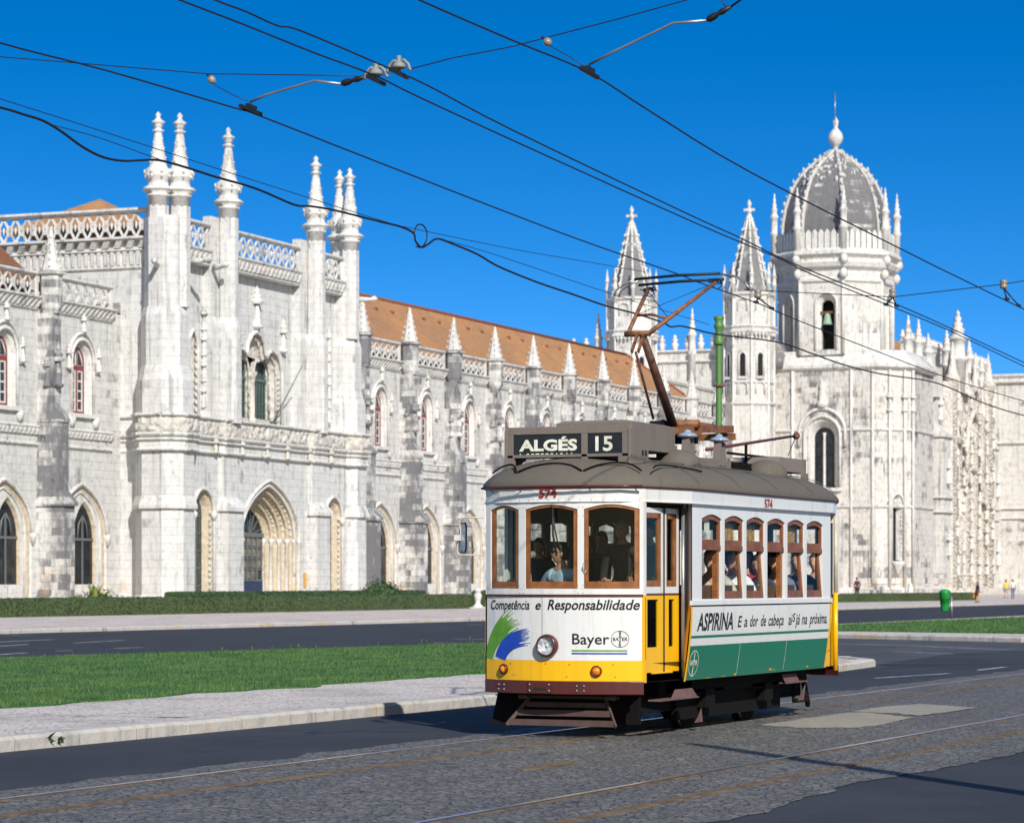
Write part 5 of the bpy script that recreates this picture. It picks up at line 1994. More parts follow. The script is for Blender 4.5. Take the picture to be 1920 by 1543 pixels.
A_ = [(-160, 22), (0, 81), (200, 133), (440, 203), (485, 217), (700, 301), (960, 402), (1100, 454.6), (1268, 513), (1307, 528.5), (1420, 568.6), (1447, 580), (1499, 602), (1628, 652.5), (1776, 708), (1920, 752), (2100, 800)]
wire('contact_wire', 'contact wire running left to right just over the raised pantograph', A_, 11.73, .0072, group='tram contact wires')
C_ = [(640, -70), (785, 0), (960, 76), (1105, 137), (1220, 210), (1410, 325), (1715, 480), (1796, 520), (1920, 580), (2100, 665)]
wire('contact_wire', 'rightmost contact wire crossing in front of the sooty cupola', C_, 8.5, .0072, group='tram contact wires')
B1 = [(200, -52), (335, 0), (450, 44), (590, 100), (700, 141), (780, 180), (960, 263), (1305, 419), (1450, 480), (1534, 520), (1662, 571), (1782, 621), (1920, 687), (2100, 775)]
wire('feeder_wire', 'lower of the twin wires held by the two bell insulators', B1, 10.54, .0072, group='twin middle wires')
B2 = [(270, -60), (402, 0), (460, 22), (520, 49), (560, 57), (700, 116), (800, 160), (960, 244), (1280, 397), (1385, 445), (1456, 480), (1540, 516), (1681, 571), (1785, 617), (1920, 680), (2100, 764)]
wire('feeder_wire', 'upper of the twin wires held by the two bell insulators', B2, 10.33, .0072, group='twin middle wires')
Dp = [(-120, 176), (0, 202), (47, 216), (81, 227), (115, 247), (155, 276), (193, 295), (230, 302), (264, 301), (299, 301), (351, 315), (404, 332), (480, 354), (551, 384), (582, 387), (629, 395), (717, 417), (750, 425), (775, 437),
      (779, 452), (790, 464), (803, 458), (820, 448), (850, 458), (895, 477), (935, 500), (1006, 529), (1074, 552), (1137, 574), (1191, 588), (1243, 605), (1258, 613), (1281, 612), (1344, 627), (1455, 641), (1520, 662), (1582, 684), (1656, 702), (1756, 718), (1845, 756), (1920, 779), (2060, 812)]
wire('feeder_cable', 'thick black wavy cable with a loose loop, strung before the monastery', Dp, 15.0, .0128, 'cable', cat='cable')
loop = [(779, 452), (777, 436), (782, 423), (792, 422), (800, 434), (799, 452), (790, 464), (780, 462)]
wire('cable_loop', 'small loose coil of black cable hanging in the sky', loop, 14.97, .009, 'cable', cat='cable')
wire('guy_wire', 'upper hair-thin wire sloping across the spires', [(-100, 160), (0, 186), (292, 279), (480, 340), (719, 415), (780, 430), (960, 467), (1100, 491), (1209, 510)], 15.1, .0045, group='thin wires over the cable')
wire('guy_wire', 'lower hair-thin wire that leaves the thick cable at far left', [(95, 234), (187, 259), (298, 299), (404, 331)], 15.1, .0045, group='thin wires over the cable')
wire('guy_wire', 'hair-thin wire sloping down to the top of the green mast', [(840, 452), (935, 480), (1137, 548), (1330, 609)], 15.1, .0045, group='thin wires over the cable')


def atX(x, y, X):
    q = (x - 960) / FOC
    Y = X * (ST - q * CT) / (CT + q * ST)
    D = X * CT + Y * ST
    return Vector((X, Y, H + (1090 - y) * D / FOC))


def cross_run(name, label, pts, X, r, mat='wire', group=None, cat='wire', n=6):
    P3 = [atX(x, y, X) for x, y in pts]
    m_ = MB()
    m_.tube(P3, r, n)
    o_ = m_.build(name, M[mat], None, P3[0], fix=False)
    o_.location = P3[0]
    return tag(o_, label, cat, group)


SX = 20.4
cross_run('span_wire', 'thin span wire at top left leading to the bell insulators', [(-140, 100), (0, 107), (390, 139), (560, 141), (670, 143)], SX, .005, group='span wires')
cross_run('span_wire', 'thin span wire rising from the bell insulators to the top edge', [(770, 130), (850, 109), (960, 88), (1025, 71), (1160, 36), (1290, 0), (1400, -32)], SX, .005, group='span wires')
for (pts, ins, lab) in ((([(408, 163), (440, 180), (466, 191)]), (391, 140, 403, 160), 'small brown egg insulator hanging left of the pull-off arm'),
                        (([(1037, 90), (1070, 108), (1100, 128)]), (1019, 70, 1034, 88), 'pale egg insulator hanging above the right contact wire')):
    cr_ = thing('egg_insulator', lab, 'insulator', atX(ins[0], ins[1], SX), group='egg insulators')
    o_ = atX(ins[0], ins[1], SX)
    e0, e1_ = atX(ins[0], ins[1], SX) - o_, atX(ins[2], ins[3], SX) - o_
    m_ = MB()
    m_.tube([e0.lerp(e1_, t) for t in (.2, .32, .5, .7, .85)], [.012, .03, .034, .03, .012], 10)
    m_.build('body', M['insul'], cr_)
    m_ = MB()
    m_.tube([e0 + Vector((0, .012, 0)), e0.lerp(e1_, .2)], .012, 6)
    m_.build('hook', M['wire'], cr_)
    m_ = MB()
    m_.tube([e0.lerp(e1_, .85), e1_] + [atX(x, y, SX) - o_ for x, y in pts], .004, 5)
    m_.build('tie_wire', M['wire'], cr_)
for pts, lab in (([(470, 191), (500, 178), (590, 152), (640, 158)], 'grey steel pull-off arm holding the left contact wire'), ([(1105, 121), (1150, 98), (1262, 44), (1325, 39)], 'grey steel pull-off arm holding the right contact wire')):
    o_ = atX(*pts[0], SX)
    ar = thing('pull_off_arm', lab, 'arm', o_, group='pull-off arms')
    m_ = MB()
    m_.tube([atX(x, y, SX) - o_ for x, y in pts], .011, 8)
    m_.build('arm', M['steel'], ar)
    m_ = MB()
    x0, y0 = pts[0]
    m_.tube([atX(x0, y0, SX) - o_, atX(x0 - 1, y0 + 12, SX) - o_], .009, 6)
    cpos = atX(x0, y0 + 16, SX) - o_
    m_.beam(cpos + Vector((-.18, 0, .01)), cpos + Vector((.18, 0, -.01)), .028, .03)
    m_.beam(cpos + Vector((-.06, 0, .03)), cpos + Vector((.08, 0, .02)), .034, .04)
    m_.build('clamp', M['wire'], ar)
    xe, ye = pts[-1]
    m_ = MB()
    nx = [(xe, ye), (xe + 12, ye - 4), (xe + 30, ye - 9), (xe + 46, ye - 14)] if xe < 1000 else [(xe, ye), (xe + 14, ye - 8), (xe + 28, ye - 16), (xe + 46, ye - 26)]
    q = [atX(x, y, SX) - o_ for x, y in nx]
    m_.tube([q[0], q[0].lerp(q[1], .3), q[1], q[1].lerp(q[2], .5), q[2], q[3]], [.012, .028, .03, .016, .026, .014], 9)
    m_.build('strain_insulator', M['wire'], ar)
cross_run('span_wire', 'thick stay leaving the top edge beside the right arm', [(1371, 13), (1400, -8), (1440, -34)], SX, .009, group='span wires')
cross_run('span_wire', 'short stay meeting the right arm from above', [(1366, 20), (1352, 0), (1340, -20)], SX, .006, group='span wires')
for cx_, cy_, lab in ((705, 118, 'grey bell insulator clamped on the lower twin wire'), (748, 105, 'grey bell insulator clamped on the upper twin wire')):
    o_ = atX(cx_, cy_, SX)
    bi = thing('bell_insulator', lab, 'insulator', o_, group='bell insulators')
    mpx = 41.5 / 5200 * .5 * 1.0
    s_ = .0041
    m_ = MB()
    m_.lathe((0, 0, 0), [(.010 * 1, 0.0), (.018, .0), (.022, -.02), (.018, -.035), (.03, -.05), (.055, -.075), (.062, -.095), (.05, -.105), (.02, -.11), (.015, -.13)], 12)
    m_.build('bell', M['bell_insul'], bi)
    m_ = MB()
    for sg in (-1, 1):
        m_.tube([(0, 0, -.045), (0, sg * .05, -.04), (0, sg * .085, -.075), (0, sg * .10, -.12), (0, sg * .115, -.125)], .014, 6)
    m_.build('yoke', M['bell_insul'], bi)
    m_ = MB()
    m_.beam((-.16, 0, -.135), (.16, 0, -.155), .025, .03)
    m_.build('clamp', M['wire'], bi)
# the farther span with its three hangers
GX = 33.7
cross_run('span_wire', 'far thin span wire passing before the belfry wall', [(1395, 543), (1446, 546), (1674, 557), (1882, 533), (2060, 503)], GX, .006, group='span wires')
for (c, l1, l2, lab) in (((1421, 551), (1418, 567), (1447, 578), 'small far hanger on the left contact wire, near the pantograph horn'),
                         ((1674, 550), (1661, 571), (1681, 573), 'far insulator with two feet on the twin wires before the belfry'),
                         ((1882, 533), (1888, 561), (1910, 573), 'far hanger on the right contact wire at the right edge')):
    o_ = atX(*c, GX)
    hg = thing('wire_hanger', lab, 'hanger', o_, group='far wire hangers')
    m_ = MB()
    m_.lathe((0, 0, 0), [(.02, -.06), (.045, -.05), (.05, -.02), (.035, 0), (.05, .02), (.04, .05), (.02, .06)], 10)
    m_.build('insulator', M['insul'], hg)
    m_ = MB()
    for q in (l1, l2):
        e = atX(*q, GX) - o_
        m_.tube([(0, 0, -.05), (e.x, e.y, e.z)], .010, 6)
        m_.beam(e + Vector((-.07, 0, 0)), e + Vector((.07, 0, 0)), .026, .03)
    m_.build('feet', M['wire'], hg)

# ------------------------------------------------------------------ the tram
TX, TY = 30.35, 11.70
tram = thing('tram', 'vintage white, yellow and green single-deck tram number 574 with raised pantograph', 'tram', (TX, TY, 0))
NOSE, BOW, PW, HW, SX_ = -3.61, .27, .905, 1.09, 2.40


def bowx(b, out=0.0, s=-1):
    """front (s=-1) or rear (s=+1) face of the platform at offset b"""
    return s * (abs(NOSE) - BOW * (min(abs(b), 1.0) / .93) ** 2 + out)


def fr_pt(b, z, out=0.0):
    n = 2 * BOW * b / .93 ** 2
    l_ = math.hypot(1, n)
    return (bowx(b) - out / l_, b + out * n / l_ * 1.0, z)


def sd_in(z):
    """side sheet curls inwards towards the sill"""
    return 0 if z > 1.4 else .085 * ((1.4 - z) / .81) ** 1.7


def sd_pt(a, z, out=0.0):
    return (a, -HW + sd_in(z) - out, z)


RS = .20                                 # the rear platform is a little shorter


def plan_loop(pw=PW, hw=HW, ext_=0.0, n=9, sx=SX_ + .05, tap=None):
    """closed outline: front bow, near side, rear bow, far side"""
    q = []
    for i in range(n):
        b = pw * (1 - 2 * i / (n - 1))
        q.append((bowx(b) - ext_, b))
    q[0] = (q[0][0] + .03, q[0][1] + .0)
    q[-1] = (q[-1][0] + .03, q[-1][1] - .0)
    q += [(-sx, -hw), (sx, -hw)]
    for i in range(n):
        b = -pw * (1 - 2 * i / (n - 1))
        q.append((-bowx(b) + ext_ - RS, b))
    q += [(sx, hw), (-sx, hw)]
    return q


def band(mb, z0, z1, e0=0.0, e1=0.0, **kw):
    L0 = plan_loop(pw=kw.get('pw', PW) + e0, hw=kw.get('hw', HW) + e0, ext_=e0)
    L1 = plan_loop(pw=kw.get('pw', PW) + e1, hw=kw.get('hw', HW) + e1, ext_=e1)
    n = len(L0)
    mb.add([(x, y, z0) for x, y in L0] + [(x, y, z1) for x, y in L1], [(i, (i + 1) % n, n + (i + 1) % n, n + i) for i in range(n)])
    return mb


def front_sheet(mb, b0, b1, z0, z1, out=.0, th=.02, holes=(), nb=14):
    """bowed sheet built from narrow strips (b split), with optional edges"""
    vs, fs = [], []
    for i in range(nb + 1):
        b = b0 + (b1 - b0) * i / nb
        vs += [fr_pt(b, z0, out), fr_pt(b, z1, out), fr_pt(b, z0, out - th), fr_pt(b, z1, out - th)]
    for i in range(nb):
        o = 4 * i
        fs += [(o, o + 1, o + 5, o + 4), (o + 1, o + 3, o + 7, o + 5), (o, o + 4, o + 6, o + 2), (o + 2, o + 6, o + 7, o + 3)]
    fs += [(0, 2, 3, 1), (4 * nb, 4 * nb + 1, 4 * nb + 3, 4 * nb + 2)]
    return mb.add(vs, fs)


def curved_poly(mb, loop, fn, out, maxw=.08):
    """outline cut into thin vertical slices so it hugs the bow"""
    me = bmesh.new()
    vs = [me.verts.new((x, y, 0)) for x, y in loop]
    me.faces.new(vs)
    lo, hi = min(p[0] for p in loop), max(p[0] for p in loop)
    k = int((hi - lo) / maxw)
    for i in range(1, k + 1):
        x = lo + (hi - lo) * i / (k + 1)
        g_ = me.verts[:] + me.edges[:] + me.faces[:]
        bmesh.ops.bisect_plane(me, geom=g_, plane_co=(x, 0, 0), plane_no=(1, 0, 0))
    bmesh.ops.triangulate(me, faces=me.faces[:])
    me.verts.index_update()
    mb.add([fn(v.co.x, v.co.y, out) for v in me.verts], [tuple(v.index for v in f.verts) for f in me.faces])
    me.free()
    return mb


def lettering(name, txt, size, pos, fn, out, mat, parent, shear=0.0, bold=0.0, sx=1.0, align='CENTER', space=1.0, mirror=True, th=.002, serif=None, vertical=False):
    vs, fs = text_mesh(txt, size, shear, bold, sx, align, space)
    k = -1 if mirror else 1
    mb = MB()
    b = bmesh.new()
    bv = [b.verts.new((x, y, 0)) for x, y in vs]
    for f in fs:
        try:
            b.faces.new([bv[i] for i in f])
        except ValueError:
            pass
    if fn is fr_pt and max(x for x, y in vs) - min(x for x, y in vs) > .2:
        lo, hi = min(x for x, y in vs), max(x for x, y in vs)
        n = int((hi - lo) / .06)
        for i in range(1, n):
            bmesh.ops.bisect_plane(b, geom=b.verts[:] + b.edges[:] + b.faces[:], plane_co=(lo + (hi - lo) * i / n, 0, 0), plane_no=(1, 0, 0))
    b.verts.index_update()
    mb.add([fn(pos[0] + k * v.co.x, pos[1] + v.co.y, out) for v in b.verts], [tuple(v.index for v in f.verts) for f in b.faces])
    b.free()
    return mb.build(name, M[mat], parent, (0, 0, 0), False)


def outline_letters(mb, strokes, w, fn, out):
    for a, b in strokes:
        d_ = Vector((b[0] - a[0], b[1] - a[1]))
        n_ = Vector((-d_.y, d_.x)).normalized() * w / 2
        mb.add([fn(p[0] + s * n_.x, p[1] + s * n_.y, out) for p, s in ((a, -1), (b, -1), (b, 1), (a, 1))], [(0, 1, 2, 3)])


def disc_ring(mb, c, r0, r1, fn, out, n=28, ax=1.0):
    vs = []
    for i in range(n):
        a = 2 * PI * i / n
        vs += [fn(c[0] + r0 * math.cos(a) * ax, c[1] + r0 * math.sin(a), out), fn(c[0] + r1 * math.cos(a) * ax, c[1] + r1 * math.sin(a), out)]
    mb.add(vs, [(2 * i, 2 * i + 1, 2 * ((i + 1) % n) + 1, 2 * ((i + 1) % n)) for i in range(n)])


def px_b(px):
    q = (px - 960) / FOC
    lo, hi = -1.2, 1.2
    for _ in range(40):
        m_ = (lo + hi) / 2
        X, Y = TX + bowx(m_), TY + m_
        v = (X * ST - Y * CT) / (X * CT + Y * ST)
        if v > q:
            lo = m_
        else:
            hi = m_
    return m_


def fit_front(name, txt, x0, x1, cap, z, parent, shear=0.0, bold=0.0, mat='letter', out=.003):
    size = cap / .70
    vs, fs = text_mesh(txt, size, shear, bold, 1.0, 'LEFT', 1.0)
    lo, hi = min(v[0] for v in vs), max(v[0] for v in vs)
    b0, b1 = px_b(x0), px_b(x1)
    k = (b0 - b1) / (hi - lo)
    return lettering(name, txt, size, (b0 + lo * k, z), fr_pt, out, mat, parent, shear, bold, k, 'LEFT')


def fit_side(name, txt, x0, x1, cap, z, parent, shear=0.0, bold=0.0, mat='letter'):
    size = cap / .70
    vs, fs = text_mesh(txt, size, shear, bold, 1.0, 'LEFT', 1.0)
    lo, hi = min(v[0] for v in vs), max(v[0] for v in vs)
    a0, a1 = at(x0, 1165, TY - HW).x - TX, at(x1, 1165, TY - HW).x - TX
    k = (a1 - a0) / (hi - lo)
    return lettering(name, txt, size, (a0 - lo * k, z), lambda x, y, o: sd_pt(x, y, o), .003, mat, parent, shear, bold, k, 'LEFT', mirror=False)


# ---- front apron
ap = front_sheet(MB(), -.895, .895, .83, 1.50).build('front_panel', M['tw'], tram)
front_sheet(MB(), -.90, .90, .615, .829, .002).build('yellow_band', M['ty'], tram)
front_sheet(MB(), -.905, .905, 1.502, 1.524, .012).build('maroon_bead', M['tm'], tram)
front_sheet(MB(), -.90, .90, 1.525, 1.585, .004).build('window_rail', M['tw'], tram)
seam = MB()
for b in (-.93, .14):
    seam.add([fr_pt(b, .84, .0015), fr_pt(b, 1.49, .0015), fr_pt(b + .004, 1.49, .0015), fr_pt(b + .004, .84, .0015)], [(0, 1, 2, 3)])
seam.build('panel_seam', M['under'], ap)
bp_ = MB()
front_sheet(bp_, -.91, .91, .475, .612, .018, .06)
bp_.add([], [])
bumper = bp_.build('bumper', M['tm'], tram, bevel=.006)
rv = MB()
for b0 in (-.33, .62):
    for db in (0, .075):
        for z in (.515, .565):
            p = fr_pt(b0 + db, z, .020)
            rv.blob(p, .011, .011, .011, 6, 4)
rv.build('rivets', M['steel'], bumper)
cp = MB()
front_sheet(cp, .02, .30, .485, .60, .030, .02, nb=4)
cp.build('coupler_plate', M['tm'], bumper)
ck = MB()
front_sheet(ck, .08, .23, .515, .545, .033, .01, nb=3)
ck.build('coupler_slot', M['void'], bumper)
rv = MB()
for b0 in (.045, .275):
    for z in (.51, .575):
        rv.blob(fr_pt(b0, z, .033), .012, .012, .012, 6, 4)
rv.build('coupler_bolts', M['steel'], bumper)
# lettering: measured letter zones, read from the front (offset b falls from left to right)
fit_front('slogan_lettering', 'Competência', 921, 993, .098, 1.366, ap, .25, .0022)
fit_front('slogan_lettering', 'e', 1004, 1014.5, .098, 1.366, ap, .25, .0022)
fit_front('slogan_lettering', 'Responsabilidade', 1026.5, 1200, .105, 1.366, ap, .25, .0030)
fit_front('company_lettering', 'Bayer', 1073, 1142.5, .112, 1.004, ap, 0, .0016)
rl = MB()
rc_ = (px_b(1162.5), 1.058)
disc_ring(rl, rc_, .083, .088, fr_pt, .003)
rl = rl.build('round_logo', M['letter'], ap, (0, 0, 0), False)
lettering('logo_lettering', 'BAYER', .052, (rc_[0], rc_[1] - .018), fr_pt, .0032, 'letter', rl, 0, .0006, .95)
for i, chh in enumerate('BA ER'):
    if chh != ' ':
        lettering('logo_lettering', chh, .050, (rc_[0], rc_[1] + .046 - i * .032), fr_pt, .0032, 'letter', rl, 0, .0006, .9)
st = MB()
front_sheet(st, px_b(1176), px_b(1072), .928, .944, .003, .001, nb=8)
st.build('green_stripe', M['sgreen'], ap)
st = MB()
front_sheet(st, px_b(1176), px_b(1072), .898, .914, .003, .001, nb=8)
st.build('blue_stripe', M['sblue'], ap)


def brush(c0, c1, c2, w0, w1, seed, spread=.5):
    """a dry-brush swoosh made of bristle streaks that fray at the tip"""
    random.seed(seed)
    mb = MB()
    n = 15
    for j in range(n):
        t_ = (j + .5) / n * 2 - 1
        endt = 1 - random.uniform(0, .34) * (.5 + .5 * abs(t_)) if j % 2 else 1 - random.uniform(0, .12)
        pts = []
        m_ = 16
        for i in range(m_ + 1):
            u = i / m_ * endt
            p = Vector(c0) * (1 - u) ** 2 + Vector(c1) * 2 * u * (1 - u) + Vector(c2) * u * u
            d_ = (Vector(c1) - Vector(c0)) * 2 * (1 - u) + (Vector(c2) - Vector(c1)) * 2 * u
            d_.normalize()
            nn = Vector((-d_.y, d_.x))
            w = w0 + (w1 - w0) * u
            hw_ = w / n * .56 * (1.0 if u < .62 else max(.08, 1 - (u - .62) / .42 * random.uniform(.7, 1.1)))
            pts.append((p + nn * (t_ * w / 2), nn, hw_))
        vs = []
        for p, nn, h_ in pts:
            a_, b_ = p + nn * h_, p - nn * h_
            vs += [fr_pt(a_.x, a_.y, .003 + .0001 * (j % 2)), fr_pt(b_.x, b_.y, .003 + .0001 * (j % 2))]
        mb.add(vs, [(2 * i, 2 * i + 1, 2 * i + 3, 2 * i + 2) for i in range(m_)])
    return mb


brush((.855, .84), (.80, 1.13), (.44, 1.30), .10, .27, 3).build('green_brush_stroke', M['sgreen'], ap, (0, 0, 0), False)
brush((.69, .84), (.62, 1.06), (.28, 1.075), .15, .19, 8).build('blue_brush_stroke', M['sblue'], ap, (0, 0, 0), False)
random.seed(11)


def lamp(name, b, z, r, rim, lens_m, parent=tram, depth=.05):
    c = Vector(fr_pt(b, z, 0))
    n_ = (Vector(fr_pt(b, z, .1)) - c).normalized()
    M4 = Matrix.Translation(c) @ n_.to_track_quat('Z', 'Y').to_matrix().to_4x4()

    def L(prof, n=24):
        m_ = MB()
        t_ = MB().lathe((0, 0, 0), prof, n, cap=False)
        m_.add([M4 @ Vector(v) for v in t_.v], t_.f, True)
        return m_
    h = L([(r * 1.0, -.01), (r * 1.05, depth * .5), (r * 1.0, depth), (r * .90, depth * 1.25), (r * .82, depth * 1.25), (r * .78, depth * .9)]).build(name, M[rim], parent)
    if name == 'headlight':
        L([(r * .80, depth * 1.0), (r * .6, depth * .75), (r * .3, depth * .55), (0, depth * .5)]).build('reflector', M['reflector'], h)
        L([(0, depth * .75), (r * .13, depth * .7), (r * .14, depth * .4)], 10).build('bulb', M['letwhite'], h)
        L([(r * .82, depth * 1.1), (r * .55, depth * 1.22), (r * .28, depth * 1.3), (0, depth * 1.33)]).build('lens', M['lens'], h)
    else:
        L([(r * .73, depth * 1.0), (r * .5, depth * 1.45), (r * .2, depth * 1.65), (0, depth * 1.7)]).build('lens', M[lens_m], h)
    return h


lamp('headlight', px_b(1028), .985, .118, 'tm', 'lens', depth=.06)
lamp('marker_light', px_b(946), .728, .055, 'tm', 'amber', depth=.03)
lamp('marker_light', px_b(1118.5), .722, .058, 'tm', 'amber', depth=.03)
dc = MB()
for b, z in ((.55, .79), (.1, .795), (-.17, .79), (-.62, .79), (.5, .67), (-.14, .66), (-.64, .66)):
    dc.blob(fr_pt(b, z, .0), .008, .008, .008, 6, 4)
dc.build('studs', M['tm'], tram)

# ---- front windows: white pillars, teak sashes, glass
ZW0, ZW1 = 1.585, 2.475
wins = [(px_b(973), px_b(921)), (px_b(1083), px_b(985)), (px_b(1199), px_b(1095))]
pil = MB()
for b0, b1 in ((wins[0][1], .905), (wins[1][1], wins[0][0]), (wins[2][1], wins[1][0]), (-.905, wins[2][0])):
    front_sheet(pil, b0, b1, 1.585, 2.50, .006, .05, nb=2)
for b0, b1 in wins:
    # arched head of the opening
    n = 10
    vs = []
    for i in range(n + 1):
        b = b0 + (b1 - b0) * i / n
        zz = 2.42 + .05 * math.sin(PI * i / n)
        vs += [fr_pt(b, zz, .006), fr_pt(b, 2.50, .006), fr_pt(b, zz, -.05)]
    pil.add(vs, [(3 * i, 3 * i + 1, 3 * i + 4, 3 * i + 3) for i in range(n)] + [(3 * i, 3 * i + 3, 3 * i + 5, 3 * i + 2) for i in range(n)])
pil.build('front_pillars', M['tw'], tram)
sc_ = MB()
for b in (px_b(979), px_b(1089)):
    for z in (1.54, 1.62, 2.35, 2.44):
        for db in (-.025, .025):
            sc_.blob(fr_pt(b + db, z, .008), .005, .005, .005, 5, 3)
sc_.build('screws', M['steel'], tram)
for b0, b1 in wins:
    fr = MB()
    w = .045
    front_sheet(fr, b0 + .004, b0 + w, 1.587, 2.44, -.006, .03, nb=2)
    front_sheet(fr, b1 - w, b1 - .004, 1.587, 2.44, -.006, .03, nb=2)
    front_sheet(fr, b0 + w, b1 - w, 1.587, 1.660, -.006, .03, nb=5)
    n = 10
    vs = []
    for i in range(n + 1):
        b = b0 + w + (b1 - b0 - 2 * w) * i / n
        zz = 2.405 + .035 * math.sin(PI * i / n)
        vs += [fr_pt(b, zz, -.008), fr_pt(b, 2.475, -.008)]
    fr.add(vs, [(2 * i, 2 * i + 1, 2 * i + 3, 2 * i + 2) for i in range(n)])
    f_ = fr.build('front_window', M['wood'], tram)
    gl = MB()
    front_sheet(gl, b0 + w, b1 - w, 1.66, 2.44, -.02, .004, nb=6)
    gl.build('glass', M['glass'], f_, bevel=0)
# sun visors behind the glass, cream strips
vz = MB()
for b0, b1 in ((.02, .25), (-.24, -.03), (-.8, -.45)):
    front_sheet(vz, b0, b1, 2.30, 2.36, -.12, .008, nb=3)
# wiper
wp = MB()
wp.tube([fr_pt(.02, 2.47, .02), fr_pt(-.02, 2.2, .025), fr_pt(-.07, 1.98, .02)], .008, 6)
wp.tube([fr_pt(.005, 2.43, .03), fr_pt(-.0, 2.15, .03), fr_pt(-.04, 1.93, .028)], .012, 6)
wp.build('wiper', M['black'], tram)
hk = MB()
hk.tube([fr_pt(-.335, 1.86, .012), fr_pt(-.32, 1.80, .03), fr_pt(-.335, 1.74, .012), fr_pt(-.35, 1.78, .02)], .006, 6)
hk.build('hook', M['steel'], tram)

# ---- fascia above the windows, drip rail, roof
fa = MB()
band(fa, 2.50, 2.645, .015, .02)
fascia = fa.build('fascia', M['tw'], tram)
lp = plan_loop(pw=PW + .03, hw=HW + .03, ext_=.03)
dr_ = MB()
near = lp[8:20]
dr_.tube([(x, y, 2.50) for x, y in plan_loop(pw=PW + .022, hw=HW + .03, ext_=.018)[:11]], .010, 6)
dr_.build('lower_moulding', M['tw'], fascia)
mo = MB()
full = [(x, y, 2.65) for x, y in lp]
mo.tube(full + full[:1], .012, 6)
mo.build('roof_edge_bead', M['tm'], tram)
gt = MB()
gt.tube([(bowx(b) - .10, b, 2.655 + .0) for b in [.92 - .185 * i for i in range(11)]], .014, 6)
for b in (.8, .4, 0, -.4, -.85):
    gt.tube([(bowx(b) - .10, b, 2.655), (bowx(b) - .01, b, 2.61)], .006, 5)
gt.build('gutter_rail', M['tm'], tram)
dots = MB()
for i in range(16):
    b = .88 - i * .117
    dots.blob(fr_pt(b, 2.517, .018), .006, .006, .006, 5, 3)
dots.build('screws', M['steel'], fascia)
fit_front('fleet_number', '574', 1013, 1045.5, .088, 2.545, fascia, 0, .004, 'letred', .026)


RK = .80


def roof_ring(d, z):
    q = []
    for x, y in plan_loop(pw=PW + .045, hw=HW + .045, ext_=.045, n=13):
        ky = max(0.0, 1 - d / 1.165)
        s_ = 1 if x > 0 else -1
        qx = x - s_ * min(abs(x), d * RK * (1 if abs(x) > 2.6 else .8))
        q.append((qx, y * ky, z))
    return q


ro = MB()
prof = [(0, 2.655), (.0, 2.69), (.03, 2.735), (.10, 2.80), (.22, 2.87), (.38, 2.925), (.58, 2.97), (.80, 2.995), (1.0, 3.007), (1.12, 3.01)]
rings = [roof_ring(d_, z) for d_, z in prof]
n = len(rings[0])
ro.add([p for r in rings for p in r], [(i * n + k, i * n + (k + 1) % n, (i + 1) * n + (k + 1) % n, (i + 1) * n + k) for i in range(len(rings) - 1) for k in range(n)] + [tuple(range((len(rings) - 1) * n, len(rings) * n))], True)
roof = ro.build('roof', M['troof'], tram)


def roof_z(a, b):
    """height of the roof skin over a point"""
    d_ = max(0.0, 1.165 - abs(b))
    if abs(a) > 2.6:
        d_ = min(d_, (abs(bowx(b)) + .045 - abs(a)) / RK)
    for (d0, z0), (d1, z1) in zip(prof[1:-1], prof[2:]):
        if d0 <= d_ <= d1:
            return z0 + (z1 - z0) * (d_ - d0) / max(1e-6, d1 - d0)
    return prof[-1][1]


# seams: the hood's scalloped drip strips and lengthwise welt
sm = MB()
for b0, b1, lift in ((.84, .50, .0), (.48, -.28, .0), (-.30, -.87, .0)):
    pts = []
    for i in range(11):
        t_ = i / 10
        b = b0 + (b1 - b0) * t_
        a = bowx(b) - .045 + .10 + .16 * math.sin(PI * t_) * (1 if b0 < .9 else .6)
        pts.append((a, b, roof_z(a, b) + .008))
    sm.tube(pts, .011, 6)
pts = []
for i in range(14):
    a = -3.22 + i * .11
    b = -.97 - .06 * math.sin(PI * i / 13) + .16 * math.sin(PI * i / 13)
    pts.append((a, b, roof_z(a, b) + .010))
sm.tube(pts, .010, 6)
sm.build('drip_strips', M['under'], roof)
we = MB()
for b in (-.62,):
    we.tube([(-2.6 + i * .2, b - .04 * math.sin(i * .2), roof_z(-2.6 + i * .2, b) + .003) for i in range(27)], .007, 5)
for a in (-2.3, -1.0, .3, 1.6, 2.5):
    we.tube([(a, b, roof_z(a, b) + .001) for b in [-1.14 + .12 * i for i in range(20)]], .005, 5)
we.build('roof_welts', M['troof'], roof)

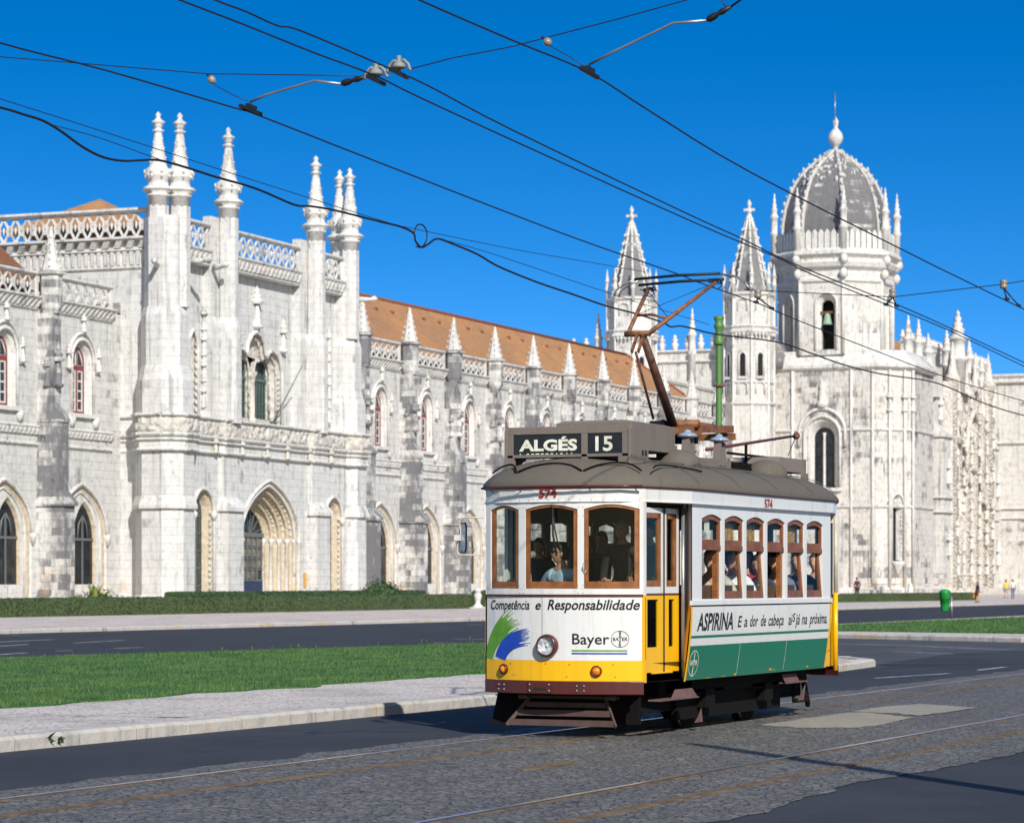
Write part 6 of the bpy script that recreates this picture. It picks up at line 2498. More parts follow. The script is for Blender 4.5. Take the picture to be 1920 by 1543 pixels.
# ---- near side: pillars, rails, advertising panels
sp = MB()
w_a = [(-2.10 + .716 * k, -2.10 + .716 * k + .625) for k in range(6)]
ZB, ZM, ZT = 1.47, 2.035, 2.395
edges = [-2.40] + [v for w in w_a for v in w] + [2.40]
for s_ in (-1, 1):
    o = MB()
    Y0, Y1 = (-HW, -HW + .06) if s_ < 0 else (HW - .06, HW)
    hs = []
    for a0, a1 in w_a:
        lp_ = [(a0, ZB), (a1, ZB), (a1, ZT - .05)] + [(a1 + (a0 - a1) * i / 8, ZT - .05 + .05 * math.sin(PI * i / 8)) for i in range(1, 8)] + [(a0, ZT - .05)]
        hs.append(lp_)
    o.poly([[(-2.40, 1.405), (2.40, 1.405), (2.40, 2.50), (-2.40, 2.50)]] + hs, lambda a, z: (a, s_ * HW, z))
    for h_ in hs:
        o.loft([[(a, s_ * HW, z) for a, z in h_], [(a, s_ * (HW - .06), z) for a, z in h_]], closed=True)
    side = o.build('side_frame', M['tw'], tram)
    MB().poly([[(-2.40, 1.405), (2.40, 1.405), (2.40, 2.50), (-2.40, 2.50)]] + hs, lambda a, z: (a, s_ * (HW - .062), z)).build('inner_lining', M['inwall'], side)
    if s_ < 0:
        rr_ = MB()
        rr_.box(-2.44, 2.44, -HW - .016, -HW + .01, 1.405, 1.455)
        rr_.build('sill_rail', M['tw'], side)
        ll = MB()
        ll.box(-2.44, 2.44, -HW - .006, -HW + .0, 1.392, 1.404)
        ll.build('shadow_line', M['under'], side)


def side_sheet(mb, a0, a1, z0, z1, out=0.0, nz=6, na=8, th=.015):
    vs = []
    for j in range(nz + 1):
        z = z0 + (z1 - z0) * j / nz
        for i in range(na + 1):
            vs.append(sd_pt(a0 + (a1 - a0) * i / na, z, out))
    m_ = na + 1
    return mb.add(vs, [(j * m_ + i, j * m_ + i + 1, (j + 1) * m_ + i + 1, (j + 1) * m_ + i) for j in range(nz) for i in range(na)], True)


ad = side_sheet(MB(), -2.385, 2.385, 1.075, 1.392).build('advert_panel', M['tw'], tram)
side_sheet(MB(), -2.385, 2.385, 1.045, 1.075).build('green_line', M['tg'], tram)
side_sheet(MB(), -2.385, 2.385, .965, 1.045).build('white_line', M['tw'], tram)
gp = side_sheet(MB(), -2.385, 2.385, .595, .965).build('green_panel', M['tg'], tram)
fe = MB()
fe.add([(-2.40, HW, .6), (2.40, HW, .6), (2.40, HW, 1.405), (-2.40, HW, 1.405)], [(0, 1, 2, 3)])
fe.build('far_side_panel', M['ty'], tram)
sj = MB()
for a in (-.80, .82):
    for z0, z1 in ((.62, .96), (1.09, 1.38)):
        n = 6
        vs = []
        for i in range(n + 1):
            z = z0 + (z1 - z0) * i / n
            vs += [sd_pt(a, z, .002), sd_pt(a + .008, z, .002)]
        sj.add(vs, [(2 * i, 2 * i + 1, 2 * i + 3, 2 * i + 2) for i in range(n)])
sj.build('panel_joints', M['letwhite'], gp)
# paint knocked off the lower edge
chip = MB()
for a, z, w_, h_ in ((-.84, .615, .10, .03), (.40, .63, .34, .007), (.36, .64, .09, .022), (1.72, .632, .11, .020), (-1.7, .60, .3, .006), (-1.2, .605, .25, .005)):
    n = 7
    q = [(a + w_ * (math.cos(2 * PI * i / n)) * .5 * random.uniform(.7, 1.1), z + h_ * math.sin(2 * PI * i / n) * .5 * random.uniform(.7, 1.2)) for i in range(n)]
    chip.add([sd_pt(x, y, .0025) for x, y in q], [tuple(range(n))])
chip.build('chipped_paint', M['ochre'], gp)
# yellow end panels with their posts
for a0, a1 in ((-2.62, -2.385), (2.385, 2.55)):
    pass
ye = side_sheet(MB(), -2.44, -2.386, .585, 1.392, .004, 6, 2).build('yellow_corner', M['ty'], tram)
side_sheet(MB(), 2.386, 2.45, .60, 1.392, .004, 6, 2).build('yellow_corner', M['ty'], tram)


def italic_serif(name, txt, size, a, z, sx, sh, bold, parent, serif=.014, space=1.0):
    """condensed book-style lettering: letters with foot and head serifs"""
    o = lettering(name, txt, size, (a, z), lambda x, y, out: sd_pt(x, y, out), .003, 'letter', parent, sh, bold, sx, 'LEFT', space, mirror=False)
    return o


fit_side('advert_lettering', 'ASPIRINA', 1308.5, 1376, .185, 1.130, ad, .16, .0065)
for txt, x0, x1, cap, z, bo in (('E', 1384.7, 1392, .125, 1.150, .002), ('a', 1396.4, 1402.4, .125, 1.150, .002), ('dor', 1407.3, 1422.3, .130, 1.150, .002), ('de', 1427.7, 1437.2, .130, 1.150, .002), ('cabeça', 1442, 1470.4, .130, 1.150, .002),
                            ('ai', 1479.4, 1486.4, .130, 1.150, .002), ('S', 1487, 1491.6, .10, 1.185, .002), ('já', 1492.6, 1500.6, .130, 1.150, .002), ('na', 1504.7, 1514.3, .130, 1.150, .002), ('próxima.', 1519.4, 1552.2, .130, 1.150, .002)):
    fit_side('advert_lettering', txt, x0, x1, cap, z, ad, .14, bo)
_a0, _a1 = at(1433, 946, TY - HW - .02).x - TX, at(1447.5, 946, TY - HW - .02).x - TX
_v, _f = text_mesh('574', .15, 0, .004, 1.0, 'LEFT', 1.0)
_k = (_a1 - _a0) / (max(p[0] for p in _v) - min(p[0] for p in _v))
lettering('fleet_number', '574', .15, (_a0, 2.505), lambda x, y, out: (x, -HW - .022 - out, y), .003, 'letred', fascia, 0, .004, _k, 'LEFT', 1.0, mirror=False)
lo_ = MB()
disc_ring(lo_, (-2.22, .775), .132, .142, sd_pt, .004, ax=1.0)
lo_ = lo_.build('side_logo', M['letwhite'], gp, (0, 0, 0), False)
lettering('logo_lettering', 'BAYER', .075, (-2.22, .755), sd_pt, .0042, 'letwhite', lo_, 0, .0012, .95, mirror=False)
for i, chh in enumerate('BA ER'):
    if chh != ' ':
        lettering('logo_lettering', chh, .072, (-2.22, .755 + .088 - i * .05), sd_pt, .0042, 'letwhite', lo_, 0, .0012, .9, mirror=False)

# side windows
random.seed(21)
for s_ in (-1, 1):
    for k, (a0, a1) in enumerate(w_a):
        fr = MB()
        yo = lambda d_: s_ * (HW - d_)
        w = .05
        # upper sash with an arched head
        q = [(a0 + .004, ZM + .02), (a1 - .004, ZM + .02), (a1 - .004, ZT - .055)] + [(a1 + (a0 - a1) * i / 8, ZT - .055 + .05 * math.sin(PI * i / 8)) for i in range(1, 8)] + [(a0 + .004, ZT - .055)]
        r_ = [(a0 + w, ZM + .085), (a1 - w, ZM + .085), (a1 - w, ZT - .09)] + [(a1 - w + (a0 - a1 + 2 * w) * i / 8, ZT - .09 + .035 * math.sin(PI * i / 8)) for i in range(1, 8)] + [(a0 + w, ZT - .09)]
        fr.poly([q, r_], lambda a, z: (a, yo(.018), z))
        fr.loft([[(a, yo(.018), z) for a, z in r_], [(a, yo(.05), z) for a, z in r_]], closed=True)
        fr.box(a0 + .004, a1 - .004, *sorted((yo(.01), yo(.05))), ZM - .03, ZM + .022)
        f_ = fr.build('side_window', M['wood2'], tram)
        g_ = MB()
        g_.add([(a0 + w, yo(.04), ZM + .085), (a1 - w, yo(.04), ZM + .085), (a1 - w, yo(.04), ZT - .06), (a0 + w, yo(.04), ZT - .06)], [(0, 1, 2, 3)])
        g_.build('glass', M['glass'], f_)
        open_ = s_ < 0 and k in (0, 3)
        if open_:
            o_ = MB()
            o_.box(a1 - .075, a1 - .01, *sorted((yo(.03), yo(.085))), ZB, ZM - .03)
            for z in (1.56, 1.72, 1.88):
                o_.blob((a1 - .078, yo(.055), z), .008, .008, .008, 5, 4)
            o_.build('open_stile', M['wood'], f_)
            continue
        # lower sash leaning outwards at the foot
        top, bot = .055, .012
        L = lambda a, z, e=0.0: (a, s_ * (HW - (bot + (top - bot) * (z - ZB) / (ZM - ZB)) - e), z)
        lw = MB()
        q = [(a0 + .004, ZB + .002), (a1 - .004, ZB + .002), (a1 - .004, ZM - .03), (a0 + .004, ZM - .03)]
        r_ = [(a0 + .03, ZB + .085), (a1 - .06, ZB + .085), (a1 - .06, ZM - .035), (a0 + .03, ZM - .035)]
        lw.poly([q, r_], lambda a, z: L(a, z))
        lw.loft([[L(a, z) for a, z in r_], [L(a, z, .03) for a, z in r_]], closed=True)
        l_ = lw.build('lower_sash', M['wood2'], f_)
        g_ = MB()
        g_.add([L(a, z, .015) for a, z in r_], [(0, 1, 2, 3)])
        g_.build('glass', M['glass'], f_)
# blinds pulled down in some upper lights
bd = MB()
for k, z0 in ((1, ZM + .07), (2, ZM + .07), (4, ZM + .07)):
    a0, a1 = w_a[k]
    n = 10
    vs = []
    for i in range(n + 1):
        a = a0 + .05 + (a1 - a0 - .12) * i / n
        y = -HW + .10 + .012 * (i % 2)
        vs += [(a, y, z0), (a, y, ZT - .1 + .02 * math.sin(PI * i / n))]
    bd.add(vs, [(2 * i, 2 * i + 1, 2 * i + 3, 2 * i + 2) for i in range(n)])
a0, a1 = w_a[2]
bd.add([(a0 + .05, -HW + .5, 1.80), (a1 - .1, -HW + .5, 1.80), (a1 - .1, -HW + .5, 2.0), (a0 + .05, -HW + .5, 2.0)], [(0, 1, 2, 3)])
bd.build('roller_blinds', M['blind'], tram)
nt_ = MB()
nt_.box(w_a[0][0] + .22, w_a[0][0] + .38, -HW + .055, -HW + .058, 2.20, 2.34)
nt_.build('paper_notice', M['letwhite'], tram)

# ---- platform: doors, posts, bulkheads
def door_pt(t_, z, out=0.0):
    """t_ from the front corner post (0) to the saloon (1) along the near door plane"""
    A, B = Vector((-3.325, -.895)), Vector((-2.28, -.935))
    d_ = (B - A).normalized()
    n_ = Vector((d_.y, -d_.x))
    p = A.lerp(B, t_) + n_ * out
    return (p.x, p.y, z)


def dq(mb, t0, t1, z0, z1, out=0.0, th=.03):
    vs = [door_pt(t, z, o) for o in (out, out - th) for t, z in ((t0, z0), (t1, z0), (t1, z1), (t0, z1))]
    return mb.add(vs, [(0, 1, 2, 3), (7, 6, 5, 4), (0, 4, 5, 1), (1, 5, 6, 2), (2, 6, 7, 3), (3, 7, 4, 0)])


for t0, t1, g0, g1 in ((.03, .50, .10, .385), (.56, .90, .64, .79)):
    dl = MB()
    for z0, z1, mt in ((.70, .965, 'y'),):
        dq(dl, t0, t1, z0, z1)
    dq(dl, t0, g0, .965, 1.515)
    dq(dl, g1, t1, .965, 1.515)
    dq(dl, g0, g1, 1.47, 1.515)
    lf = dl.build('door_leaf', M['ty'], tram)
    wq_ = MB()
    dq(wq_, t0, t1, 1.535, 1.605)
    dq(wq_, t0, t0 + .02, 1.605, 2.44)
    dq(wq_, t1 - .05, t1, 1.605, 2.44)
    dq(wq_, t0, t1, 2.385, 2.44)
    wq_.build('white_upper_frame', M['tw'], lf)
    md = MB()
    dq(md, t0, t1, 1.515, 1.535, .004)
    md.build('maroon_bead', M['tm'], lf)
    wd = MB()
    a_, b_ = t0 + .022, t1 - .052
    dq(wd, a_, b_, 1.607, 1.672, -.004)
    dq(wd, a_, a_ + .03, 1.672, 2.38, -.004)
    dq(wd, b_ - .07, b_, 1.672, 2.38, -.004)
    dq(wd, a_, b_, 2.33, 2.38, -.004)
    wd.build('wooden_sash', M['wood'], lf)
    gl = MB()
    dq(gl, a_ + .03, b_ - .07, 1.672, 2.33, -.018, .003)
    dq(gl, g0, g1, .965, 1.47, -.018, .003)
    gl.build('glass', M['glass'], lf)
rs = MB()
dq(rs, .503, .557, .70, 2.44, -.008, .02)
dq(rs, .905, .975, .68, 2.44, -.02, .02)
rs.build('rubber_edge', M['black'], tram)
lc = MB()
dq(lc, .22, .72, .685, .70, .01)
lc.build('door_threshold', M['ty'], tram)
pt_ = MB()
pt_.box(-3.36, -3.31, -.925, -.87, 1.52, 2.50)
pt_.build('corner_post', M['tw'], tram)
pt_ = MB()
pt_.box(-3.36, -3.31, -.927, -.87, .60, 1.52)
pt_.build('corner_post_base', M['ty'], tram)
# angled bulkheads between door and saloon: white above, yellow below
for z0, z1, mt, nm in ((1.395, 2.50, 'tw', 'bulkhead'), (.585, 1.395, 'ty', 'bulkhead_base')):
    bk_ = MB()
    i0, i1 = (0, 0) if z0 > 1 else (.085, 0)
    bk_.add([(-2.43, -HW + i0, z0), (-2.43, -HW + i1, z1), (-2.25, -.92, z1), (-2.25, -.92, z0)], [(0, 1, 2, 3)])
    bk_.add([(-2.43, HW, z0), (-2.43, HW, z1), (-2.27, .95, z1), (-2.27, .95, z0)], [(0, 1, 2, 3)])
    bk_.build(nm, M[mt], tram)
gr = MB()
gr.tube([(-2.37, -.975, .62), (-2.37, -.975, 2.45)], .022, 8)
gr.build('grab_pole', M['steel'], tram)
so_ = MB()
so_.add([(x, y, 2.495) for x, y in plan_loop(pw=PW + .01, hw=HW - .0, ext_=.01)], [tuple(range(22))])
so_.build('ceiling', M['ceil'], tram)
# far door side and rear platform, simple but real
fd = MB()
fd.add([(-3.33, .93, .6), (-2.4, 1.0, .6), (-2.4, 1.0, 1.5), (-3.33, .93, 1.5)], [(0, 1, 2, 3)])
fd.add([(3.12, .90, .6), (2.4, 1.0, .6), (2.4, 1.0, 1.5), (3.33, .93, 1.5)], [(0, 1, 2, 3)])
fd.add([(3.12, -.88, .6), (2.4, -.94, .6), (2.4, -.94, 1.5), (3.12, -.88, 1.5)], [(0, 1, 2, 3)])
vs = []
for i in range(9):
    b = -.93 + 1.86 * i / 8
    vs += [(-bowx(b) - RS, b, .6), (-bowx(b) - RS, b, 1.5)]
fd.add(vs, [(2 * i, 2 * i + 1, 2 * i + 3, 2 * i + 2) for i in range(8)])
fd.build('rear_apron', M['ty'], tram)
rp = MB()
for b in (-.94, -.3, .3, .94):
    x = -bowx(b) - RS
    MB().box(x - .06, x, b - .03, b + .03, 1.5, 2.5).build('rear_post', M['tw'], tram)
for b in (-.89, .89):
    for a in (-3.33, -2.85) if b > 0 else ():
        MB().box(a - .03, a + .03, b - .02, b + .02, 1.5, 2.5).build('rear_post', M['tw'], tram)
    for a in (3.08,):
        MB().box(a - .03, a + .03, b - .02, b + .02, 1.5, 2.5).build('rear_post', M['tw'], tram)
yp = MB()
yp.tube([(2.93, -.985, .55), (2.93, -.985, 1.52)], .030, 8)
yp.build('rear_pole', M['ty'], tram)
yp = MB()
yp.tube([(2.93, -.985, 1.52), (2.93, -.985, 2.48)], .028, 8)
yp.build('rear_pole', M['cream'], tram)
rb2 = MB()
vs = []
for i in range(9):
    b = -.95 + 1.9 * i / 8
    vs += [(-bowx(b) + .03 - RS, b, .475), (-bowx(b) + .03 - RS, b, .61)]
rb2.add(vs, [(2 * i, 2 * i + 1, 2 * i + 3, 2 * i + 2) for i in range(8)])
rb2.build('rear_bumper', M['tm'], tram)

# ---- interior
fl = MB()
fl.add([(x, y, .80) for x, y in plan_loop(pw=PW - .03, hw=HW - .1, ext_=-.04)], [tuple(range(22))])
fl.build('floor', M['inwall'], tram)
iw = MB()
for s_ in (-1, 1):
    iw.box(-2.38, 2.38, *sorted((s_ * (HW - .075), s_ * (HW - .065))), .82, 1.46)
for a in (-2.25, 2.25):
    iw.box(a - .02, a + .02, -1.0, -.36, .8, 1.55)
    iw.box(a - .02, a + .02, .36, 1.0, .8, 1.55)
    iw.box(a - .02, a + .02, -1.0, 1.0, 2.30, 2.49)
    for b in (-.98, -.36, .36, .98):
        iw.box(a - .03, a + .03, b - .03, b + .03, 1.5, 2.49)
iw.build('interior_lining', M['inwall'], tram)
for s_ in (-1, 1):
    for k in range(6):
        a = -2.0 + k * .72
        se = MB()
        se.box(a - .02, a + .36, *sorted((s_ * .42, s_ * 1.0)), 1.14, 1.22)
        se.box(a + .34, a + .40, *sorted((s_ * .42, s_ * 1.0)), 1.1, 1.62)
        se.build('seat', M['seat'], tram)
ct = MB()
ct.box(-3.42, -3.2, .30, .55, .8, 1.58)
ct.tube([(-3.31, .43, 1.58), (-3.31, .43, 1.66)], .05, 8)
ct.tube([(-3.31, .43, 1.65), (-3.38, .56, 1.65)], .016, 6)
ct.build('controller_stand', M['under'], tram)

# ---- mirror on its bent tube
mi = MB()
mA = Vector((-3.38, .92, 0))
mi.tube([(mA.x, mA.y, 2.345), (mA.x - .02, mA.y + .22, 2.35), (mA.x - .03, mA.y + .28, 2.32), (mA.x - .03, mA.y + .275, 2.24), (mA.x - .03, mA.y + .265, 2.18), (mA.x - .03, mA.y + .30, 2.10), (mA.x - .03, mA.y + .31, 1.98),
         (mA.x - .03, mA.y + .28, 1.945), (mA.x, mA.y, 1.945)], .009, 8)
mi = mi.build('mirror_arm', M['cream'], tram)
q8 = [(-.03, .0), (.035, .0), (.052, .04), (.058, .28), (.045, .32), (-.03, .33), (-.048, .28), (-.045, .04)]
mc = MB()
mc.add([(-3.42 + dx * .025 + oy * .35, mA.y + .235 + oy, 1.965 + zz) for dx in (0, 1) for oy, zz in q8],
       [tuple(range(8)), tuple(range(8, 16))] + [(i, (i + 1) % 8, 8 + (i + 1) % 8, 8 + i) for i in range(8)])
mc = mc.build('mirror_shell', M['black'], mi)
mg = MB()
mg.add([(-3.424 + oy * .35, mA.y + .235 + oy * .85, 1.965 + .165 + (zz - .165) * .92) for oy, zz in q8], [tuple(range(8))])
mg.build('mirror_glass', M['mirror'], mc)
MB().box(-3.46, -3.41, mA.y + .265, mA.y + .32, 2.10, 2.16).build('mirror_clamp', M['tw'], mi)

# ---- destination box on the roof front
def sxb(px):
    q = (px - 960) / FOC
    X = TX + sxa
    return X * (ST - q * CT) / (CT + q * ST) - TY


SB0, SB1 = 0, 0
sxa, sxe = -3.18, -2.90
SB0, SB1 = sxb(1180), sxb(949.5)
G0, G1, G2, G3 = sxb(962), sxb(1089.5), sxb(1101), sxb(1166)
sbx = MB()
sbx.box(sxa, sxe, SB0, SB1, 3.235, 3.315)
sbx.box(sxa, sxe, SB0, SB1, 2.985, 3.018)
sbx.box(sxa + .02, sxe, SB0 + .01, SB1 - .01, 3.02, 3.235)
for b0, b1 in ((SB0, G3), (G2, G1), (G0, SB1)):
    sbx.box(sxa, sxa + .04, b0, b1, 2.985, 3.235)
# roof side pieces with slanted cheek
for b0, b1 in ((SB0 - .02, SB0 + .012), (SB1 - .012, SB1 + .02)):
    zb = roof_z(sxa, b0) - .03
    pl_ = [(sxa - .01, zb), (sxa - .01, 3.28), (sxa + .03, 3.32), (sxe - .02, 3.32), (sxe + .22, 3.16), (sxe + .22, 2.98), (sxe + .05, 2.92)]
    sbx.add([(a, b, z) for b in (b0, b1) for a, z in pl_], [tuple(range(7))[::-1], tuple(range(7, 14))] + [(i, (i + 1) % 7, 7 + (i + 1) % 7, 7 + i) for i in range(7)])
sbx.box(sxa, sxa + .05, SB1 - .09, SB1, 2.78, 2.99)
sbx.box(sxa, sxa + .04, G2, G1, 2.86, 2.99)
sbx.box(sxa, sxa + .12, SB0, SB0 + .13, 2.74, 2.99)
sign = sbx.build('destination_box', M['tbox'], tram, bevel=.004)
ho = MB()
for a in (sxe + .02, sxe + .11):
    ho.box(a, a + .055, SB0 - .023, SB0 - .021, 3.0, 3.06)
ho.build('plug_sockets', M['void'], sign)
for b0, b1 in ((G1, G0), (G3, G2)):
    bl_ = MB()
    bl_.box(sxa + .012, sxa + .014, b0, b1, 3.02, 3.235)
    bl_.build('roller_blind', M['signblack'], sign)
s_fn = lambda b, z, out: (sxa + .012 - out, b, z)
def fit_sign(name, txt, x0, x1, cap, z, bold):
    vs, fs = text_mesh(txt, cap / .70, 0, bold, 1.0, 'LEFT', 1.0)
    lo, hi = min(v[0] for v in vs), max(v[0] for v in vs)
    k = (sxb(x0) - sxb(x1)) / (hi - lo)
    return lettering(name, txt, cap / .70, (sxb(x0) + lo * k, z), s_fn, .002, 'letwhite', sign, 0, bold, k, 'LEFT')


fit_sign('destination_lettering', 'ALGÉS', 972.5, 1081.5, .112, 3.063, .0065)
fit_sign('route_number', '15', 1115.5, 1148, .150, 3.050, .0050)
frag = MB()
for px_, w_ in ((975, .012), (989, .03), (998, .03), (1007, .045), (1016, .03), (1025, .04), (1034, .03), (1043, .012), (1052, .03), (1062, .012), (1071, .012)):
    x = sxb(px_)
    frag.box(sxa + .009, sxa + .0115, x - w_ / 2, x + w_ / 2, 3.021, 3.031)
frag.build('next_line_tops', M['letwhite'], sign)
# resistance box behind the sign, ventilators, lightning gear
rbx = MB()
rbx.box(-2.60, -1.30, -.47, .42, 3.09, 3.38)
rbx.taper(-2.60, -1.30, -.47, .42, 3.38, -2.55, -1.35, -.36, .34, 3.41)
rbx = rbx.build('resistor_box', M['tbox'], tram, bevel=.006)
lg = MB()
for a in (-2.5, -1.6):
    for b in (-.34, .34):
        lg.box(a - .04, a + .04, b - .03, b + .03, 2.9, 3.04)
lg.build('box_feet', M['under'], rbx)
ey = MB()
for a in (-2.2, -1.75):
    ey.tube([(a + .03 * math.cos(t * .9), 0, 3.43 + .03 * math.sin(t * .9)) for t in range(8)], .006, 5)
ey.build('lifting_eye', M['rust'], rbx)
ae = MB()
ae.tube([(-2.75, .1, 3.27), (-2.8, .16, 3.36)], .006, 5)
ae.tube([(-2.75, -.1, 3.27), (-2.72, -.16, 3.34)], .006, 5)
ae.build('bracket_pins', M['steel'], sign)
for a, b in ((-1.30, -.50), (1.62, -.52), (.2, .5)):
    v_ = MB()
    z0 = roof_z(a, b)
    v_.lathe((a, b, z0 - .09), [(.27, 0), (.262, .09), (.23, .16), (.17, .21), (.09, .24), (0, .25)], 20)
    v_.build('roof_ventilator', M['troof'], tram)
# long duct along the roof's crown
du = MB()
du.box(-1.20, .72, -.40, -.30, 2.96, 3.09)
du.box(-1.20, .72, .30, .40, 2.96, 3.09)
du.box(-1.35, -.95, -.36, -.26, 3.02, 3.20)
du.build('roof_channel', M['tbox'], tram)
dk = MB()
dk.box(.75, 1.8, -.42, .42, 3.0, 3.035)
for i in range(8):
    dk.box(.78 + i * .12, .86 + i * .12, -.40, .40, 3.04, 3.085)
dk.build('resistor_grid', M['under'], tram)
cy = MB()
for b in (-.36, -.24):
    cy.tube([(.80, b, 3.10), (1.15, b, 3.10)], .035, 8)
cy.build('fuse_tubes', M['insul'], tram)
for a, b in ((-.62, -.36), (.42, -.36)):
    pb = MB()
    for s_ in (0, .12):
        pb.taper(a - .10 + s_, a - .01 + s_, b - .05, b + .05, 3.02, a - .07 + s_, a - .015 + s_, b - .04, b + .04, 3.30)
    pb = pb.build('insulator_bracket', M['tbox'], tram)
    pi = MB()
    pi.lathe((a, b, 3.30), [(.03, -.02), (.055, .0), (.115, .015), (.118, .03), (.09, .055), (.045, .065), (.035, .09), (0, .10)], 16)
    pi.build('insulator', plain('grey blue porcelain', (.26, .32, .42, 1), .2), pb)
# rear destination box
rs_ = MB()
rs_.taper(2.05, 3.05, -.55, .55, 3.02, 2.15, 3.02, -.5, .5, 3.2)
rs_.box(2.85, 3.08, -.58, -.55, 2.74, 3.02)
rs_.box(2.85, 3.08, .55, .58, 2.74, 3.02)
rs_.add([(3.08, b, z) for b, z in ((-.55, 3.02), (.55, 3.02), (.55, 3.2), (-.55, 3.2))], [(0, 1, 2, 3)])
rs_ = rs_.build('rear_destination_box', M['tbox'], tram, bevel=.004)
MB().box(2.9, 2.96, -.583, -.58, 2.85, 2.92).build('plug_sockets', M['void'], rs_)

# ---- pantograph (measured in the upright plane along the car's middle)
def loc(p):
    return Vector((p.x - TX, p.y - TY, p.z))


def C(x, y, b=0.0):
    return loc(at(x, y, TY + b))


pg = MB()
base_z = 3.36
kn = C(1262, 797)
jt = C(1206, 632)
pg = MB()
pg.tube([kn, kn.lerp(jt, .5), jt], [.052, .050, .042], 12)
panto = pg.build('pantograph', M['brownpan'], tram)
bs = MB()
k0, k1 = C(1246, 806), C(1345, 806)
for b in (-.22, .22):
    bs.beam(Vector((k0.x, b, k0.z)), Vector((k1.x - .1, b, k1.z)), .06, .085)
for x in (k0.x, kn.x + .1, k1.x - .2):
    bs.beam((x, -.30, k0.z - .01), (x, .30, k0.z - .01), .05, .08)
bs.tube([(kn.x + .05, -.30, kn.z + .01), (kn.x + .05, .30, kn.z + .01)], .05, 10)
bs.tube([(kn.x + .15, -.1, kn.z + .03), (k1.x, -.1, kn.z + .01)], .045, 10)
bs.build('base_frame', M['orange'], panto)
sprg = MB()
sprg.tube([(k0.x - .1, .12, k0.z + .03), (kn.x, .12, kn.z + .02)], .05, 8)
sprg.box(kn.x - .12, kn.x + .3, -.2, .2, k0.z - .14, k0.z - .05)
sprg.build('springs', M['under'], panto)
# lower thin rod
rd = MB()
r0, r1 = C(1225, 785), C(1192, 660)
rd.tube([r0, r1], .016, 8)
rd.build('coupling_rod', M['brownpan'], panto)
lk = MB()
for b in (-.03, .05):
    lk.beam(Vector((r1.x, b, r1.z)), Vector((jt.x - .06, b, jt.z + .02)), .018, .045)
lk.build('link_plates', M['orange'], panto)
# knee cross shaft and upper triangle, the head lies across the car
head = at(1270, 519, TY)
hx = head.x


def HP(x, y):
    p = atX(x, y, hx)
    return Vector((p.x - TX, p.y - TY, p.z))


jw = MB()
ja, jb = atX(1172, 627, jt.x + TX), atX(1219, 625, jt.x + TX)
ja, jb = loc(ja), loc(jb)
jw.tube([ja, jb], .034, 10)
jw.build('knee_shaft', M['orange'], panto)
up = MB()
h1, h2 = HP(1214, 545), HP(1342, 530)
up.tube([ja.lerp(jb, .1), h1], .024, 8)
up.tube([jb.lerp(ja, .05), h2], [.030, .022], 8)
m1, m2 = ja.lerp(h1, .42), jb.lerp(h2, .28)
up.tube([m1, m1.lerp(m2, .5) + Vector((0, 0, .03)), m2], .016, 8)
up.build('upper_arms', M['orange'], panto)
st_ = MB()
st_.tube([h1, m2], .005, 5)
st_.tube([m1, h2], .004, 5)
st_.build('stay_wires', M['wire'], panto)
hd_ = MB()
for dy, dx in ((0, 0), (9, .13)):
    q0, q1 = HP(1190, 524 + dy), HP(1350, 513 + dy)
    o_ = Vector((dx, 0, 0))
    hd_.tube([q0 + o_, q0.lerp(q1, .5) + o_ + Vector((0, 0, .012)), q1 + o_], .017, 8)
hd_ = hd_.build('collector_strips', M['black'], panto)
for dx in (0, .13):
    o_ = Vector((dx, 0, 0))
    hn = MB()
    hn.tube([HP(1190, 524) + o_, HP(1170, 534) + o_, HP(1155, 545) + o_, HP(1152, 556) + o_], .010, 7)
    hn.tube([HP(1350, 514) + o_, HP(1378, 518) + o_, HP(1398, 532) + o_, HP(1410, 546) + o_], .010, 7)
    hn.build('horn', M['steel'], hd_)

cl_ = MB()
for q in (h1, h2):
    for k in range(7):
        cl_.beam(q + Vector((random.uniform(-.05, .15), random.uniform(-.10, .10), random.uniform(-.02, .05))), q + Vector((random.uniform(-.05, .15), random.uniform(-.10, .10), random.uniform(-.02, .05))), .014)
    cl_.tube([q + Vector((.05, .06 * math.cos(t), -.01 + .06 * math.sin(t))) for t in [i * .9 for i in range(8)]], .006, 5)
cl_.build('head_springs', M['wire'], hd_)
# trolley pole lying down, with its hook wire
tp = MB()
t0, t1 = C(1325, 843, -.1), C(1492, 817, -.1)
tp.tube([t0, t1], [.022, .016], 8)
tp = tp.build('trolley_pole', plain('maroon brown pole', (.10, .03, .028, 1), .6), tram)
MB().tube([t1 + Vector((-.03, 0, -.02)), t1 + Vector((.03, 0, .0)), t1 + Vector((.08, 0, .02))], [.03, .05, .03], 8).build('pole_head', M['rust'], tp)
MB().tube([t1 + Vector((-.03, 0, -.03)), C(1478, 854, -.3)], .006, 5).build('rope', M['wire'], tp)
ph = MB()
pm_ = t0.lerp(t1, .42)
ph.tube([(pm_.x, pm_.y, 3.05), pm_], .02, 6)
ph.beam((pm_.x - .8, -.15, pm_.z - .15), (pm_.x + .75, -.15, pm_.z - .15), .03)
ph.beam((pm_.x + .1, -.15, 3.06), (pm_.x + .6, -.15, pm_.z - .16), .03)
ph.build('pole_rest', M['under'], tram)

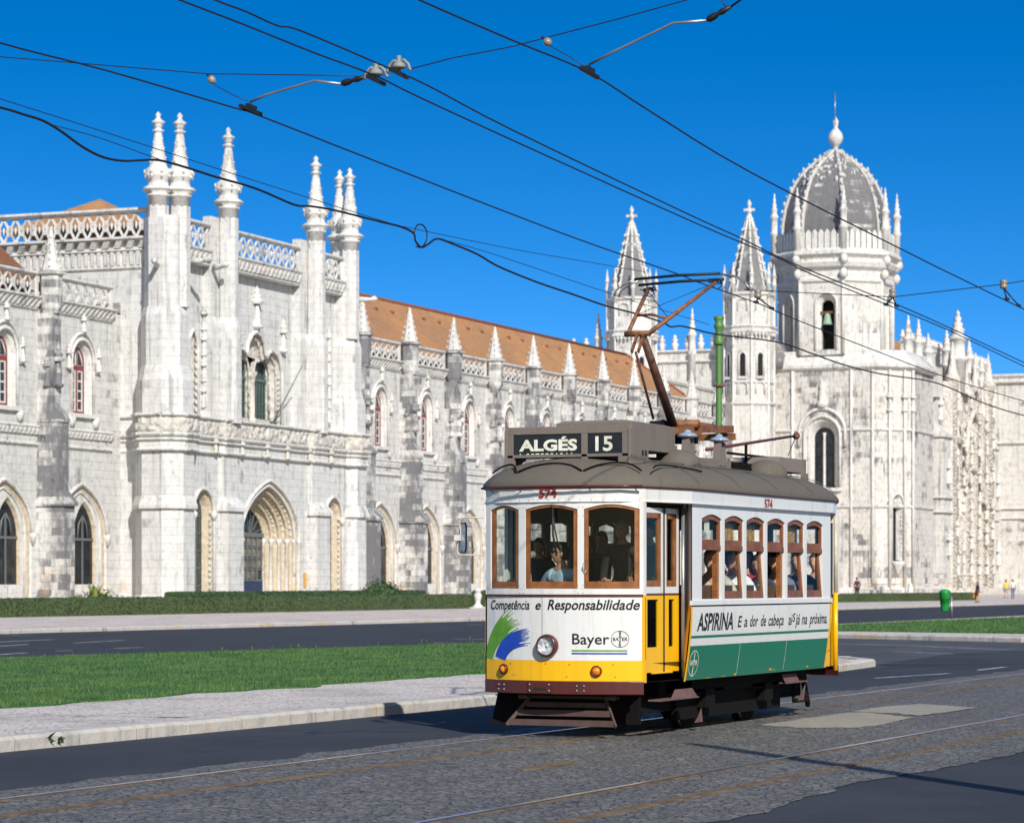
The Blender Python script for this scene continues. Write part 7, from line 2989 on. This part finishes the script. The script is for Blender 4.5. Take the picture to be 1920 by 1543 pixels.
# ---- underframe, wheels, lifeguard
uf = MB()
uf.box(-2.5, 2.5, -.75, .75, .42, .60)
uf.box(-2.30, -1.5, -.75, .75, .45, .59)
uf.box(-1.4, 1.4, -.58, .58, .20, .45)
uf.box(-1.75, 1.75, -.66, -.60, .13, .44)
uf.box(-1.75, 1.75, .60, .66, .13, .44)
uf.box(-.4, .5, -.62, -.5, .16, .55)
uf.box(-2.95, -2.9, -.70, .70, .14, .50)  # dark board added to black out the gap behind the lifeguard
uf.box(-2.9, 2.7, -.60, .60, .24, .50)
uf.taper(-3.2, -3.15, .62, .92, .12, -3.1, -3.0, .55, .88, .5)
uf.box(-3.3, 3.3, -.5, .5, .50, .62)
uf.add([(x, y, .60) for x, y in plan_loop(pw=PW - .04, hw=HW - .12, ext_=-.06)], [tuple(range(22))])
uf.build('underframe', M['under'], tram)
for a in (-1.0, 1.0):
    ax = MB()
    ax.tube([(a, -.52, .34), (a, .52, .34)], .05, 8)
    ax.build('axle', M['under'], tram)
    for s_ in (-1, 1):
        wh = MB()
        wh.lathe((a, s_ * .45, .34), [(.30, -.06), (.34, -.055), (.34, .02), (.37, .03), (.37, .05), (.30, .055), (.1, .03)], 26, True, 0, 2 * PI, 'y')
        wh = wh.build('wheel', M['under'], tram)
        rm = MB()
        rm.lathe((a, s_ * .45, .34), [(.342, -.05), (.342, .015)], 26, True, 0, 2 * PI, 'y')
        rm.build('tyre', M['railsteel'], wh)
        ab = MB()
        ab.box(a - .14, a + .14, s_ * .72 - .06, s_ * .72 + .06, .25, .46)
        ab.box(a - .5, a + .5, s_ * .72 - .03, s_ * .72 + .03, .40, .46)
        ab.build('axle_box', M['under'], tram)
# dusty step boards and brake pieces under the near side
bd_ = MB()
bd_.box(-3.1, -1.95, -1.0, -.86, .395, .412)
bd_.add([(-2.75, -.98, .412), (-1.95, -.98, .412), (-1.98, -.93, .50), (-2.5, -.93, .50)], [(0, 1, 2, 3)])
bd_.build('step_board', M['pinkdust'], tram)
bd_ = MB()
bd_.box(1.15, 1.95, -.95, -.85, .44, .455)
bd_.add([(1.12, -.94, .455), (1.65, -.94, .455), (1.62, -.9, .55), (1.10, -.9, .55)], [(0, 1, 2, 3)])
bd_.build('step_board', M['pinkdust'], tram)
rg = MB()
rg.beam((2.9, -.55, .52), (2.55, -.75, .13), .05, .08)
rg.beam((2.55, -.75, .20), (2.0, -.75, .20), .04, .05)
rg.beam((2.0, -.75, .20), (2.1, -.7, .5), .04, .05)
rg.build('rear_lifeguard', M['under'], tram)
rg = MB()
rg.add([(2.05, -.78, .20), (2.30, -.78, .20), (2.38, -.78, .42), (2.30, -.78, .36)], [(0, 1, 2, 3)])
rg.add([(-1.62, -.82, .10), (-1.35, -.82, .10), (-1.40, -.82, .26), (-1.5, -.82, .17)], [(0, 1, 2, 3)])
rg.build('brake_shoe_dust', M['pinkdust'], tram)
lf_ = MB()
gx = NOSE + .22
for (z, w_, dx, hh) in ((.350, .46, .10, .055), (.265, .53, .04, .065), (.165, .61, -.03, .065)):
    lf_.box(gx + dx - .012, gx + dx + .012, -w_, w_, z - hh / 2, z + hh / 2)
lf0 = lf_.build('lifeguard', M['fender'], tram)
sl = MB()
for s_ in (-1, 1):
    sl.beam((gx + .13, s_ * .44, .42), (gx - .05, s_ * .63, .135), .022, .035)
sl.beam((gx + .15, -.58, .43), (gx + .15, .58, .43), .03, .03)
sl.build('side_irons', M['fender'], lf0)
jn = MB()
for s_ in (-1, 1):
    jn.tube([(gx + .12, s_ * .56, .43), (gx + .12, s_ * .44, .43)], .026, 8)
jn.build('pivots', M['pinkdust'], lf0)

# ------------------------------------------------------------------ people
def skin_mesh(joints, edges, sub=1):
    """grow one smooth surface over a jointed skeleton: joints {name: (pos, radius)}"""
    names = list(joints)
    me = bpy.data.meshes.new('s')
    me.from_pydata([joints[n][0] for n in names], [(names.index(a), names.index(b)) for a, b in edges], [])
    ob = bpy.data.objects.new('s', me)
    COL.objects.link(ob)
    sk = ob.modifiers.new('s', 'SKIN')
    sk.use_smooth_shade = True
    lay = me.skin_vertices[0].data
    for i, n in enumerate(names):
        r = joints[n][1]
        lay[i].radius = r if isinstance(r, tuple) else (r, r)
        lay[i].use_root = i == 0
    sb = ob.modifiers.new('b', 'SUBSURF')
    sb.levels = sb.render_levels = sub
    dg = bpy.context.evaluated_depsgraph_get()
    m2 = bpy.data.meshes.new_from_object(ob.evaluated_get(dg))
    vs = [v.co.copy() for v in m2.vertices]
    fs = [tuple(p.vertices) for p in m2.polygons]
    bpy.data.objects.remove(ob)
    bpy.data.meshes.remove(me)
    bpy.data.meshes.remove(m2)
    return vs, fs


def head_mesh(mb, c, turn, tilt=0.0, s=1.0):
    """a head with brow, nose, lips, chin and ears; looks along +x before turning"""
    R = Matrix.Rotation(turn, 3, 'Z') @ Matrix.Rotation(-tilt, 3, 'Y')
    n, m_ = 20, 16
    vs = []
    for i in range(m_ + 1):
        t_ = PI * i / m_
        z = math.cos(t_)
        for k in range(n):
            a = 2 * PI * k / n
            x, y = math.sin(t_) * math.cos(a), math.sin(t_) * math.sin(a)
            X, Y, Z = x * .098, y * .076, z * .122
            if z < 0:                                   # jaw narrows to the chin
                X *= 1 - .10 * -z
                Y *= 1 - .30 * -z
                if x > 0:
                    X += .012 * -z * x
            if x > .5:
                X -= .010 * math.exp(-((z - .12) / .16) ** 2) * (1 if abs(y) > .18 else .2)     # eye sockets
                if abs(y) < .22:
                    X += .026 * math.exp(-((z + .12) / .17) ** 2) * (1 - abs(y) / .22)             # nose
                    X += .007 * math.exp(-((z + .44) / .08) ** 2)                                # lips
                X += .006 * math.exp(-((z - .30) / .10) ** 2)                                     # brow
            vs.append(Vector(c) + R @ (Vector((X, Y, Z)) * s))
    fs = [(i * n + k, (i + 1) * n + k, (i + 1) * n + (k + 1) % n, i * n + (k + 1) % n) for i in range(m_) for k in range(n)]
    mb.add(vs, fs, True)
    for sg in (-1, 1):
        e = MB()
        e.blob((-.005, sg * .078, -.005), .018, .010, .030, 8, 6)
        mb.add([Vector(c) + R @ (Vector(v) * s) for v in e.v], e.f, True)
    return R


def hand_mesh(mb, w, d, up, s=1.0, curl=.5):
    """palm, four curled fingers of unequal length and a thumb leaving the side"""
    d = Vector(d).normalized()
    up = Vector(up)
    side = d.cross(up).normalized()
    nrm = side.cross(d).normalized()
    w = Vector(w)
    mb.tube([w - d * .01, w + d * .03 * s, w + d * .075 * s, w + d * .085 * s], [.022 * s, .034 * s, .036 * s, .02 * s], 8)
    for k, l_ in enumerate((.062, .075, .070, .055)):
        o = w + d * .078 * s + side * ((k - 1.5) * .018 * s)
        p1 = o + d * l_ * .45 * s - nrm * .010 * curl
        p2 = p1 + (d * (1 - curl * .6) - nrm * curl).normalized() * l_ * .35 * s
        p3 = p2 + (d * (1 - curl) - nrm * curl * 1.4).normalized() * l_ * .28 * s
        mb.tube([o, p1, p2, p3], [.0095 * s, .009 * s, .008 * s, .006 * s], 6)
    o = w + d * .025 * s - side * .030 * s
    p1 = o + (d * .7 - side * .7).normalized() * .035 * s
    mb.tube([o, p1, p1 + (d - nrm * curl * .8).normalized() * .028 * s], [.012 * s, .010 * s, .007 * s], 6)


def person(label, loc, rz, pose='stand', top='c_white', legs='c_dark', skin='skin', hair='hair', hairlen=.0, h=1.72, arms=None, head=(0, 0), lean=(0, 0), sleeves=1.0, shorts=False, glasses=False, extra=None, group=None, knee=.42):
    s = h / 1.72
    root = thing('person', label, 'person', loc, rz, group)
    J = {}
    seated = pose == 'sit'
    pz = .09 if seated else .93
    lx, ly = lean
    P = lambda x, y, z: (Vector((x, y, z)) * s)
    J['pelvis'] = (P(0, 0, pz), (.135 * s, .105 * s))
    J['waist'] = (P(lx * .3, ly * .3, pz + .17), (.125 * s, .095 * s))
    J['chest'] = (P(lx * .7, ly * .7, pz + .38), (.150 * s, .110 * s))
    J['collar'] = (P(lx * .95, ly * .95, pz + .50), (.085 * s, .075 * s))
    J['neck'] = (P(lx + .01, ly, pz + .575), .052 * s)
    J['skull'] = (P(lx + .02, ly, pz + .66), .055 * s)
    E_ = [('pelvis', 'waist'), ('waist', 'chest'), ('chest', 'collar'), ('collar', 'neck'), ('neck', 'skull')]
    hand = {}
    arms = arms or {}
    for sg, nm in ((1, 'l'), (-1, 'r')):
        sh = P(lx * .9, ly * .9 + sg * .185, pz + .465)
        wr = arms.get(nm)
        if wr is None:
            wr = P(lx + (.28 if seated else .06), ly + sg * (.17 if seated else .27), pz + (.06 if seated else -.10))
        else:
            wr = P(*wr)
        L1 = .27 * s
        dd = (wr - sh)
        L = dd.length
        L = min(L, L1 * 1.96)
        wr = sh + dd.normalized() * L
        bend = math.sqrt(max(1e-5, L1 ** 2 - (L / 2) ** 2))
        out = (Vector((-.35, sg * .55, -1)))
        out -= dd.normalized() * out.dot(dd.normalized())
        el = sh + dd * .5 * (L / dd.length) + out.normalized() * bend
        J['sh' + nm] = (sh, .066 * s)
        J['el' + nm] = (el, .046 * s)
        J['wr' + nm] = (wr, .029 * s)
        E_ += [('collar', 'sh' + nm), ('sh' + nm, 'el' + nm), ('el' + nm, 'wr' + nm)]
        hand[nm] = (wr, (wr - el).normalized())
        hp = P(0, sg * .10, pz - .03)
        if seated:
            kn, an, to = P(knee, sg * .13, pz - (.42 - knee) * .9), P(knee - .04, sg * .13, pz - .42 - (.42 - knee) * .5), P(knee + .10, sg * .14, pz - .46 - (.42 - knee) * .5)
        else:
            st_ = arms.get('stride', .0) * sg
            kn, an, to = P(st_ * .5 + .03, sg * .105, .50), P(st_, sg * .10, .09), P(st_ + .16, sg * .11, .04)
        J['hp' + nm] = (hp, .098 * s)
        J['kn' + nm] = (kn, .062 * s)
        J['an' + nm] = (an, .040 * s)
        J['to' + nm] = (to, .036 * s)
        E_ += [('pelvis', 'hp' + nm), ('hp' + nm, 'kn' + nm), ('kn' + nm, 'an' + nm), ('an' + nm, 'to' + nm)]
    vs, fs = skin_mesh(J, E_)
    mb = MB()
    mb.add(vs, fs, True)
    hc = J['skull'][0] + Vector((.015, 0, .055)) * s
    R = head_mesh(mb, hc, head[0], head[1], s)
    for nm in ('l', 'r'):
        hand_mesh(mb, hand[nm][0], hand[nm][1], (0, 0, 1), s)
    body = mb.build('body', M[skin], root, (0, 0, 0), False)
    # shirt
    T = {k: J[k] for k in ('pelvis', 'waist', 'chest', 'collar', 'shl', 'shr')}
    T = {k: (v[0], tuple(r * 1.13 + .008 for r in (v[1] if isinstance(v[1], tuple) else (v[1], v[1])))) for k, v in T.items()}
    TE = [('pelvis', 'waist'), ('waist', 'chest'), ('chest', 'collar'), ('collar', 'shl'), ('collar', 'shr')]
    for nm in ('l', 'r'):
        a, b, c = J['sh' + nm][0], J['el' + nm][0], J['wr' + nm][0]
        if sleeves >= .9:
            T['el' + nm] = (b, .060 * s)
            T['cf' + nm] = (b.lerp(c, .92), .040 * s)
            TE += [('sh' + nm, 'el' + nm), ('el' + nm, 'cf' + nm)]
        else:
            T['sl' + nm] = (a.lerp(b, sleeves), .068 * s)
            TE += [('sh' + nm, 'sl' + nm)]
    tv, tf = skin_mesh(T, TE)
    tb = MB()
    tb.add(tv, tf, True)
    tb.build('shirt', M[top], root, (0, 0, 0), False)
    # trousers or shorts
    Q = {'pelvis': (J['pelvis'][0] + Vector((0, 0, .02)), (.150 * s, .122 * s))}
    QE = []
    for nm in ('l', 'r'):
        Q['hp' + nm] = (J['hp' + nm][0], .115 * s)
        Q['kn' + nm] = (J['kn' + nm][0], .082 * s)
        QE += [('pelvis', 'hp' + nm), ('hp' + nm, 'kn' + nm)]
        if not shorts:
            Q['an' + nm] = (J['an' + nm][0], .062 * s)
            QE += [('kn' + nm, 'an' + nm)]
    qv, qf = skin_mesh(Q, QE)
    qb = MB()
    qb.add(qv, qf, True)
    qb.build('trousers' if not shorts else 'shorts', M[legs], root, (0, 0, 0), False)
    # shoes
    for nm in ('l', 'r'):
        a, t_ = J['an' + nm][0], J['to' + nm][0]
        sb = MB()
        sb.tube([a + Vector((-.06, 0, -.04)) * s, a.lerp(t_, .4) + Vector((0, 0, -.02)) * s, t_ + Vector((.05, 0, -.01)) * s], [.045 * s, .052 * s, .035 * s], 8)
        sb.build('shoe', M['c_dark'], root, (0, 0, 0), False)
    # hair: cap over the back and crown of the skull
    hb = MB()
    n, m_ = 18, 10
    vs = []
    for i in range(m_ + 1):
        t_ = (PI * (.62 + hairlen * .2)) * i / m_
        for k in range(n):
            a = 2 * PI * k / n
            x, y, z = math.sin(t_) * math.cos(a), math.sin(t_) * math.sin(a), math.cos(t_)
            lim = .35
            f = 1.10 + .05 * noise.noise(Vector((x * 5, y * 5, z * 5 + rz)))
            X, Y, Z = x * .098 * f, y * .078 * f, z * .122 * f
            if x > .0 and z < lim + .25 * x:
                k_ = min(1, (lim + .25 * x - z) * 3) * min(1, x * 3)
                X *= 1 - .35 * k_
                Y *= 1 - .2 * k_
                Z = Z * (1 - k_) + (lim * .12) * k_
            if x < 0 and hairlen and z < -.2:
                Z -= hairlen * .12
            vs.append(hc + R @ (Vector((X - .004, Y, Z + .004)) * s))
    hb.add(vs, [(i * n + k, (i + 1) * n + k, (i + 1) * n + (k + 1) % n, i * n + (k + 1) % n) for i in range(m_) for k in range(n)], True)
    hb.build('hair', M[hair], root, (0, 0, 0), False)
    ey = MB()
    for sg in (-1, 1):
        if glasses:
            ey.blob(hc + R @ (Vector((.094, sg * .032, .014)) * s), .014 * s, .026 * s, .018 * s, 8, 6)
        else:
            ey.blob(hc + R @ (Vector((.083, sg * .030, .014)) * s), .008 * s, .013 * s, .007 * s, 8, 6)
    if glasses:
        for sg in (-1, 1):
            ey.tube([hc + R @ (Vector((.09, sg * .05, .018)) * s), hc + R @ (Vector((.0, sg * .082, .015)) * s)], .004, 5)
    ey.build('sunglasses' if glasses else 'eyes', M['black'], root, (0, 0, 0), False)
    if extra:
        extra(root, J, s)
    return root


def vest(root, J, s):
    T = {k: (J[k][0], tuple(r * 1.14 + .012 for r in J[k][1])) for k in ('pelvis', 'waist', 'chest')}
    T['top'] = (J['chest'][0].lerp(J['collar'][0], .4), (.10 * s, .09 * s))
    v, f = skin_mesh(T, [('pelvis', 'waist'), ('waist', 'chest'), ('chest', 'top')])
    m_ = MB()
    m_.add(v, f, True)
    m_.build('waistcoat', M['c_navy'], root, (0, 0, 0), False)


def bag(mat):
    def go(root, J, s):
        m_ = MB()
        w = J['wrr'][0] + Vector((.02, -.02, -.30))
        m_.box(w.x - .17, w.x + .17, w.y - .06, w.y + .06, w.z - .12, w.z + .12)
        m_.tube([w + Vector((-.1, 0, .12)), w + Vector((0, 0, .28)), w + Vector((.1, 0, .12))], .012, 6)
        m_.build('bag', M[mat], root, (0, 0, 0), False, bevel=.02)
    return go


FZ = .80
# the driver on his stool behind the centre window
dx, dy = 27.16, 11.74
st = thing('driver_stool', 'dark round stool under the tram driver', 'stool', (dx + .03, dy, FZ))
MB().tube([(0, 0, .01), (0, 0, .33)], .03, 8).build('leg', M['under'], st)
MB().lathe((0, 0, .33), [(.16, 0), (.17, .03), (.15, .06), (0, .065)], 16).build('seat', M['seat'], st)
person('tram driver in pale blue shirt, navy waistcoat and dark glasses, arms spread over the controls', (dx, dy, FZ + .425), PI - .25, 'sit', 'c_sky', 'c_navy', 'skin', 'hair', .1, h=1.56,
       arms={'l': (.10, .60, .47), 'r': (.20, -.55, .46)}, head=(-.75, .15), lean=(.06, -.02), glasses=True, extra=vest, knee=.17)


def seat_at(px, Y, label, top, zf=1.16, rz=PI, **kw):
    p = at(px, 1090, Y)
    return person(label, (p.x, Y, zf), rz, 'sit', top, kw.pop('legs', 'c_dark'), **kw)


def stand_at(px, Y, label, top, h, rz=PI, **kw):
    p = at(px, 1090, Y)
    return person(label, (p.x, Y, FZ), rz, 'stand', top, kw.pop('legs', 'c_dark'), h=h, **kw)


stand_at(1012, 12.45, 'dark-haired passenger in shadow behind the driver at the left of the tram', 'c_dark', 1.30, skin='skin2')
stand_at(1168, 11.25, 'grey-haired standing passenger in a dark pullover behind the right front window', 'c_dark', 1.47, hair='hairg', skin='skin2')
pp = at(1219, 1090, 11.05)
person('man in the tram doorway resting his chin on one hand', (pp.x, 11.05, FZ), PI - .25, 'stand', 'c_navy', 'c_dark', 'skin', 'hair', .1, h=1.46, arms={'l': (.22, -.02, 1.40), 'r': (.18, -.15, 1.15)}, head=(-.2, 0))
stand_at(1130, 12.0, 'passenger in a dark coat standing in the middle of the tram', 'c_dark', 1.38, skin='skin2')
stand_at(1105, 12.35, 'passenger in a navy jacket in the gloom behind the driver', 'c_navy', 1.34, skin='skin2')
seat_at(1332, 11.0, 'passenger in a beige shirt with grey hair, leaning at the first open side window', 'c_beige', 1.10, rz=PI - .1, hair='hairg', arms={'l': (.16, .20, .20)}, lean=(.02, .03))
seat_at(1352, 11.25, 'reddish-haired passenger in a white shirt, seated behind the beige shirt', 'c_white', 1.12, hair='c_maroon', skin='skin2')
seat_at(1374, 11.0, 'passenger in a white short-sleeved shirt with bare forearm at the second window', 'c_white', 1.10, rz=PI - .1, sleeves=.75, arms={'l': (.16, .20, .14)})
seat_at(1402, 11.20, 'passenger in a red top at the third side window', 'c_red', 1.12, hairlen=.3)
seat_at(1423, 11.05, 'woman with brown hair and a white blouse at the third side window', 'c_white', 1.05, rz=PI - .1, hair='hair', hairlen=.8, head=(.3, -.2))
seat_at(1453, 11.0, 'passenger in a mauve grey pullover leaning on the fourth open window', 'c_mauve', 1.08, rz=PI - .1, arms={'l': (.10, .20, .16)}, lean=(.02, .03))
seat_at(1497, 11.0, 'passenger in a dark blue jacket with white collar at the fifth window', 'c_navy', 1.10)
seat_at(1530, 11.3, 'last seated passenger in a tan coat by the rear side window', 'c_khaki', 1.10)
seat_at(1440, 12.5, 'far-side passenger in an olive jacket, back of the tram', 'c_olive', 1.12)
seat_at(1395, 12.5, 'far-side passenger in a black jacket, middle of the tram', 'c_dark', 1.12)

g = ground_at(1833, 1129, .13)
person('woman in a dark jacket carrying an orange bag on the far pavement', g, PI - .9, 'stand', 'c_dark', 'c_maroon', 'skin', 'hair', .5, h=1.50, arms={'stride': .12, 'r': (.10, -.32, .80)}, shorts=True, extra=bag('c_orange'))
g = ground_at(1886, 1121, .13)
person('walker in a yellow T-shirt and pale shorts before the church steps', g, .4, 'stand', 'c_yellow', 'c_khaki', 'skin', 'hair', .1, h=1.64, arms={'stride': .18}, sleeves=.7, shorts=True)
g = ground_at(1899, 1122, .13)
person('walker in a white shirt and blue jeans beside the yellow T-shirt', g, .4, 'stand', 'c_white', 'c_jean', 'skin', 'hair', .1, h=1.68, arms={'stride': -.18}, sleeves=.7)
g = ground_at(1607, 1123, .13)
person('lone figure in a maroon coat standing behind the hedge under the church', g, .8, 'stand', 'c_maroon', 'c_dark', 'skin2', 'hair', .1, h=1.85)
